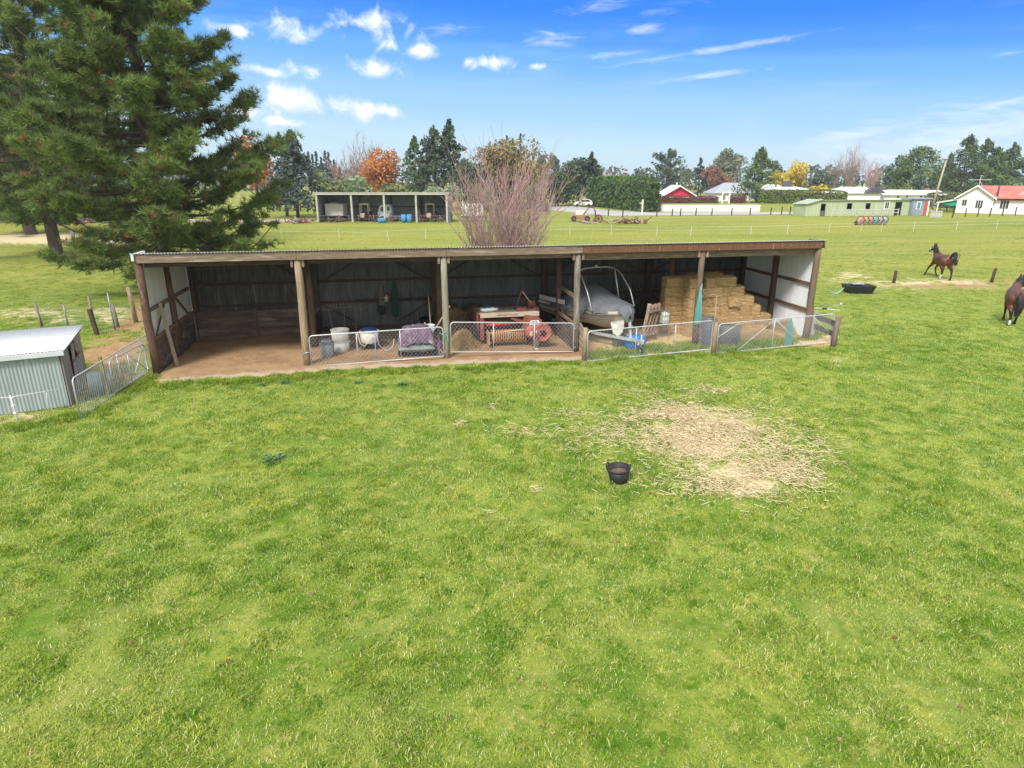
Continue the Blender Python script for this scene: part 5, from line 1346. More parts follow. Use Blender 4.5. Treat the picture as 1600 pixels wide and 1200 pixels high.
def broadleaf(parent, H, R, m, n=3500, leaf=.4, seed=1, z0=.15, nb=16, squash=1., aspect=.7, gaps=.25, droop=0., top=.5):
    r = np.random.default_rng(seed); blobs = []
    zc = H*(z0+1)/2; hz_ = H*(1-z0)/2
    for k in range(nb):
        d = r.normal(0, 1, 3); d /= np.linalg.norm(d); q = r.random()**.4*.72
        blobs.append((np.array([d[0]*R*q, d[1]*R*q, zc+d[2]*hz_*q*squash]), R*(.28+.22*r.random()), hz_*(.22+.2*r.random())))
    C = []; Nn = []; T = []
    per = n//nb
    for (c, br, bz) in blobs:
        d = r.normal(0, 1, (per, 3)); d /= np.linalg.norm(d, axis=1)[:,None]
        q = (.45+.6*r.random(per)**.5)[:,None]
        p = c + d*q*np.array([br, br, bz])
        k = fbm(p[:,0]*1.+p[:,2]*.7, p[:,1]+p[:,2]*.6, R*.35, seed, 3) > gaps
        tb = r.random()*.5
        C.append(p[k]); Nn.append(d[k]+np.array([0,0,top])); T.append(np.clip(tb+r.random(k.sum())*.5, 0, 1))
    C = np.concatenate(C); Nn = np.concatenate(Nn); T = np.concatenate(T)
    ok = C[:,2] > .1; C, Nn, T = C[ok], Nn[ok], T[ok]
    return leaf_mesh('crown', C, Nn, leaf, aspect, m, parent, T, r, droop)

def conifer(parent, H, R, m, n=4200, leaf=.45, seed=1, z0=.06, shape=.85, droop=.25, nbr=130, ragged=.3, aspect=.45, flat=False):
    r = np.random.default_rng(seed); C = []; Nn = []; T = []
    per = max(6, n//nbr)
    for k in range(nbr):
        s = (k+.5)/nbr; z = H*(z0+(1-z0)*s**.95)
        L = R*((1-s)**shape*(1-ragged+2*ragged*r.random())+.03)
        if s < .12: L *= .6+3.3*s
        a = r.random()*2*PI; t = r.random(per)**.6
        wv = L*.20*(1-t*.5)
        lat = (r.random(per)-.5)*2*wv
        x = np.cos(a)*L*t - np.sin(a)*lat; y = np.sin(a)*L*t + np.cos(a)*lat
        up = .25*L*np.sin(t*PI*.6) if not flat else .15*L*t
        zz = z + up - droop*L*t**1.6 + r.normal(0, .05*R, per)
        C.append(np.stack([x, y, zz], -1)); Nn.append(np.stack([np.cos(a)*np.ones(per)*.5, np.sin(a)*np.ones(per)*.5, np.ones(per)], -1))
        T.append(np.clip(.15+.5*t*r.random()+.35*r.random(per), 0, 1))
    C = np.concatenate(C); C[:,2] = np.maximum(C[:,2], .15)
    return leaf_mesh('crown', C, np.concatenate(Nn), leaf, aspect, m, parent, np.concatenate(T), r)

def twigs(parent, name, H, R, m, stems=30, seed=1, r0=.05, levels=2, kids=6, upright=.6, base=.25, z0=0., wig=.12, tip=.006, sides=4):
    rr = random.Random(seed); b = MB()
    def grow(p, d, L, rad_, lev):
        pts = [p]; q = p.copy(); dd = d.copy(); n = 5
        for i in range(n):
            dd = (dd + Vector((rr.gauss(0,wig), rr.gauss(0,wig), rr.gauss(0,wig)*.6+.05))).normalized(); q = q + dd*L/n; pts.append(q.copy())
        b.tube(pts, [rad_*(1-.8*i/n)+tip*.5 for i in range(n+1)], sides if lev > 0 else 5, cap=False)
        if lev >= levels: return
        for k in range(kids):
            i = rr.randint(1, n); a = rr.uniform(0, 2*PI)
            side = dd.orthogonal().normalized(); side.rotate(Matrix.Rotation(a, 3, dd))
            grow(pts[i], (dd*1.0+side*rr.uniform(.3,.65)+Vector((0,0,.12))).normalized(), L*rr.uniform(.35,.6), max(tip, rad_*.42), lev+1)
    for k in range(stems):
        a = rr.uniform(0, 2*PI); q = math.sqrt(rr.random())
        p = Vector((base*q*math.cos(a), base*q*math.sin(a), z0))
        tx = Vector((R*q*math.cos(a), R*q*math.sin(a), H-z0))*(1.0)
        d = Vector((tx.x*1.0, tx.y*1.0, tx.z)).normalized()
        Lm = (tx.length)*rr.uniform(.62,.86)*(1-.30*q*q)
        grow(p, d, Lm, r0*rr.uniform(.6,1.1), 0)
    return b.build(name, m, parent)

def spot(px, Y): return Vector((xat(px, Y), Y, 0))
def pxm(Y, z=3): return FOC/(Y*CP-(z-CAMH)*SP)         # photo pixels per metre at distance Y

# foliage colours
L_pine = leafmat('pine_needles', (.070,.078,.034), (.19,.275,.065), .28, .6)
L_fir = leafmat('fir_spray', (0.033,0.054,0.046), (0.102,0.141,0.109), .12, .3)
L_con = leafmat('conifer_spray', (0.038,0.067,0.028), (0.141,0.211,0.064), .15, .3)
L_cy = leafmat('cypress_spray', (0.038,0.074,0.023), (0.173,0.256,0.058), .18, .3)
L_mac = leafmat('macrocarpa_spray', (0.038,0.061,0.041), (0.115,0.160,0.083), .15, .3)
L_blue = leafmat('far_fir_spray', (.030,.055,.05), (.075,.12,.095), .1, .2)
L_euc = leafmat('gum_leaves', (0.083,0.109,0.064), (0.243,0.262,0.147), .2, .3)
L_eucf = leafmat('far_gum_leaves', (.07,.10,.06), (.17,.20,.12), .2, .3)
L_or = leafmat('orange_leaves', (0.256,0.096,0.028), (0.717,0.307,0.096), .35, .5)
L_cop = leafmat('copper_leaves', (0.166,0.083,0.058), (0.410,0.218,0.147), .3, .5)
L_yel = leafmat('yellow_leaves', (0.384,0.256,0.038), (0.800,0.666,0.096), .4, .4)
L_gold = leafmat('olive_gold_leaves', (0.109,0.090,0.032), (0.346,0.269,0.109), .25, .35)
L_sil = leafmat('silver_green_leaves', (0.154,0.211,0.109), (0.346,0.422,0.243), .25, .5)
L_ol = leafmat('olive_bush_leaves', (0.096,0.128,0.045), (0.256,0.282,0.115), .25, .5)
L_hed = leafmat('hedge_leaves', (0.031,0.070,0.023), (0.128,0.218,0.054), .18, .6)
L_red = leafmat('red_hedge_leaves', (0.096,0.038,0.038), (0.243,0.109,0.090), .2, .6)
bark_t = mat('twig_brown', (.34,.26,.22), (.22,.165,.14), 5, .9)
bark_p = mat('twig_mauve', (.42,.285,.255), (.29,.195,.175), 4, .9, stretch=(.6,.6,.6))
bark_y = mat('stem_olive', (.36,.29,.18), (.24,.19,.13), 4, .9)

# ---- the big pine beside the shed and its neighbours: real whorled limbs carrying tufts of needles
def pine(label, loc, H, R, seed, ntuft=9000, z0=.07, trunk_r=.42, lean=(0,0), tuft=.42, needles=16, limbs=120, wid=.016, group=None, forks=2, low=0.12, bias=None):
    r = np.random.default_rng(seed); rr = random.Random(seed)
    t = thing('pine_tree', label, 'tree', loc, 0, group)
    tb = MB()
    tops = [Vector((lean[0], lean[1], H))]
    P = [Vector((lean[0]*s**1.2 + .25*math.sin(s*5+seed), lean[1]*s + .2*math.cos(s*4+seed), H*s)) for s in np.linspace(0, 1, 8)]
    tb.tube([P[0]-Vector((0,0,.3))]+P, [trunk_r*1.5, trunk_r*1.2]+[trunk_r*(1-.85*s)+.03 for s in np.linspace(.12, 1, 7)], 10)
    for f in range(forks):
        i = 3+f; a = rr.uniform(0, 2*PI)
        d = Vector((math.cos(a)*.35, math.sin(a)*.35, 1))
        q = [P[i]+d*H*.11*k+Vector((0,0,0)) for k in range(5)]
        tb.tube(q, [trunk_r*.5, trunk_r*.45, trunk_r*.35, trunk_r*.22, .05], 8)
    C = []; D = []; T = []
    per = ntuft//limbs
    for k in range(limbs):
        s = (k+.5)/limbs; zt_ = low+(1-low)*s
        i = min(6, int(zt_*7)); p = P[i]+(P[i+1]-P[i])*(zt_*7-i)
        a = k*2.399+rr.uniform(-.5,.5)
        prof = (1-zt_**1.6)**.85*(.66+.34*min(1, (zt_-low+.10)/.30))
        L = R*prof*rr.uniform(.62, 1.12)+.5
        if bias: L *= 1+bias[2]*max(0, math.cos(a-bias[0]))*math.exp(-((zt_-bias[1])/.22)**2)
        up = rr.uniform(-.12,.28)+.35*zt_
        tipup = rr.uniform(.05,.25)
        pts = []
        for j in range(7):
            q = j/6
            pts.append(p+Vector((math.cos(a+.25*q*math.sin(k))*L*q, math.sin(a+.25*q*math.sin(k))*L*q, L*(up*q-.20*math.sin(q*PI*.8)*(1-zt_)+tipup*q**3))))
        tb.tube(pts, [max(.02, trunk_r*.26*(1-zt_*.6)*(1-.85*j/6)) for j in range(7)], 5, cap=False)
        # sub-branches carry the tufts in leafy pads
        npad = max(4, int(per/14))
        for m_ in range(npad):
            q = .14+.86*rr.random()**.65; j = min(5, int(q*6)); c = pts[j]+(pts[j+1]-pts[j])*(q*6-j)
            ang = a+rr.choice((1,-1))*rr.uniform(.2,1.15); sub = L*.30*(1.15-q*.55)*rr.uniform(.3,1)
            e = c+Vector((math.cos(ang)*sub, math.sin(ang)*sub, sub*rr.uniform(-.15,.35)))
            if m_ % 2 == 0: tb.tube([c, (c+e)/2+Vector((0,0,-.05)), e], [.03,.02,.01], 3, cap=False)
            nn = max(3, int(per/npad))
            w_ = r.random(nn)**.7
            X = np.array(c)[None]+(np.array(e)-np.array(c))[None]*w_[:,None]+r.normal(0, .13+.06*sub, (nn,3))*np.array([1.1,1.1,.55])
            dirn = np.array(e-c)/(sub+1e-6)*.5+np.array([0,0,.75]); 
            C.append(X); D.append(np.tile(dirn, (nn,1))+r.normal(0,.35,(nn,3)))
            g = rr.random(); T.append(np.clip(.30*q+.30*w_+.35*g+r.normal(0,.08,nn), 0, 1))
    C = np.concatenate(C); D = np.concatenate(D); T = np.concatenate(T); ok = C[:,2] > 1.1; C, D, T = C[ok], D[ok], T[ok]; n = len(C)
    D /= np.linalg.norm(D, axis=1)[:,None]
    # needles: slim triangles fanned about the tuft axis
    nd = r.normal(0, 1, (n, needles, 3)); nd /= np.linalg.norm(nd, axis=2)[:,:,None]
    nd = nd*.85+D[:,None,:]*.75; nd /= np.linalg.norm(nd, axis=2)[:,:,None]
    sd_ = np.cross(nd, r.normal(0,1,(n,needles,3))); sd_ /= np.linalg.norm(sd_, axis=2)[:,:,None]+1e-9
    ln = tuft*(.55+.6*r.random((n,needles,1)))
    base = C[:,None,:]-D[:,None,:]*.05
    V = np.stack([base+nd*ln*.12-sd_*wid, base+nd*ln*.12+sd_*wid, base+nd*ln], 2).reshape(-1,3)
    dm = np.zeros(n, bool); dm[np.array(rr.sample(range(n), max(1, n//28)))] = True
    tt = np.clip(np.repeat(T, needles)+r.normal(0,.10,n*needles), 0, .95); tt = np.where(np.repeat(dm, needles), 1.4, tt)
    tb.build('trunk', barkm, t, True)
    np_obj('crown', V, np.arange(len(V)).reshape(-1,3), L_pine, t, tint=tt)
    return t
pine('big bright green pine filling the upper left, its skirts hanging behind the shed roof', spot(268, 35), 17.5, 6.5, 5, 27000, limbs=130, needles=15, forks=2, low=.095, wid=.02)
pine('tall pine rising out of the top left corner behind the big pine', spot(85, 54), 25, 9.5, 8, 20000, limbs=140, needles=12, tuft=.55, wid=.028, low=.12, lean=(1.5,0))
pine('leaning pine whose bare trunk stands in the dry grass at the far left', Vector((xat(52, dist(366)), dist(366), 0)), 22, 8.5, 11, 13000, limbs=100, needles=11, tuft=.6, wid=.032, low=.12, lean=(-5,1), trunk_r=.55)
pine('dark pine at the left edge with a thick trunk behind the leaning pine', Vector((xat(16, dist(346)), dist(346), 0)), 23, 9, 14, 9000, limbs=80, needles=10, tuft=.7, wid=.04, low=.08, trunk_r=.75)
pine('pine farther back whose dark trunk shows just right of the leaning trunk', Vector((xat(66, dist(345)), dist(345), 0)), 22, 9, 17, 9000, limbs=80, needles=10, tuft=.7, wid=.04, low=.08, trunk_r=.7)
pine('pine at the edge of the grove seen through the gap right of the trunks', spot(165, 100), 20, 8, 19, 8000, limbs=80, needles=10, tuft=.7, wid=.04, low=.08, trunk_r=.5)

# ---- bare multi-stemmed tree behind the shed
BS = thing('bare_tree', 'bare many-stemmed tree with mauve brown twigs rising behind the shed roof', 'tree', spot(787, 31.5))
twigs(BS, 'stems', 5.4, 3.3, bark_y, 42, 3, .042, 0, 0, base=.6, wig=.07, tip=.014)
twigs(BS, 'twigs', 5.9, 3.2, bark_p, 48, 4, .021, 2, 7, base=.55, z0=.25, wig=.07, tip=.0085, sides=3)

# ---- trees of the far side, each placed by its own distance
seedc = [100]
def tree(kind, name, label, px, ytop, Y, wpx, m, group=None, ybase=None, **k):
    seedc[0] += 1
    loc = spot(px, Y); H_ = zat(ytop, Y); R_ = wpx/2/pxm(Y)
    t = thing(name, label, 'tree', loc, random.uniform(0, 6), group)
    bk_ = k.pop('bark', barkd)
    if kind == 'con':
        trunk(t, H_*.97, max(.12, H_*.018), bk_, seed=seedc[0]); conifer(t, H_, R_*1.3, m, seed=seedc[0], **k)
    elif kind == 'broad':
        trunk(t, H_*.75, max(.12, H_*.022), bk_, limbs=9, R=R_, seed=seedc[0]); broadleaf(t, H_, R_, m, seed=seedc[0], **k)
    elif kind == 'bare':
        trunk(t, H_*.45, max(.1, H_*.018), bk_, seed=seedc[0])
        twigs(t, 'crown', H_, R_, m, k.pop('stems', 16), seedc[0], max(.06, H_*.008), k.pop('levels', 2), k.pop('kids', 6), base=.3, z0=H_*.12, wig=.12, tip=.022, sides=3)
    return t
tree('con', 'fir_tree', 'dark blue-green fir standing alone right of the big pine', 466, 207, 108, 88, L_fir, n=5200, leaf=.62, z0=.12, droop=.45, nbr=150, ragged=.25)
tree('con', 'fir_tree', 'slim second top of dark fir close behind the lone fir', 449, 210, 113, 44, L_fir, n=2200, leaf=.6, z0=.2, droop=.4, nbr=90)
tree('broad', 'maple_tree', 'orange autumn tree peeping out between the big pine and the lone fir', 405, 204, 135, 62, L_or, n=3200, leaf=.6, z0=.2, gaps=.3)
tree('broad', 'maple_tree', 'second orange autumn tree behind the lower skirt of the big pine', 437, 262, 130, 46, L_or, n=1500, leaf=.6, z0=.1, gaps=.3)
for i, (px, yt, wp) in enumerate([(487,238,13),(493,241,10),(499,237,12),(506,246,12),(513,236,14),(518,238,13),(526,250,12),(533,262,14)]):
    tree('con', 'far_fir', ['leftmost slender far blue fir beside the lone dark fir', 'second far blue fir from the lone dark fir', 'third far blue fir from the lone dark fir, level with its neighbours', 'short far blue fir in the dip of the far row', 'tallest far blue fir right of the dip', 'far blue fir touching the tallest one', 'lower far blue fir towards the pinkish birches', 'last low far blue fir beside the pinkish birches'][i], px, yt, 290, wp, L_blue, 'far blue firs on the skyline', n=700, leaf=1.1, nbr=50, droop=.3)
tree('bare', 'birch_tree', 'pinkish bare birch right of the far blue firs', 541, 245, 175, 38, bark_p, stems=12)
tree('bare', 'birch_tree', 'taller grey-mauve bare birch left of the orange tree', 556, 240, 170, 36, mat('twig_grey', (.36,.31,.30), (.27,.22,.22), 5, .9), stems=12)
tree('con', 'cypress_tree', 'thin rusty conifer among the bare birches', 572, 262, 180, 20, L_cop, n=700, leaf=.7, nbr=50)
tree('broad', 'bush_tree', 'olive bushy tree left behind the far shed', 512, 262, 135, 66, L_ol, n=2400, leaf=.6, z0=.02, gaps=.2)
tree('broad', 'bush_tree', 'low grey-olive tree directly behind the roof of the far shed', 556, 268, 138, 62, L_sil, n=2200, leaf=.6, z0=.02, gaps=.22)
tree('broad', 'bush_tree', 'pale olive bush behind the middle of the far shed roof', 617, 284, 132, 60, L_ol, n=1800, leaf=.55, z0=.02, gaps=.2)
tree('broad', 'maple_tree', 'big orange autumn tree above the far shed', 596, 222, 152, 92, L_or, n=5200, leaf=.55, z0=.1, gaps=.42, nb=26)
tree('bare', 'bare_tree', 'thin bare tree whose twigs stick out of the orange tree', 575, 228, 156, 60, mat('twig_rust', (.30,.17,.12), (.22,.12,.09), 5, .9), stems=10)
tree('con', 'conifer_tree', 'feathery pale-topped conifer right of the orange tree', 652, 215, 150, 54, L_con, n=2600, leaf=.7, nbr=90, ragged=.45, droop=.2)
tree('con', 'conifer_tree', 'tall dark open conifer left of the pair above the far shed', 681, 203, 138, 80, L_mac, n=4200, leaf=.75, nbr=90, ragged=.45, droop=.1, shape=.8)
tree('con', 'conifer_tree', 'tallest dark conifer of the pair above the far shed, with a spire top', 705, 191, 142, 76, L_mac, n=4200, leaf=.75, nbr=90, ragged=.5, droop=.1, shape=1.0)
tree('broad', 'macrocarpa_tree', 'dark spreading evergreen between the spire conifer and the olive-gold tree', 727, 238, 140, 76, L_mac, n=3400, leaf=.7, z0=.02, gaps=.25)
tree('broad', 'silver_shrub', 'silver green shrub at the right end of the far shed', 694, 277, 116, 66, L_sil, n=2600, leaf=.5, z0=.0, gaps=.15, top=.7)
tree('broad', 'willow_tree', 'wide olive-gold tree behind the bare many-stemmed tree', 798, 213, 150, 128, L_gold, n=7500, leaf=.62, z0=.05, gaps=.2, nb=34, droop=.3)
for i, (px, yt, wp) in enumerate([(792,212,9),(801,216,9),(813,209,13)]):
    tree('con', 'far_fir', ['left one of three dark spires poking over the olive-gold tree', 'middle low one of three dark spires over the olive-gold tree', 'right and tallest of three dark spires over the olive-gold tree'][i], px, yt, 250, wp*1.3, L_fir, 'dark spires behind the olive-gold tree', n=600, leaf=1., nbr=45)
tree('broad', 'evergreen_bush', 'dark shrub under the left side of the olive-gold tree', 752, 283, 138, 60, L_hed, n=1800, leaf=.6, z0=0., gaps=.2)
tree('broad', 'evergreen_bush', 'dark shrub behind the middle of the bare many-stemmed tree', 795, 286, 139, 56, L_mac, n=1800, leaf=.6, z0=0., gaps=.2)
tree('broad', 'evergreen_bush', 'dark green shrub under the right side of the olive-gold tree', 836, 284, 141, 56, L_hed, n=1800, leaf=.6, z0=0., gaps=.2)
tree('broad', 'gum_tree', 'small far gum tree just right of the olive-gold crown', 845, 233, 260, 22, L_eucf, n=900, leaf=.9, z0=.2)
tree('broad', 'gum_tree', 'rounder far gum tree left of the dark evergreens', 866, 232, 260, 26, L_eucf, n=1000, leaf=.9, z0=.2)
tree('broad', 'macrocarpa_tree', 'dark evergreen mass with jagged top behind the white car', 902, 238, 165, 70, L_mac, n=4200, leaf=.75, z0=.02, gaps=.3, nb=20)
tree('con', 'macrocarpa_tree', 'dark leaning-topped evergreen at the right of the jagged mass', 922, 240, 160, 42, L_mac, n=1800, leaf=.75, nbr=50, ragged=.6)
tree('broad', 'evergreen_tree', 'mid green lower evergreen left of the white car', 872, 262, 155, 62, L_con, n=3000, leaf=.65, z0=.0, gaps=.2)
tree('bare', 'dead_tree', 'pale cut-back dead trunk standing above the white car', 905, 283, 150, 26, barkp, stems=7, levels=1, kids=3, bark=barkp)
tree('bare', 'bare_tree', 'brown bare tree over the left end of the clipped hedge', 948, 262, 240, 34, bark_t, stems=12)
tree('broad', 'copper_tree', 'low rusty crown seen over the top of the clipped hedge', 978, 270, 235, 50, L_cop, n=1300, leaf=.8, z0=.3)
tree('con', 'macrocarpa_tree', 'lopsided dark macrocarpa above the red house', 1040, 238, 255, 62, L_mac, n=3200, leaf=1.05, nbr=60, ragged=.6, shape=.55, flat=True, droop=-.1)
tree('con', 'conifer_tree', 'narrow dark conifer left of the copper tree', 1090, 248, 245, 26, L_fir, n=1200, leaf=.95, nbr=60)
tree('broad', 'copper_tree', 'copper-brown half-bare tree behind the red house', 1116, 252, 240, 56, L_cop, n=3000, leaf=.75, z0=.1, gaps=.34)
tree('broad', 'gum_tree', 'grey-green gum tree standing highest behind the pale house', 1131, 223, 285, 56, L_euc, n=3400, leaf=1., z0=.2, gaps=.3, nb=14)
tree('con', 'cypress_tree', 'bushy green conifer in front of the pale grey-roofed house', 1181, 233, 178, 58, L_cy, n=5200, leaf=.62, nbr=140, ragged=.3, shape=.7, z0=.01, droop=.05)
tree('broad', 'evergreen_tree', 'small dark crown over the left of the yellow willow', 1210, 247, 275, 24, L_mac, n=1000, leaf=.9, z0=.2)
tree('broad', 'willow_tree', 'bright yellow willow right of the bushy green conifer', 1216, 256, 232, 34, L_yel, n=2200, leaf=.6, z0=.1, droop=.7, gaps=.2)
tree('broad', 'willow_tree', 'taller bright yellow willow above the dark-walled building', 1241, 249, 234, 42, L_yel, n=2900, leaf=.6, z0=.1, droop=.7, gaps=.2)
tree('broad', 'evergreen_tree', 'dark round evergreen right of the yellow willows', 1279, 262, 240, 46, L_mac, n=2200, leaf=.8, z0=.02)
tree('broad', 'yellow_shrub', 'golden shrub in front of the long green hedge', 1280, 287, 190, 42, L_yel, n=1500, leaf=.5, z0=.0, gaps=.2)
tree('bare', 'bare_tree', 'bare brown tree over the left end of the white garage', 1300, 252, 270, 36, bark_t, stems=14)
tree('bare', 'bare_tree', 'tallest bare brown tree behind the white garage', 1325, 237, 268, 62, bark_t, stems=24)
tree('bare', 'bare_tree', 'low bare reddish tree right behind the white garage gable', 1358, 256, 262, 48, bark_p, stems=18)
tree('broad', 'evergreen_tree', 'dull olive evergreen left of the big round cypress', 1401, 236, 225, 40, L_mac, n=2400, leaf=.8, z0=.05)
tree('con', 'cypress_tree', 'big round-topped green cypress behind the long white house', 1428, 234, 215, 78, L_cy, n=6200, leaf=.72, nbr=150, ragged=.25, shape=.5, z0=.01, droop=.05)
tree('con', 'cypress_tree', 'tallest cypress with a ragged spire left above the red-roofed house', 1497, 214, 205, 66, L_con, n=5200, leaf=.75, nbr=110, ragged=.4, shape=.72, z0=.01)
tree('con', 'cypress_tree', 'second cypress of the row, its spire just right of the tallest', 1526, 219, 208, 56, L_con, n=4200, leaf=.75, nbr=100, ragged=.4, shape=.7, z0=.01)
tree('con', 'cypress_tree', 'yellow-tinged cypress in the middle of the row above the red roof', 1545, 233, 206, 52, L_cy, n=3800, leaf=.75, nbr=100, ragged=.35, shape=.7, z0=.01)
tree('con', 'cypress_tree', 'double-topped cypress right of the yellow-tinged one', 1568, 225, 212, 54, L_con, n=3800, leaf=.75, nbr=100, ragged=.4, shape=.75, z0=.01)
tree('con', 'cypress_tree', 'cypress at the right edge above the end of the red roof', 1592, 227, 212, 52, L_con, n=3800, leaf=.75, nbr=100, ragged=.4, shape=.72, z0=.01)
tree('con', 'cypress_tree', 'cypress just cut off by the right edge of the view', 1622, 222, 212, 58, L_con, n=3400, leaf=.75, nbr=100, ragged=.4, shape=.75, z0=.01)
tree('con', 'cypress_tree', 'lower dark cypress filling in left of the tallest spire', 1474, 243, 218, 44, L_fir, n=2600, leaf=.8, nbr=90, ragged=.4, z0=.01)
tree('broad', 'green_shrub', 'bright green shrub at the right edge beside the red roof', 1592, 283, 150, 46, L_sil, n=1700, leaf=.45, z0=.0, gaps=.15)

# ---- hedges: boxes of leaf with soft shoulders
def hedge(name, label, A, B, depth, h, m, n, leaf, seed, bulge=.25, end=True, group=None):
    r = np.random.default_rng(seed); A, B = Vector(A), Vector(B); d = B-A; L = d.length
    t = thing(name, label, 'hedge', A, math.atan2(d.y, d.x), group)
    u = r.random(n)*L; side = r.random(n)
    y = np.where(side < .42, 0., np.where(side < .8, r.random(n)*depth, depth)); z = np.where((side >= .42) & (side < .8), h, h*r.random(n))
    nx = np.zeros(n); 
    e = r.random(n) < .12
    u = np.where(e, np.where(r.random(n) < .5, 0, L), u); y = np.where(e, r.random(n)*depth, y); z = np.where(e, h*r.random(n), z)
    bump = (fbm(u, z*1.3+y, 1.6, seed, 3)-.5)*bulge*2
    # rounded shoulders
    k = np.clip((z/h-.72)/.28, 0, 1)**2*.28*depth
    y = depth/2+(y-depth/2)*(1-k/depth*1.2); ue = np.minimum(u, L-u); 
    z = z*(1-.16*np.exp(-ue/(.35*h)))+bump*.6*(z > h*.5)
    C = np.stack([u+r.normal(0,.08,n), y-bump*(y < depth/2)+r.normal(0,.08,n), np.maximum(z, .05)], -1)
    Nn = np.stack([np.zeros(n), np.where(y < depth*.3, -1., .2), np.where(side >= .42, 1., .4)], -1)
    tint = np.clip(.5*fbm(u, z, 1.1, seed+3, 3)+.5*r.random(n), 0, 1)
    leaf_mesh('foliage', C, Nn, leaf, .7, m, t, tint, r)
    MB().box(.3,.35,0,L-.3,depth-.35,h*.8).build('branches', barkd, t)
    return t
ya = dist(326); A = Vector((xat(916, 156), 156, 0)); B = Vector((xat(1006, dist(331)-1), dist(331)-1, 0))
hedge('clipped_hedge', 'tall dark green clipped hedge right of the white car', A, B, 3.4, zat(276, 145)*.98, L_hed, 9000, .5, 3, .5)
hedge('long_hedge', 'long low green hedge behind the green stable row', spot(1187, 172), spot(1322, 168), 3, 3.3, leafmat('light_hedge', (.06,.10,.022), (.20,.25,.06), .2, .5), 4200, .45, 4, .3)
hedge('red_hedge', 'dark red-leaved hedge along the front of the red house', spot(1026, 172), spot(1088, 173), 1.2, 1.8, L_red, 1500, .35, 5, .35)
hedge('red_hedge', 'reddish hedge between the red house and the pale house', spot(1090, 173), spot(1122, 173), 1.2, 1.8, L_red, 900, .35, 6, .35)
hedge('red_hedge', 'short red hedge in front of the pale house, right of its gate', spot(1140, 173), spot(1166, 173), 1.2, 1.9, L_red, 700, .35, 7, .35)
hedge('grey_hedge', 'grey-green hedge between the power pole and the red-roofed house', spot(1440, 150), spot(1497, 140), 2.5, 3.1, L_ol, 2200, .4, 8, .4)
# one far belt of woodland closes the skyline
r = np.random.default_rng(77); C = []; T = []
for k in range(260):
    x = -420+k*3.9+r.normal(0,2); Y = 380+r.normal(0,18); h = 7+6*fbm(np.array([x]), np.array([3.]), 30, 4)[0]+r.random()*3.0; w_ = 3+2*r.random()
    n = 70; d = r.normal(0,1,(n,3)); d /= np.linalg.norm(d,axis=1)[:,None]
    C.append(np.array([x, Y, h*.5])+d*np.array([w_, w_, h*.5])); T.append(np.full(n, r.random()))
C = np.concatenate(C); C[:,2] = np.maximum(C[:,2], .2)
o = leaf_mesh('distant_woodland', C, np.tile([0,-.5,.6], (len(C),1)), 2.0, .8, leafmat('far_wood', (.045,.065,.04), (.12,.13,.075), .1, .1), None, np.concatenate(T), r)
tag(o, 'hazy far-off belt of mixed trees along the skyline', 'woodland', kind='stuff')

# the air itself: one box of thin, even haze round everything
hz_m = bpy.data.materials.new('haze'); N = NT(hz_m); out = N.n('ShaderNodeOutputMaterial'); pv = N.n('ShaderNodeVolumePrincipled')
pv.inputs['Color'].default_value = (.86,.92,1,1); pv.inputs['Density'].default_value = .0003; pv.inputs['Anisotropy'].default_value = .1
N.l(pv.outputs[0], out.inputs['Volume'])
o = MB().box(-1150,-200,-1.2,1150,1350,34).build('haze', hz_m); tag(o, 'thin pale haze in the air over the farmland', 'haze', kind='stuff')
sc.cycles.volume_bounces = 0
# ================================================================== FAR SIDE OF THE PADDOCK
roadm = mat('pale_road', (.40,.39,.38), (.33,.32,.31), .5, .9, world=True)
def sheet_poly(name, pix, z, m, kind='structure'):
    pts = [G(*p) for p in pix]
    o = MB().add([(p.x, p.y, z) for p in pts], [tuple(range(len(pts)))]).build(name, m); o['kind'] = kind; return o
sheet_poly('road', [(800,318),(862,319.5),(900,322.5),(960,329.5),(1020,332.2),(1130,331.6),(1250,331.2),(1250,334.6),(1130,335.6),(1040,336.6),(960,337.4),(915,334.5),(862,328),(800,324)], .012, roadm)
sheet_poly('gravel_track', [(-60,341),(60,340.5),(160,341.5),(330,343),(470,342),(470,346),(330,348),(160,347.5),(60,346.5),(-60,347)], .012, mat('track_gravel', (.46,.38,.30), (.36,.30,.23), .6, .95, world=True))

# ---- the far open shed with its clutter
Ys = dist(347.5); x0, x1 = xat(498, Ys), xat(701, Ys); Hs = zat(300, Ys)
FS = thing('machinery_shed', 'grey open-fronted machinery shed with four bays across the paddock', 'shed', (x0, Ys, 0)); Ls = x1-x0; Ds = 5.5
gpost = mat('pale_green_post', (.44,.44,.39), (.34,.34,.30), 2, .8); fasc = mat('pale_fascia', (.58,.57,.51), (.48,.47,.42), 1, .7)
shd = mat('shed_lining', (.22,.23,.24), (.165,.17,.18), 1, .7)
MB().corr((0,Ds,.0), (Ls,0,0), (0,0,Hs-.5), .4, .03, 4, 1).build('back_wall', shd, FS, True)
MB().box(0,Ds-.12,1.9,Ls,Ds-.06,2.05).build('girt', darkwood, FS)
MB().box(-.1,0,0,.0,Ds,Hs-.35).build('side_wall', shd, FS); MB().box(Ls,0,0,Ls+.1,Ds,Hs-.35).build('side_wall', shd, FS)
MB().add([(-.3,-.4,Hs-.02),(Ls+.3,-.4,Hs-.02),(Ls+.3,Ds+.2,Hs-.62),(-.3,Ds+.2,Hs-.62),(-.3,-.4,Hs-.10),(Ls+.3,-.4,Hs-.10),(Ls+.3,Ds+.2,Hs-.7),(-.3,Ds+.2,Hs-.7)], [(0,1,2,3),(7,6,5,4),(0,4,5,1),(1,5,6,2),(2,6,7,3),(3,7,4,0)]).build('roof', roofm, FS)
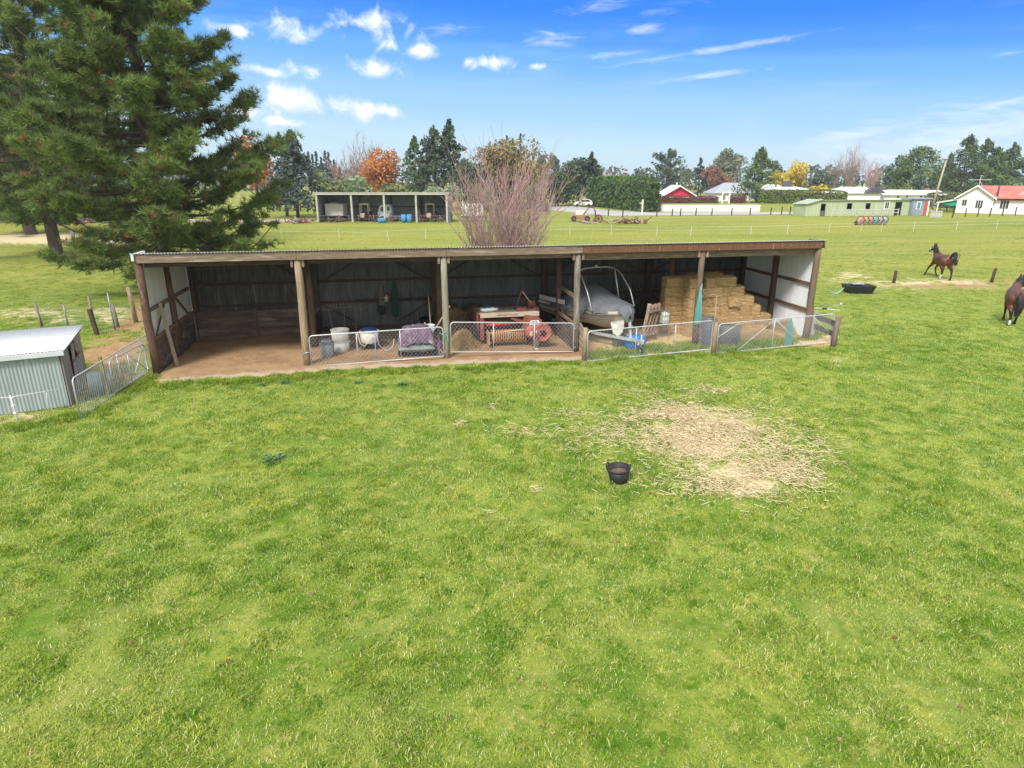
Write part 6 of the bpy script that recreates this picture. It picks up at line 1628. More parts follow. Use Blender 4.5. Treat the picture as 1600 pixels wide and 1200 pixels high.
MB().box(-.15,-.30,Hs-.36,Ls+.15,-.22,Hs-.11).build('fascia', fasc, FS)
for k in range(5):
    px = [498,551.5,602,651.5,699][k]; x = xat(px, Ys)-x0
    MB().box(x-.13,-.2,0,x+.13,.1,Hs-.42).build('post', gpost, FS)
    MB().box(x-.12,Ds-.35,0,x+.12,Ds-.15,Hs-.7).build('rear_post', darkwood, FS)
for i in range(4): MB().box(.3+i*Ls/4,.3,Hs-.62,(i+1)*Ls/4-.3,.42,Hs-.43).build('lintel', darkwood, FS)
def F(px, dy=0): return (xat(px, Ys+dy), Ys+dy, 0)
# front rail fence
t = thing('pipe_fence', 'thin grey pipe rail fence along the front of the machinery shed', 'fence', F(498,-1.2)); 
for z in (.55,1.0): MB().tube([(0,0,z),(Ls,0,z)], .022, 5).build('rail', mat('rail_grey', (.22,.22,.22), (.15,.15,.15), 4), t)
for k in range(14): MB().tube([(k*Ls/13,0,0),(k*Ls/13,0,1.02)], .03, 5).build('post', mat('rail_grey', None), t)
# items in the bays
cm = mat('caravan_white', (.62,.62,.57), (.54,.54,.5), 1.5, .6)
t = thing('horse_float', 'boxy off-white caravan body on a dark chassis in the left bay', 'trailer', F(523,2.2)); MB().box(-1.35,0,.75,1.35,3,2.55).build('body', cm, t, bevel=.15)
MB().box(-.6,.6,2.56,.5,1.6,2.68).build('roof_vent', cm, t, bevel=.04); MB().box(-1.35,-.02,.55,1.35,3,.72).build('chassis', black_p, t)
for x in (-.8,.8): wheel(t, (x,.25,.36), .36,.22, steel, 'x')
def tractor(label, px, dy, cabm, bodm, rz=0.):
    t = thing('tractor', label, 'tractor', F(px,dy), rz)
    b = MB()
    P0 = [(-.62,0,1.0),(.62,0,1.0),(.62,1.0,1.0),(-.62,1.0,1.0)]
    for (x,y,z) in P0: b.bar((x,y,z),(x*.92,y+.05,2.45),.11,.11)
    for (i,j) in ((0,1),(1,2),(2,3),(3,0)): b.bar((P0[i][0]*.92,P0[i][1]+.05,2.42),(P0[j][0]*.92,P0[j][1]+.05,2.42),.13,.12)
    b.build('roll_frame', cabm, t)
    MB().box(-.66,-.02,2.45,.66,1.15,2.56).build('canopy', cabm, t, bevel=.03)
    MB().box(-.32,-1.4,.62,.32,.1,1.25).build('bonnet', bodm, t, bevel=.08); MB().box(-.36,-1.46,.6,.36,-1.38,1.2).build('grille', creamm, t)
    MB().box(-.28,-.0,.5,.28,1.2,.95).build('gearbox', bodm, t, bevel=.05); MB().box(-.25,.45,.95,.25,.9,1.15).build('seat', black_p, t, bevel=.04)
    MB().bar((-.28,-1.2,.5),(-.42,-2.1,1.0),.1,.12).build('loader_arm', bodm, t); MB().bar((.28,-1.2,.5),(.42,-2.1,1.0),.1,.12).build('loader_arm', bodm, t)
    for s in (-1,1):
        wheel(t, (s*.75,.7,.68), .68,.36, bodm); wheel(t, (s*.6,-1.1,.36), .36,.2, bodm)
    return t
tractor('rusty red tractor with a white roll frame in the second bay', 570, 3.0, mat('white_frame', (.7,.7,.68), (.6,.6,.58), 3), mat('rusty_body', (.30,.115,.07), (.2,.08,.05), 2, .7))
tractor('small tractor with a cream cab frame and pink-red bonnet in the right bay', 672, 3.2, mat('cream_frame', (.62,.58,.48), (.52,.48,.4), 3), mat('pinkred_body', (.48,.17,.12), (.36,.12,.09), 2, .7))
# truck cab
t = thing('truck', 'white small truck cab parked nose-left in the third bay', 'truck', F(606,2.4)); tw_ = mat('truck_white', (.66,.69,.70), (.56,.59,.6), 2, .5); gl = mat('dark_glass', (.03,.035,.04), (.02,.025,.03), 2, .12, spec=.6)
MB().prism([(-1.35,.55),(-1.45,1.25),(-1.05,2.35),(.35,2.40),(.62,1.75),(.62,.55)], 0, 1.75).build('cab', tw_, t, bevel=.06)
MB().prism([(-1.02,1.45),(-.86,2.12),(-.30,2.14),(-.30,1.45)], -.02, .02).build('side_window', gl, t); MB().prism([(.0,1.55),(.0,2.12),(.30,2.12),(.42,1.6)], -.02, .02).build('side_window', gl, t)
MB().prism([(-1.47,1.3),(-1.10,2.26),(-1.07,2.24),(-1.43,1.28)], .15, 1.6).build('windscreen', gl, t)
MB().box(.64,.05,.6,3.4,1.7,.78).build('deck', steel, t); MB().box(-1.5,.1,.45,-1.36,1.65,.7).build('bumper', black_p, t, bevel=.03)
for (x,y) in ((-.75,.0),(-.75,1.7),(2.3,.0),(2.3,1.7)): wheel(t, (x,y,.38), .38,.22, steel, 'y')
for i, (px, lab, hor) in enumerate(((597,'blue drum lying on its side under the truck nose',True),(631,'left one of two blue drums standing in front of the third bay',False),(640,'right one of two blue drums standing in front of the third bay',False))):
    t = thing('blue_drum', lab, 'drum', F(px,-.4 if hor else .1), .1, 'blue drums at the machinery shed')
    if hor: MB().lathe([(.05,-.6),(.3,-.6),(.31,0),(.3,.6),(.05,.6)], 16, (0,0,.31), Matrix.Rotation(PI/2,3,'Y')).build('body', mat('far_blue', (.06,.30,.58), (.05,.24,.5), 3), t, True)
    else: MB().lathe([(.05,0),(.36,.02),(.38,.5),(.36,1.1),(.05,1.12)], 16).build('body', mat('far_blue', None), t, True)
    MB().lathe([(.03,0),(.03,.06)], 8, (.1,0,1.12) if not hor else (0,0,.62)).build('bung', white_p, t)
rustm = mat('rusty_scrap', (.24,.10,.065), (.14,.065,.045), 2, .9)
def scrap(label, p, seed, w_, h, m=rustm, n=16, name='scrap_pile', cat='scrap', group=None):
    t = thing(name, label, cat, p, random.uniform(-.3,.3), group); rr = random.Random(seed)
    b = MB(); b2 = MB()
    for k in range(n):
        a = Vector((rr.uniform(-w_,w_), rr.uniform(-.6,.6), rr.uniform(.02,h*.5))); c = a+Vector((rr.uniform(-w_*.6,w_*.6), rr.uniform(-.4,.4), rr.uniform(0,h*.6)))
        (b if k % 2 else b2).bar(a, c, rr.uniform(.05,.14), rr.uniform(.05,.2))
    for k in range(3): b2.lathe([(.1,-.06),(.3,-.05),(.3,.05),(.1,.06)], 12, (rr.uniform(-w_,w_), rr.uniform(-.3,.3), .3), Matrix.Rotation(PI/2,3,'X'))
    b.build('bars', m, t); b2.build('iron_parts', darkwood if m is rustm else rustm, t); return t
scrap('rusty implements heaped on the floor left of the second post of the machinery shed', F(541,1.5), 1, 1.2, .9)
scrap('dark machine parts in front of the caravan body', F(516,.4), 2, 1.3, .7)
scrap('reddish implement between the tractor and the truck', F(588,1.2), 3, .8, 1.2)
scrap('low dark machinery under the truck deck in the third bay', F(622,2.5), 4, 1.4, 1.1, steel)
scrap('rusty frames beside the fourth post of the machinery shed', F(657,1.5), 5, .9, 1.5)
scrap('tangle of rusty implements at the right end of the machinery shed', F(688,1.2), 6, 1.4, 1.5)
scrap('grey posts and rails piled at the left end of the machinery shed', F(484,-1), 7, 1.6, .7, mat('grey_scrap', (.4,.38,.35), (.3,.28,.26), 2, .9))
scrap('pale timber stack beyond the big pine left of the machinery shed', F(462,-2.5), 8, 1.3, 1.0, mat('grey_scrap', None))
# white box trailer and dark crate behind the bare tree
t = thing('box_trailer', 'white box trailer partly hidden behind the twigs of the bare tree', 'trailer', (*spot(738, 98).xy, 0)); MB().box(-1.6,0,.75,1.6,1.9,2.5).build('body', mat('trailer_white', (.68,.68,.66), (.56,.56,.55), 1.5, .6, c3=(.3,.3,.3), c3amt=.62), t, bevel=.05)
MB().box(-1.65,-.05,.5,1.65,1.95,.72).build('chassis', black_p, t)
for y in (.0,1.9): wheel(t, (.2,y,.36), .36,.22, steel, 'y')
MB().bar((1.6,.9,.6),(2.9,.9,.5),.1,.1).build('drawbar', steel, t)
t = thing('sign_panel', 'dark board with a white disc on posts behind the right twigs of the bare tree', 'sign', (*spot(847, 118).xy, 0)); MB().box(-1.1,0,.4,1.1,.08,2.0).build('panel', mat('dark_panel', (.07,.055,.06), (.05,.04,.045), 3), t)
MB().lathe([(.01,-.012),(.2,-.012),(.2,.0)], 16, (-.7,-.005,1.6), Matrix.Rotation(PI/2,3,'X')).build('disc', cm, t)
for x in (-.9,.9): MB().bar((x,.12,0),(x,.12,2.0),.1,.1).build('post', darkwood, t)
# old farm machines rusting on the verge
Yv = dist(346)
t = thing('old_mower', 'rusty red farm machine parked on the grass verge before the road', 'farm machine', (*spot(909, Yv).xy, 0)); MB().prism([(-1.7,.35),(-1.2,.9),(-.2,.75),(.9,.95),(1.3,.5),(1.2,.3)], 0, .9).build('body', mat('verge_red', (.36,.17,.12), (.26,.13,.095), 2, .85), t, bevel=.05)
MB().box(-.9,.1,.9,.7,.7,1.55).build('white_hood', cm, t, bevel=.05); MB().tube([(.2,0,1.0),(1.0,0,2.0),(1.7,0,2.0),(2.1,0,.9)], .06, 6).build('arm', darkwood, t, True)
for x in (-1.2,.8): wheel(t, (x,.0,.4), .4,.2, rustm, 'y')
t = thing('rusty_wheel', 'rusty iron wheel standing on the grass right of the red farm machine', 'wheel', (*spot(935, Yv-3).xy, 0)); MB().tube([(.5*math.cos(a),0,.56+.5*math.sin(a)) for a in np.linspace(0,2*PI,20,endpoint=False)], .12, 6, closed=True).build('rim', rustm, t, True)
b = MB(); 
for k in range(8): b.tube([(0,0,.56),(.5*math.cos(k*PI/4),0,.56+.5*math.sin(k*PI/4))], .05, 5)
b.build('spokes', darkwood, t)
scrap('long grey boom and bars lying on the grass right of the rusty wheel', (*spot(950, dist(349.5)).xy, 0), 11, 3.2, .5, mat('grey_scrap', None), 14)
scrap('twisted grey branches heaped on the grass below the clipped hedge', (*spot(985, dist(350)).xy, 0), 12, 2.4, 1.4, mat('grey_scrap', None), 26, 'branch_pile', 'branches')
# white car by the hedge
Yc = dist(322.5)-1; c_ = thing('parked_car', 'white hatchback parked half behind the clipped hedge', 'car', (*spot(911, Yc).xy, 0), PI-.12)
cw = mat('car_white', (.78,.79,.80), (.74,.75,.76), 2, .25, spec=.5)
prof = [(-2.1,.35),(-2.15,.85),(-1.95,1.25),(-1.35,1.62),(.15,1.64),(.95,1.12),(1.95,.95),(2.15,.6),(2.1,.35)]
MB().prism(prof, -.85, .85).build('body', cw, c_, bevel=.08)
for s in (-1,1):
    y = s*.86
    MB().prism([(-1.7,1.12),(-1.3,1.5),(-.45,1.52),(-.45,1.10)], min(y,y+s*.01), max(y,y+s*.01)).build('window', gl, c_); MB().prism([(-.36,1.10),(-.36,1.52),(.10,1.52),(.72,1.10)], min(y,y+s*.01), max(y,y+s*.01)).build('window', gl, c_)
    for x in (-1.3,1.3): wheel(c_, (x, s*.8, .33), .33, .2, steel, 'y')
    MB().box(2.0,s*.5-.16,.68,2.12,s*.5+.16,.82).build('headlight', mat('lamp_glass', (.7,.72,.75), (.6,.62,.65), 3, .15), c_)
t = thing('letterbox', 'small dark letterbox stake left of the white car', 'letterbox', (*spot(898, Yc-2).xy,0)); MB().box(-.05,-.05,0,.05,.05,1.2).build('stake', darkwood, t); MB().box(-.3,-.2,1.2,.3,.2,1.55).build('box', steel, t, bevel=.03)
t = thing('white_post', 'white painted post with a bracket by the road at the hedge end', 'post', (*spot(1003, dist(335.5)).xy,0)); MB().box(-.13,-.1,0,.13,.1,2.6).build('shaft', cm, t); MB().box(-.55,-.06,1.9,-.13,.06,2.05).build('bracket', cm, t)

# ---- houses
wallw = mat('white_weatherboard', (.74,.74,.73), (.68,.68,.67), 1, .7); roofw = mat('white_roof', (.72,.73,.74), (.64,.65,.66), .6, .5); roofg = mat('pale_grey_roof', (.33,.35,.38), (.27,.29,.32), .6, .6)
redw = mat('crimson_boards', (.58,.022,.065), (.48,.018,.055), 1, .7); trimw = mat('white_trim', (.8,.8,.79), (.74,.74,.73), 2, .6)
def win(parent, x0, x1, z0, z1, y=-.03, panes=1, frame=trimw, glass=None):
    f = MB().box(x0-.1,y-.03,z0-.1,x1+.1,y+.03,z1+.1).build('window', frame, parent)
    w_ = (x1-x0)/panes
    for k in range(panes): MB().box(x0+k*w_+.04,y-.045,z0,x0+(k+1)*w_-.04,y-.032,z1).build('pane', glass or gl, f)
    return f
def gable(parent, x0, x1, y0, y1, ze, zr, wm, rm, axis='y', ov=.4, th=.12):
    """walls + gabled roof; ridge along y (gable faces the camera) or along x"""
    if axis == 'y':
        xm = (x0+x1)/2
        MB().prism([(x0,0),(x1,0),(x1,ze),(xm,zr),(x0,ze)], y0, y1).build('wall', wm, parent)
        sl = (zr-ze)/(xm-x0)
        MB().prism([(x0-ov,ze-ov*sl+.03),(xm,zr+.03),(xm,zr+.03+th),(x0-ov,ze-ov*sl+.03+th)], y0-ov, y1+ov).build('roof', rm, parent)
        MB().prism([(xm+.003,zr+.03),(x1+ov,ze-ov*sl+.03),(x1+ov,ze-ov*sl+.03+th),(xm+.003,zr+.03+th)], y0-ov, y1+ov).build('roof', rm, parent)
    else:
        ym = (y0+y1)/2; sl = (zr-ze)/(ym-y0)
        vs = [(x0,y0,0),(x0,y1,0),(x0,y1,ze),(x0,ym,zr),(x0,y0,ze),(x1,y0,0),(x1,y1,0),(x1,y1,ze),(x1,ym,zr),(x1,y0,ze)]
        MB().add(vs, [(0,1,2,3,4),(9,8,7,6,5),(0,4,9,5),(1,6,7,2)]).build('wall', wm, parent)
        for s, yy in ((-1,y0),(1,y1)):
            a = [(x0-ov, yy+s*ov, ze-ov*sl+.03),(x1+ov, yy+s*ov, ze-ov*sl+.03),(x1+ov, ym+s*.003, zr+.03),(x0-ov, ym+s*.003, zr+.03)]
            MB().add(a+[(p[0],p[1],p[2]+th) for p in a], [(0,3,2,1),(4,5,6,7),(0,1,5,4),(1,2,6,5),(2,3,7,6),(3,0,4,7)]).build('roof', rm, parent)
def hip(parent, x0, x1, y0, y1, ze, zr, wm, rm, ov=.5, inset=.35):
    MB().box(x0,y0,0,x1,y1,ze).build('wall', wm, parent)
    xm0, xm1 = x0+(x1-x0)*inset, x1-(x1-x0)*inset; ym = (y0+y1)/2
    b = [(x0-ov,y0-ov,ze+.01),(x1+ov,y0-ov,ze+.01),(x1+ov,y1+ov,ze+.01),(x0-ov,y1+ov,ze+.01),(xm0,ym,zr),(xm1,ym,zr)]
    MB().add(b, [(0,1,5,4),(1,2,5),(2,3,4,5),(3,0,4),(3,2,1,0)]).build('roof', rm, parent)
Yh = 186
hx = xat(1061, Yh, 2)
RH = thing('red_house', 'crimson gabled house with a white roof behind the long white wall', 'house', (hx, Yh, 0)); g2 = pxm(Yh)
gable(RH, -26/g2, 26/g2, 0, 9, zat(307,Yh), zat(291,Yh), redw, roofw, 'y', .8, .25)
gable(RH, -44/g2, -26.2/g2, 2.5, 9, zat(305,Yh), zat(290.5,Yh+5), wallw, roofw, 'x', .6, .2)
MB().prism([(-30/g2,zat(309,Yh)),(0,zat(291.5,Yh)),(30/g2,zat(309,Yh)),(30/g2,zat(307.5,Yh)),(0,zat(289.8,Yh)),(-30/g2,zat(307.5,Yh))], -.95, -.82).build('barge_board', trimw, RH)
win(RH, -14/g2, -4/g2, .9, zat(308.5,Yh)); win(RH, 7/g2, 15/g2, .9, zat(308.5,Yh), panes=2)
for px in (1035,1062): MB().box((px-1061)/g2-.15,4,zat(291,Yh)+.2,(px-1061)/g2+.15,4.3,zat(285,Yh)).build('chimney', trimw, RH)
Yw = dist(330.6)
wl = thing('white_wall', 'long low white wall between the road and the houses', 'wall', (xat(1022,Yw),Yw,0)); Lw = xat(1187,Yw)-xat(1022,Yw); hw = zat(321,Yw)
MB().box(0,0,0,Lw,.25,hw).build('panel', wallw, wl); MB().box(-.03,-.04,hw+.003,Lw+.03,.29,hw+.10).build('coping', trimw, wl)
ga = thing('white_gateway', 'white arched gate posts in front of the pale grey-roofed house', 'gateway', (xat(1133,171),171,0))
for x in (-1,.8): MB().box(x,-.12,0,x+.28,.12,2.6).build('pillar', trimw, ga)
MB().box(-1.1,-.15,2.603,1.2,.15,2.85).build('lintel', trimw, ga)
Yp = 190; PH = thing('pale_house', 'white house with a pale grey hip roof left of the bushy conifer', 'house', (xat(1140,Yp,2),Yp,0)); g3 = pxm(Yp)
hip(PH, -24/g3, 40/g3, 0, 9, zat(302,Yp), zat(285.5,Yp+4), wallw, roofg, .6, .33)
win(PH, -10/g3, -6.2/g3, zat(312,Yp), zat(305,Yp), panes=2); win(PH, 2/g3, 6/g3, zat(312,Yp), zat(305,Yp), panes=2)
DB = thing('dark_building', 'low dark-walled building with a flat white roof below the yellow willows', 'building', (xat(1236,200,2),200,0)); g4 = pxm(200)
MB().box(-26/g4,0,0,27/g4,10,zat(297.5,200)).build('wall', mat('charcoal_wall', (.075,.08,.095), (.06,.065,.08), 1, .7), DB)
MB().add([(-36/g4,-.8,zat(297,200)),(30/g4,-.8,zat(297,200)),(30/g4,10.5,zat(292.5,207)),(-36/g4,10.5,zat(292.5,207)),(-36/g4,-.8,zat(296.2,200)),(30/g4,-.8,zat(296.2,200)),(30/g4,10.5,zat(291.8,207)),(-36/g4,10.5,zat(291.8,207))], [(3,2,1,0),(4,5,6,7),(0,1,5,4),(1,2,6,5),(2,3,7,6),(3,0,4,7)]).build('roof', roofw, DB)
win(DB, -20/g4, -12/g4, 1.2, 2.2)
MB().box(6/g4,9.5,zat(292,207),20/g4,10.2,zat(283,207)).build('upper_wall', mat('charcoal_wall', None), DB)
LH = thing('low_house', 'second pale hip roof showing right behind the bushy conifer', 'house', (xat(1215,215,2),215,0)); g5 = pxm(215)
hip(LH, -22/g5, 20/g5, 0, 9, zat(300,215), zat(288.5,219), wallw, roofw, .5, .3); win(LH, -8/g5, -3/g5, 1., 2.2)
# white garage
Yg = 176; GR = thing('white_garage', 'white double garage with two roller doors and a dark gable', 'garage', (xat(1344,Yg,2),Yg,0)); g6 = pxm(Yg)
hip(GR, -36/g6, 32/g6, 0, 8, zat(302,Yg), zat(292,Yg+4), wallw, roofw, .6, .22)
MB().prism([(4/g6,zat(301.5,Yg)),(38/g6,zat(301.5,Yg)),(22/g6,zat(291.5,Yg))], -.75, 1.5).build('gable_end', mat('gable_dark', (.10,.085,.10), (.07,.06,.07), 1), GR)
for s, e_ in ((0,22),(21.2,40)): pass
for a_, b2_ in ((-10.5,5.5),(11.5,27.5)):
    dd = MB().box(a_/g6,-.06,0,b2_/g6,-.02,zat(305,Yg)).build('roller_door', mat('door_white', (.76,.76,.75), (.70,.70,.69), 1, .6, stretch=(.2,1,6)), GR); MB().box((a_-.5)/g6,-.05,zat(305,Yg)+.01,(b2_+.5)/g6,-.01,zat(305,Yg)+.12).build('door_head', mat('line_grey', (.4,.4,.4), (.35,.35,.35), 2), dd)
MB().tube([(16/g6,4,zat(292,Yg+4)),(16/g6,4,zat(287,Yg+4))], .14, 8).build('flue', galv, GR)
# long white house behind
Yl = 182; WH = thing('long_white_house', 'long low white house between the garage and the power pole', 'house', (xat(1432,Yl,2),Yl,0)); g7 = pxm(Yl)
gable(WH, -50/g7, 44/g7, 0, 8, zat(304,Yl), zat(298,Yl+4), wallw, roofw, 'x', .7, .15)
MB().box(-36/g7,3.2,zat(299,Yl+4),4/g7,5,zat(296.6,Yl+4)).build('upper_roof', roofw, WH)
for a_ in (-28,-14,8,16,30,36,41): win(WH, (a_-2.2)/g7, (a_+1.6)/g7, zat(309.5,Yl), zat(306,Yl))
MB().box(36/g7,6,zat(300,Yl),40/g7,7.2,zat(293.5,Yl+5)).build('chimney', mat('brick_chimney', (.28,.13,.10), (.2,.1,.08), 3), WH)
# green stable row, set on a slant
Ya, Yb = dist(338), dist(336.5)
A = Vector((xat(1258,Ya),Ya,0)); B = Vector((xat(1442,Yb),Yb,0)); ln = (B-A).length
SR = thing('stable_row', 'long low pale green stable row with dark open doorways', 'stables', A, math.atan2((B-A).y,(B-A).x)); grn = mat('pale_green_iron', (.40,.46,.29), (.33,.385,.24), .8, .65, stretch=(4,1,.3), c3=(.47,.52,.40), c3amt=.64)
def sx3(px): return ln*(px-1258)/(1442-1258)
hl, hr_ = zat(319.5,Ya), zat(313.5,Ya)
def sh(px): return hl if px < 1262 else (hr_-.15)
doors = [(1280,1287.5,0,.80),(1320,1328,.62,.86),(1349,1356.5,.60,.86),(1395,1406,.0,.88)]
xs = [1258]; segs = []
cur = 1258
Hh = hr_
for (a_, b2_, lo_, hi_) in doors:
    segs.append((cur, a_, 0, 1)); 
    if lo_ > 0: segs.append((a_, b2_, 0, lo_*.62))
    segs.append((a_, b2_, hi_, 1)); cur = b2_
segs.append((cur, 1418, 0, 1))
for (a_, b2_, q0, q1) in segs:
    b = MB()
    za = lambda px: Hh if px >= 1279 else hl+(Hh-hl)*(px-1258)/21
    xa, xb = sx3(a_), sx3(b2_)
    if q1 == 1:
        if a_ < 1279 < b2_+1: b.prism([(xa,0),(xb,0),(xb,za(b2_)),(sx3(1279) if b2_>1279 else xb,za(1279) if b2_>1279 else za(b2_)),(xa,za(a_))], 0, .12)
        else: b.prism([(xa,Hh*q0),(xb,Hh*q0),(xb,Hh),(xa,Hh)], 0, .12)
    else: b.prism([(xa,0),(xb,0),(xb,Hh*q1),(xa,Hh*q1)], 0, .12)
    b.build('wall_panel', grn, SR)
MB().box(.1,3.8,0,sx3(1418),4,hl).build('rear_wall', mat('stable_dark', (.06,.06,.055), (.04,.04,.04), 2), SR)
MB().box(-.0,.13,0,.1,3.8,hl-.1).build('end_wall', grn, SR); MB().box(sx3(1418)-.02,.13,0,sx3(1418)+.08,3.8,Hh-.25).build('end_wall', grn, SR)
rg = mat('green_roof_iron', (.38,.44,.31), (.31,.36,.25), 1, .55)
MB().add([(sx3(1279),-.3,Hh+.03),(sx3(1420),-.3,Hh+.03),(sx3(1420),4.2,Hh-.4),(sx3(1279),4.2,Hh-.4),(sx3(1279),-.3,Hh+.13),(sx3(1420),-.3,Hh+.13),(sx3(1420),4.2,Hh-.3),(sx3(1279),4.2,Hh-.3)], [(3,2,1,0),(4,5,6,7),(0,1,5,4),(1,2,6,5),(2,3,7,6),(3,0,4,7)]).build('roof', rg, SR)
MB().add([(-.2,-.35,hl+.02),(sx3(1279)+.2,-.35,Hh+.14),(sx3(1279)+.2,4.3,Hh+.05),(-.2,4.3,hl-.1),(-.2,-.35,hl+.12),(sx3(1279)+.2,-.35,Hh+.24),(sx3(1279)+.2,4.3,Hh+.15),(-.2,4.3,hl+.0)], [(3,2,1,0),(4,5,6,7),(0,1,5,4),(1,2,6,5),(2,3,7,6),(3,0,4,7)]).build('lean_to_roof', rg, SR)
win(SR, sx3(1378.5), sx3(1385), Hh*.48, Hh*.88, panes=2)
for (a_, b2_) in ((1320,1328),(1349,1356.5)): MB().box(sx3(a_)-.1,-.05,Hh*.36,sx3(b2_)+.1,-.01,Hh*.42).build('sill', trimw, SR)
MB().box(sx3(1280),-.06,0,sx3(1287.5),-.02,Hh*.34).build('half_door', mat('half_door', (.13,.13,.12), (.09,.09,.085), 3), SR)
t = thing('rail_fence', 'white-topped rail fence along the front of the green stable row', 'fence', S2W(0,0)); t.location = A+Vector((0,-2.0,0)); t.rotation_euler = SR.rotation_euler
for z in (.55,1.05): MB().box(sx3(1290),-.03,z,sx3(1392),.03,z+.12).build('rail', mat('pale_rail', (.52,.50,.46), (.42,.4,.37), 2), t)
for k in range(9): MB().box(sx3(1290+12.7*k)-.06,.04,0,sx3(1290+12.7*k)+.06,.16,1.25).build('post', mat('pale_rail', None), t)
# grey tack room with a red door
TRm = thing('tack_room', 'small grey-blue shed with a red door at the right end of the stable row', 'shed', B+Vector((0,-.6,0)), math.atan2((B-A).y,(B-A).x)); gs = mat('grey_blue_boards', (.26,.30,.36), (.21,.25,.30), 1, .7); th_ = zat(311,Yb)
MB().box(sx3(1419.5)-ln,0,0,sx3(1446)-ln,3,th_).build('wall', gs, TRm); MB().box(sx3(1418)-ln,-.3,th_+.01,sx3(1447.5)-ln,3.3,th_+.2).build('roof', mat('tack_roof', (.35,.38,.42), (.28,.3,.34), 1), TRm)
win(TRm, sx3(1426)-ln, sx3(1431.5)-ln, th_*.42, th_*.82, glass=mat('teal_pane', (.08,.28,.27), (.06,.2,.2), 3, .3))
dr = MB().box(sx3(1438)-ln,-.06,.05,sx3(1443)-ln,-.02,th_*.85).build('door', mat('red_door', (.50,.10,.07), (.42,.08,.06), 2, .6), TRm); MB().box(sx3(1443.2)-ln,-.08,.0,sx3(1445.2)-ln,-.02,th_*.9).build('door_frame', trimw, dr)
# red-roofed house
Yr = 124; g8 = pxm(Yr); zb_ = 0
RR = thing('red_roofed_house', 'white house with a faded red roof and lean-to porch at the right', 'house', (xat(1494,Yr,1),Yr,0), rad(-42))
L1 = 15.5; ze, zr = zat(309,Yr), zat(291,Yr)
wallb = mat('bright_weatherboard', (.80,.80,.79), (.75,.75,.74), .8, .7, stretch=(.2,.2,4))
# gable end turned to the left front, ridge running right and back
gx0, gx1 = 0., 5.5
rr_ = mat('faded_red_roof', (.52,.16,.12), (.44,.12,.095), .8, .6, c3=(.56,.30,.25), c3amt=.6)
gable(RR, gx0, gx1, 0, 9, ze, zr, wallb, rr_, 'y', .45, .14)
MB().prism([(gx0-.5,ze-.32),((gx0+gx1)/2,zr-.02),(gx1+.5,ze-.32),(gx1+.5,ze-.02),((gx0+gx1)/2,zr+.26),(gx0-.5,ze-.02)], -.56, -.46).build('barge_board', trimw, RR)
gable(RR, gx1+.01, gx1+11, .6, 8.2, ze-.15, zr-.05, wallb, rr_, 'x', .4, .14)
# roof slope that runs from the gable ridge across the front
MB().add([((gx0+gx1)/2+.35,-.3,zr+.06),(gx1+11.4,.0,ze+.02),(gx1+11.4,4.4,zr+.10),((gx0+gx1)/2+.35,4.4,zr+.12),(gx1+.5,-.35,ze-.02)], [(0,4,1,2,3)]).build('roof', rr_, RR)
win(RR, .8, 1.5, 1.35, 2.35, panes=2, frame=mat('cream_frame_w', (.6,.56,.46), (.5,.47,.4), 3)); win(RR, 2.9, 4.0, .9, 2.3, panes=3); win(RR, gx1+1.0, gx1+2.3, .9, 2.3, y=.57, panes=3)
MB().bar((gx0,-.2,ze-.35),(gx0-3.2,-.2,ze-1.0),.12,.12,(0,1,0)).build('porch_beam', trimw, RR)
MB().add([(gx0,-.3,ze-.25),(gx0-3.3,-.3,ze-.92),(gx0-3.3,4,ze-.92),(gx0,4,ze-.25),(gx0,-.3,ze-.15),(gx0-3.3,-.3,ze-.82),(gx0-3.3,4,ze-.82),(gx0,4,ze-.15)], [(0,1,2,3),(7,6,5,4),(0,4,5,1),(1,5,6,2),(2,6,7,3),(3,7,4,0)]).build('porch_roof', roofw, RR)
MB().bar((gx0-3.0,-.1,0),(gx0-2.9,-.1,ze-1.0),.16,.16,(0,1,0)).build('porch_post', trimw, RR)
MB().add([(gx0-.05,.1,ze-.5),(gx0-2.2,.1,ze-.95),(gx0-2.0,.15,ze-1.35),(gx0-.05,.15,ze-1.45),(gx0-.05,.13,ze-.5),(gx0-2.2,.13,ze-.95),(gx0-2.0,.18,ze-1.35),(gx0-.05,.18,ze-1.45)], [(0,1,2,3),(7,6,5,4),(0,4,5,1),(1,5,6,2),(2,6,7,3),(3,7,4,0)]).build('green_awning', mat('green_cloth', (.02,.36,.22), (.015,.28,.17), 2), RR)
MB().tube([(gx1+.3,.7,ze+.25),(gx1+.3,.7,zr+.1)], .16, 8).build('chimney', mat('dark_flue', (.17,.07,.06), (.12,.05,.045), 3), RR, True)
b = MB(); ax0 = (gx0+gx1)/2-.1
b.tube([(ax0,1.5,zr),(ax0,1.5,zr+1.9)], .035, 6); b.tube([(ax0-1.7,1.5,zr+1.15),(ax0+1.7,1.5,zr+1.15)], .035, 5); b.tube([(ax0+.6,1.5,zr-.1),(ax0,1.5,zr+1.0)], .025, 5)
for k in range(6): b.tube([(ax0-1.5+.6*k,1.2,zr+1.15),(ax0-1.5+.6*k,1.8,zr+1.15)], .015, 4)
b.lathe([(.02,0),(.22,.06),(.24,.12)], 12, (ax0+.1,1.45,zr+1.75)); b.build('aerial', trimw, RR)
t = thing('power_pole', 'pale leaning wooden power pole left of the red-roofed house', 'pole', (xat(1456,140),140,0)); tp_z = zat(244,140)
MB().tube([(0,0,0),(.55,0,tp_z*.5),(1.15,0,tp_z)], [.24,.20,.16], 10).build('shaft', mat('pole_wood', (.42,.38,.28), (.32,.29,.21), 2, .85), t, True); MB().bar((.3,-.1,tp_z-.7),(1.9,-.1,tp_z-.6),.12,.14).build('cross_arm', darkwood, t)
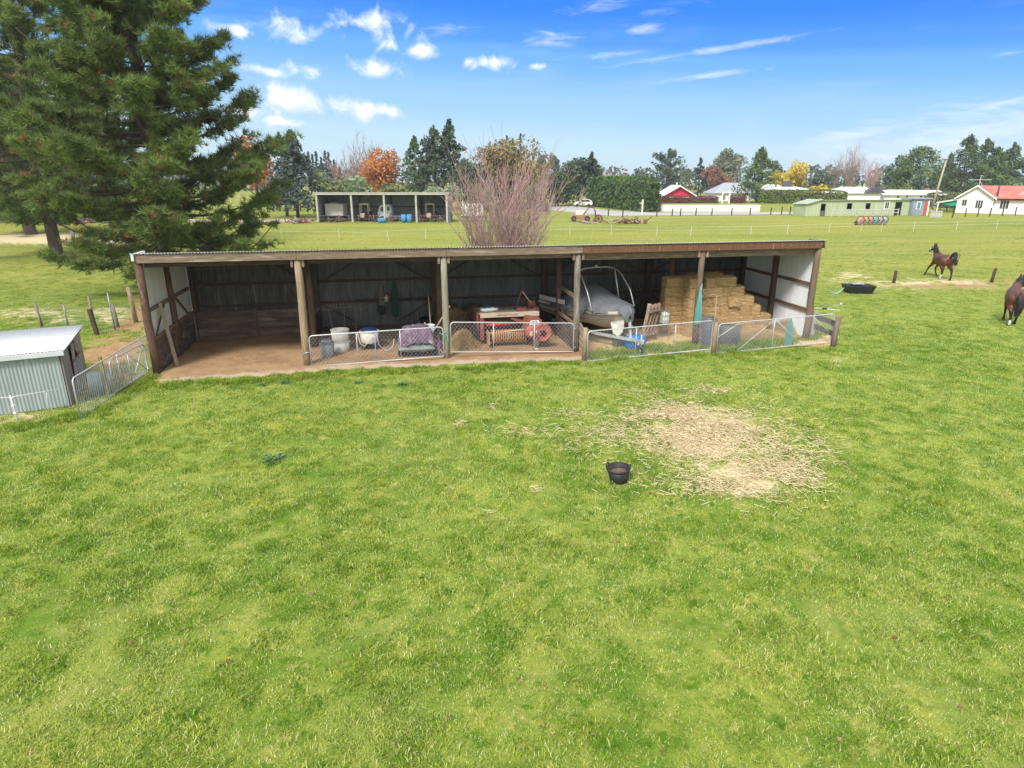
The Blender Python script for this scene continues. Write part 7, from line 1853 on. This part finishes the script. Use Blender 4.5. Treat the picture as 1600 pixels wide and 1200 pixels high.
t = thing('rail_fence', 'dark paling yard fence between the tack room and the porch', 'fence', (xat(1457,128),128,0), -.05)
for z in (.2,.75,1.3): MB().box(0,-.04,z,5.4,.04,z+.2).build('rail', mat('pale_rail', None), t)
for k in range(5): MB().box(1.3*k,.045,0,1.3*k+.14,.18,1.6).build('post', darkwood, t)
t = thing('pallet_stack', 'grey pallets leaning together on the grass below the power pole', 'pallets', (xat(1464,dist(340)),dist(340),0))
for k in range(5): MB().bar((-.9+.4*k,.1,0),(-.7+.4*k,.5,1.05),.25,.05).build('slat', mat('grey_scrap', None), t)
for z in (.3,.8): MB().bar((-.9,.12+z*.3,z),(1.0,.12+z*.3,z+.05),.06,.12).build('rail', mat('grey_scrap', None), t)
# wheel rake with six spidery wheels
Yk = dist(351.5); gk = pxm(Yk, .5)
WR = thing('wheel_rake', 'hay rake with six overlapping tined wheels standing in the paddock', 'hay rake', (xat(1365,Yk),Yk,0), rad(6))
cols = [(.50,.32,.24),(.50,.34,.20),(.46,.29,.21),(.20,.40,.48),(.42,.36,.35),(.38,.39,.43)]
for k in range(6):
    x = (1342+8.3*k-1365)/gk; c_k = .60
    m_ = mat(f'rake_paint_{k}', cols[k], tuple(q*.75 for q in cols[k]), 3, .7)
    w_ = MB().lathe([(.05,-.02),(.50,-.025),(.50,.025),(.05,.02)], 24, (x,.05*k,c_k), Matrix.Rotation(PI/2,3,'X')).build('rake_wheel', m_, WR, True)
    b = MB()
    for q in range(24): a = 2*PI*q/24; b.tube([(x+.5*math.cos(a),.05*k-.04,c_k+.5*math.sin(a)),(x+.62*math.cos(a+.12),.05*k-.06,c_k+.62*math.sin(a+.12))], .016, 4)
    b.tube([(x+.57*math.cos(a),.05*k-.04,c_k+.57*math.sin(a)) for a in np.linspace(0,2*PI,24,endpoint=False)], .025, 5, closed=True)
    b.build('tines', darkwood, w_)
    MB().lathe([(.09,-.06),(.09,.02)], 10, (x,.05*k-.03,c_k), Matrix.Rotation(PI/2,3,'X')).build('hub', darkwood, w_)
MB().tube([(-1.8,.5,.62),(2.0,.75,.62)], .06, 8).build('tool_bar', darkwood, WR, True); MB().bar((-1.7,.5,.6),(-2.9,.3,.25),.08,.08).build('drawbar', rustm, WR)
MB().lathe([(.05,-.06),(.28,-.06),(.28,.06),(.05,.06)], 14, (-2.4,.25,.28), Matrix.Rotation(PI/2,3,'X')).build('wheel', tyre_m, WR, True)
MB().tube([(-2.4,.3,.28),(-2.3,.3,.95)], .04, 6).build('crank', rustm, WR)
# fences of the far side
def post_row(label, pts, h, r_, m, name='fence_line', wires=2, wm=None, cat='fence'):
    A0 = Vector(pts[0]); t = thing(name, label, cat, A0)
    for p in pts:
        q = Vector(p)-A0; MB().tube([q-Vector((0,0,.1)), q+Vector((random.uniform(-.05,.05),0,h*random.uniform(.9,1.08)))], r_, 6).build('post', m, t)
    for k in range(wires):
        z = h*(.92-.32*k); MB().tube([Vector(p)-A0+Vector((0,-.02,z)) for p in pts], .010, 3, cap=False).build('wire', wm or wire, t)
    return t
post_row('dark post and wire fence along the near edge of the road', [G(px, py) for px, py in ((930,340.5),(950,339.8),(973,339.6),(1026,337.8),(1050,337.5),(1063,337.4),(1087,337),(1112,336.8),(1143,336.5),(1172,336.3),(1204,335.5),(1221,335.3),(1234,335))], 1.25, .10, darkwood)
post_row('dark post and wire fence in front of the red-roofed house', [G(px, py) for px, py in ((1488,340),(1508,338.5),(1527,338.3),(1546,338),(1566,337.5),(1586,336.8),(1610,336.5))], 1.5, .10, darkwood)
post_row('dark rail posts on the lawn beyond the lone fir', [G(px, py) for px, py in ((418,331),(428,331),(450,330.5),(470,330.5),(493,330.5))], 1.6, .12, darkwood, wires=3, wm=darkwood)
post_row('sparse grey stakes along the dry strip at the far left', [G(px, py) for px, py in ((-10,348),(30,346),(72,364),(80,346),(115,352),(140,346))], 1.2, .07, darkwood, wires=1)
post_row('white electric tape fence running across the middle of the paddock', [G(px, py) for px, py in ((440,372),(530,371),(607,376),(665,373),(735,371),(820,368),(890,367),(955,367),(1026,369),(1079,368.5),(1173,367.5),(1230,366),(1295,363),(1345,362),(1377,362),(1427,361),(1494,359.5),(1557,357.5),(1610,356))], 1.05, .022, mat('aged_tape', (.62,.64,.6), (.5,.52,.48), 9, .7), 'tape_fence', 2, mat('aged_tape', None))
fpost('fence_post', 'pale weathered stake in the dry grass left of the big pine', 117, 383, 1.3, .14, mat('pale_split', None), (0,0), True)
# fallen limbs in the dry strip under the pines
scrap('dark fallen pine branches lying in the dry grass under the pines', G(133,353), 21, 3.6, 1.0, darkwood, 24, 'branch_pile', 'branches')
t = thing('white_vehicle', 'pale van half hidden behind the pines at the left', 'van', (xat(146,112),112,0)); MB().prism([(-2.2,.45),(-2.2,1.9),(1.1,1.95),(1.9,1.2),(2.2,1.1),(2.2,.45)], 0, 1.7).build('body', cw, t, bevel=.1)
MB().prism([(-1.8,1.2),(-1.8,1.7),(.9,1.75),(1.45,1.2)], -.02, .01).build('window', gl, t)
for x in (-1.4,1.4): wheel(t, (x,.05,.35), .35,.2, steel, 'y')
for k, (px, py, s) in enumerate(((425,719,.30),(632,601,.2),(560,598,.17),(445,598,.2),(410,602,.16))):
    t = thing('weed', ['bluish leafy weed growing alone on the left of the paddock','dark leafy weed near the grass edge below the pallet bay','small weed near the shed mouth left of the leafy weed','leafy weed at the mouth of the empty stall','small weed just left of the one at the stall mouth'][k], 'plant', G(px,py)); rr2 = np.random.default_rng(k)
    b = MB()
    for j in range(70):
        a = rr2.random()*6.28; L = s*(.25+.45*rr2.random()); e = Vector((math.cos(a),math.sin(a),.5+rr2.random()*.5)); sd2 = Vector((-math.sin(a),math.cos(a),0))*L*.13
        o3 = Vector((rr2.normal(0,s*.35), rr2.normal(0,s*.35), 0)); b.add([tuple(o3+q_) for q_ in (Vector((0,0,0)), e*L*.5+sd2, e*L*.8+Vector((math.cos(a),math.sin(a),-.2))*L*.3, e*L*.5-sd2)], [(0,1,2,3)])
    b.build('leaves', mat('weed_leaf', (.075,.16,.05), (.14,.23,.11), 4, .7), t)
# ================================================================== HORSES
def voxel_body(name, chains, ells, mat_, parent, vox=.02, smooth=8):
    """chains: lists of (point, radius) joined into limbs; ells: ellipsoids; fused by a voxel remesh into one skin"""
    b = MB()
    for ch in chains:
        pts = [Vector(p) for p, r_ in ch]; rs = [r_ for p, r_ in ch]
        P = []; Rr = []
        for i in range(len(pts)-1):
            for k in range(4): t = k/4; P.append(pts[i].lerp(pts[i+1], t)); Rr.append(rs[i]+(rs[i+1]-rs[i])*t)
        P.append(pts[-1]); Rr.append(rs[-1])
        b.tube(P, Rr, 12)
        b.ell(P[0], (Rr[0],)*3, 12, 8); b.ell(P[-1], (Rr[-1],)*3, 12, 8)
    for c, r_, rot in ells:
        k = len(b.v); b.ell((0,0,0), r_, 20, 14)
        Mx = Matrix.Rotation(rot, 3, 'Y')
        for i in range(k, len(b.v)): b.v[i] = tuple(Mx @ Vector(b.v[i]) + Vector(c))
    o = b.build(name, mat_, parent)
    rm = o.modifiers.new('fuse', 'REMESH'); rm.mode = 'VOXEL'; rm.voxel_size = vox
    sm = o.modifiers.new('smooth', 'SMOOTH'); sm.factor = .6; sm.iterations = smooth
    dg = bpy.context.evaluated_depsgraph_get(); dg.update()
    me = bpy.data.meshes.new_from_object(o.evaluated_get(dg)); o.modifiers.clear(); o.data = me
    me.polygons.foreach_set('use_smooth', [True]*len(me.polygons))
    if not me.materials: me.materials.append(mat_)
    return o
def horse_mat(name, white):
    m = bpy.data.materials.new(name); N = NT(m); out = N.n('ShaderNodeOutputMaterial'); bs = N.n('ShaderNodeBsdfPrincipled'); N.l(bs.outputs[0], out.inputs[0])
    bs.inputs['Roughness'].default_value = .42; bs.inputs['Specular IOR Level'].default_value = .35
    dk = N.n('ShaderNodeAttribute', attribute_name='points').outputs['Fac']; wh = N.n('ShaderNodeAttribute', attribute_name='sock').outputs['Fac']
    pos = N.n('ShaderNodeTexCoord').outputs['Object']
    c = N.mix(N.ramp(N.noise(pos, 3, 4), .3, .7), (.125,.043,.024), (.075,.027,.017))
    c = N.mix(N.ramp(dk, .3, .8), c, (.016,.011,.012)); c = N.mix(N.ramp(wh, .4, .6), c, (.7,.66,.62))
    N.l(c, bs.inputs['Base Color']); return m
def paint(o, dark_fn, sock_fn):
    me = o.data; n = len(me.vertices); co_ = np.empty(n*3, np.float32); me.vertices.foreach_get('co', co_); co_ = co_.reshape(-1,3)
    for nm, fn in (('points', dark_fn), ('sock', sock_fn)):
        a = me.attributes.new(nm, 'FLOAT', 'POINT'); a.data.foreach_set('value', np.array([fn(Vector(p)) for p in co_], dtype=np.float32))
hairm = mat('black_mane', (.014,.012,.013), (.025,.02,.02), 12, .5, spec=.4, stretch=(1,1,4))
hoofm = mat('hoof_horn', (.06,.05,.045), (.04,.034,.03), 6, .6)
def hairs(name, roots, parent, L, n, r_, fall, seed, w_=.012):
    """mane or tail: strands rooted along a curve"""
    rr = random.Random(seed); b = MB()
    for k in range(n):
        t = rr.random()*(len(roots)-1); i = min(int(t), len(roots)-2); p = Vector(roots[i]).lerp(Vector(roots[i+1]), t-i) + Vector((rr.gauss(0,r_), rr.gauss(0,r_), rr.gauss(0,r_*.6)))
        d = Vector(fall) + Vector((rr.gauss(0,.25), rr.gauss(0,.25), rr.gauss(0,.15))); l = L*rr.uniform(.6,1.15)
        b.tube([p, p+d*l*.4+Vector((0,0,.02)), p+d*l*.75, p+d*l+Vector((0,0,-.12*l))], [w_, w_*.9, w_*.6, w_*.2], 4, cap=False)
    return b.build(name, hairm, parent, True)
def head(chains, ells, poll, muzzle):
    p, q = Vector(poll), Vector(muzzle); d = (q-p)
    chains.append([(p, .115), (p+d*.28+Vector((0,0,-.02)), .125), (p+d*.6, .085), (p+d*.88, .070), (q, .062)])
    chains.append([(p+d*.05+Vector((0,0,-.10)), .085), (p+d*.35+Vector((0,0,-.085)), .075), (p+d*.8+Vector((0,0,-.03)), .05)])
def ears(parent, m, poll, d, side):
    for s in (-1,1):
        p = Vector(poll)+Vector(side)*.055*s+Vector((0,0,.08))
        MB().tube([p, p+Vector((0,0,.07))+Vector(d)*.015, p+Vector((0,0,.155))+Vector(d)*.01+Vector(side)*.012*s], [.034,.032,.004], 8).build('ear', m, parent, True)
# local frame: +x is the way the horse faces, z up; withers about 1.5 m
def trotter():
    t = thing('horse', 'dark bay horse in a pale halter trotting away to the left with its tail raised', 'horse', G(1466,434.5), rad(86))
    m = horse_mat('bay_coat_trotting', True)
    ch = [[((-.58,0,1.18),.30),((-.25,0,1.20),.315),((.15,0,1.17),.325),((.48,0,1.16),.29)],
          [((.48,0,1.25),.24),((.72,0,1.48),.185),((.88,0,1.72),.14),((.98,0,1.90),.11)],
          # near fore reaching forward, off fore just behind it
          [((.50,.14,1.02),.155),((.72,.15,.78),.095),((.98,.15,.60),.062),((1.16,.15,.34),.042),((1.26,.15,.16),.045),((1.32,.15,.05),.052)],
          [((.48,-.14,1.02),.155),((.60,-.15,.74),.09),((.78,-.15,.56),.06),((.72,-.15,.30),.042),((.60,-.15,.20),.045),((.52,-.15,.13),.05)],
          # hind legs: stifle forward, hock behind
          [((-.62,.17,1.12),.245),((-.48,.19,.82),.165),((-.62,.19,.60),.085),((-.58,.18,.34),.05),((-.52,.18,.16),.048),((-.47,.18,.05),.056)],
          [((-.62,-.17,1.12),.245),((-.62,-.19,.82),.155),((-.90,-.19,.62),.08),((-.98,-.18,.36),.05),((-.99,-.18,.18),.048),((-.95,-.18,.06),.055)]]
    el = [((-.52,0,1.22),(.36,.30,.32),0), ((.0,0,1.10),(.62,.31,.34),0), ((.42,0,1.16),(.30,.26,.38),0), ((.33,0,1.42),(.26,.10,.13),.15)]
    head(ch, el, (.99,0,1.93), (1.44,.05,1.55))
    o = voxel_body('body', ch, el, m, t)
    def dark(p):
        leg = max(0, min(1, (.80-p.z)/.25)); neck = max(0, min(1, (p.x-.55)/.3))*(1 if p.z > 1.35 else 0); top_ = max(0, min(1, (p.z-1.43)/.1))*.7
        return max(leg, neck, top_)
    paint(o, dark, lambda p: 1. if (p.z < .30 and p.x < -.3 and p.y > 0) else 0.)
    for (x,y,z) in ((1.34,.15,.03),(.50,-.15,.10),(-.45,.18,.03),(-.93,-.18,.035)): MB().lathe([(.065,-.03),(.05,.05)], 12, (x,y,z)).build('hoof', hoofm, t, True)
    ears(t, m, (1.0,0,1.93), (1,0,0), (0,1,0))
    hairs('mane', [(.98,0,2.02),(.82,0,1.88),(.66,0,1.68),(.50,0,1.52)], t, .26, 90, .02, (-.35,.45,-.55), 2)
    # tail carried high then falling
    b = MB(); rr = random.Random(5)
    for k in range(70):
        j = lambda s: Vector((rr.gauss(0,s), rr.gauss(0,s), rr.gauss(0,s)))
        b.tube([Vector((-.86,0,1.36))+j(.015), Vector((-1.02,0,1.58))+j(.03), Vector((-1.22,0,1.66))+j(.05), Vector((-1.42,.03,1.48))+j(.06), Vector((-1.50,.05,1.22))+j(.07), Vector((-1.58,.05,1.05))+j(.08)], [.022,.024,.022,.018,.012,.003], 4, cap=False)
    b.build('tail', hairm, t, True)
    hm_ = mat('pale_halter', (.68,.52,.46), (.58,.44,.4), 10, .7)
    P0, Q0 = Vector((.99,0,1.93)), Vector((1.44,.05,1.55)); dd = (Q0-P0)
    b = MB()
    def ring(s, r_): 
        c = P0+dd*s+Vector((0,0,-.03)); ax_ = dd.normalized(); u = Vector((0,1,0)); v = ax_.cross(u)
        return [c+u*r_*.82*math.cos(a)+v*r_*1.15*math.sin(a) for a in np.linspace(0,2*PI,16,endpoint=False)]
    b.tube(ring(.68,.105), .014, 5, closed=True); b.tube(ring(.02,.155), .014, 5, closed=True)
    for s in (1,-1): b.tube([P0+dd*.05+Vector((0,s*.125,-.08)), P0+dd*.4+Vector((0,s*.125,-.09)), P0+dd*.68+Vector((0,s*.09,-.05))], .014, 5)
    b.build('halter', hm_, t, True)
    return t
hT = trotter()
def walker():
    t = thing('horse', 'bay horse with a white hind sock walking away at the right edge', 'horse', G(1577,503), rad(62))
    m = horse_mat('bay_coat_walking', True)
    ch = [[((-.60,0,1.20),.31),((-.2,0,1.20),.33),((.2,0,1.18),.33),((.52,0,1.16),.29)],
          [((.50,-.02,1.26),.24),((.78,-.10,1.46),.185),((1.0,-.20,1.62),.145),((1.12,-.27,1.76),.11)],
          [((.50,.14,1.0),.155),((.50,.15,.72),.09),((.50,.15,.5),.06),((.46,.15,.26),.042),((.48,.15,.06),.05)],
          [((.50,-.14,1.0),.155),((.64,-.15,.76),.09),((.80,-.15,.55),.06),((.74,-.15,.30),.042),((.70,-.15,.12),.05)],
          [((-.64,.17,1.12),.25),((-.62,.19,.82),.16),((-.86,.18,.60),.085),((-.92,.16,.34),.05),((-.96,.16,.16),.048),((-.92,.16,.05),.056)],
          [((-.62,-.17,1.12),.25),((-.46,-.19,.82),.16),((-.58,-.17,.60),.08),((-.50,-.13,.34),.05),((-.42,-.12,.16),.048),((-.37,-.12,.05),.055)]]
    el = [((-.55,0,1.22),(.36,.33,.33),0), ((.0,0,1.08),(.65,.36,.36),0), ((.45,0,1.16),(.3,.27,.38),0), ((.35,0,1.43),(.26,.1,.13),.15)]
    head(ch, el, (1.14,-.28,1.80), (1.52,-.45,1.42))
    o = voxel_body('body', ch, el, m, t)
    def dark(p): return max(max(0, min(1, (.74-p.z)/.2)), max(0, min(1, (p.x-.62)/.25))*(1 if p.z > 1.3 else 0))
    paint(o, dark, lambda p: 1. if (p.z < .24 and p.x < -.6 and p.y > 0) else 0.)
    for (x,y,z) in ((.50,.15,.03),(.72,-.15,.05),(-.90,.16,.03),(-.35,-.12,.03)): MB().lathe([(.065,-.03),(.05,.05)], 12, (x,y,z)).build('hoof', hoofm, t, True)
    ears(t, m, (1.15,-.28,1.80), (1,-.3,0), (.3,1,0))
    hairs('mane', [(1.12,-.27,1.88),(.95,-.18,1.74),(.75,-.10,1.60),(.52,0,1.50)], t, .28, 90, .02, (-.2,.45,-.6), 3)
    b = MB(); rr = random.Random(6)
    for k in range(80):
        j = lambda s: Vector((rr.gauss(0,s), rr.gauss(0,s), rr.gauss(0,s)))
        b.tube([Vector((-.88,0,1.40))+j(.015), Vector((-1.0,0,1.30))+j(.03), Vector((-1.04,-.01,1.0))+j(.05), Vector((-1.05,-.0,.70))+j(.06), Vector((-1.06,.03,.45))+j(.07)], [.024,.028,.026,.02,.004], 4, cap=False)
    b.build('tail', hairm, t, True)
    return t
walker()
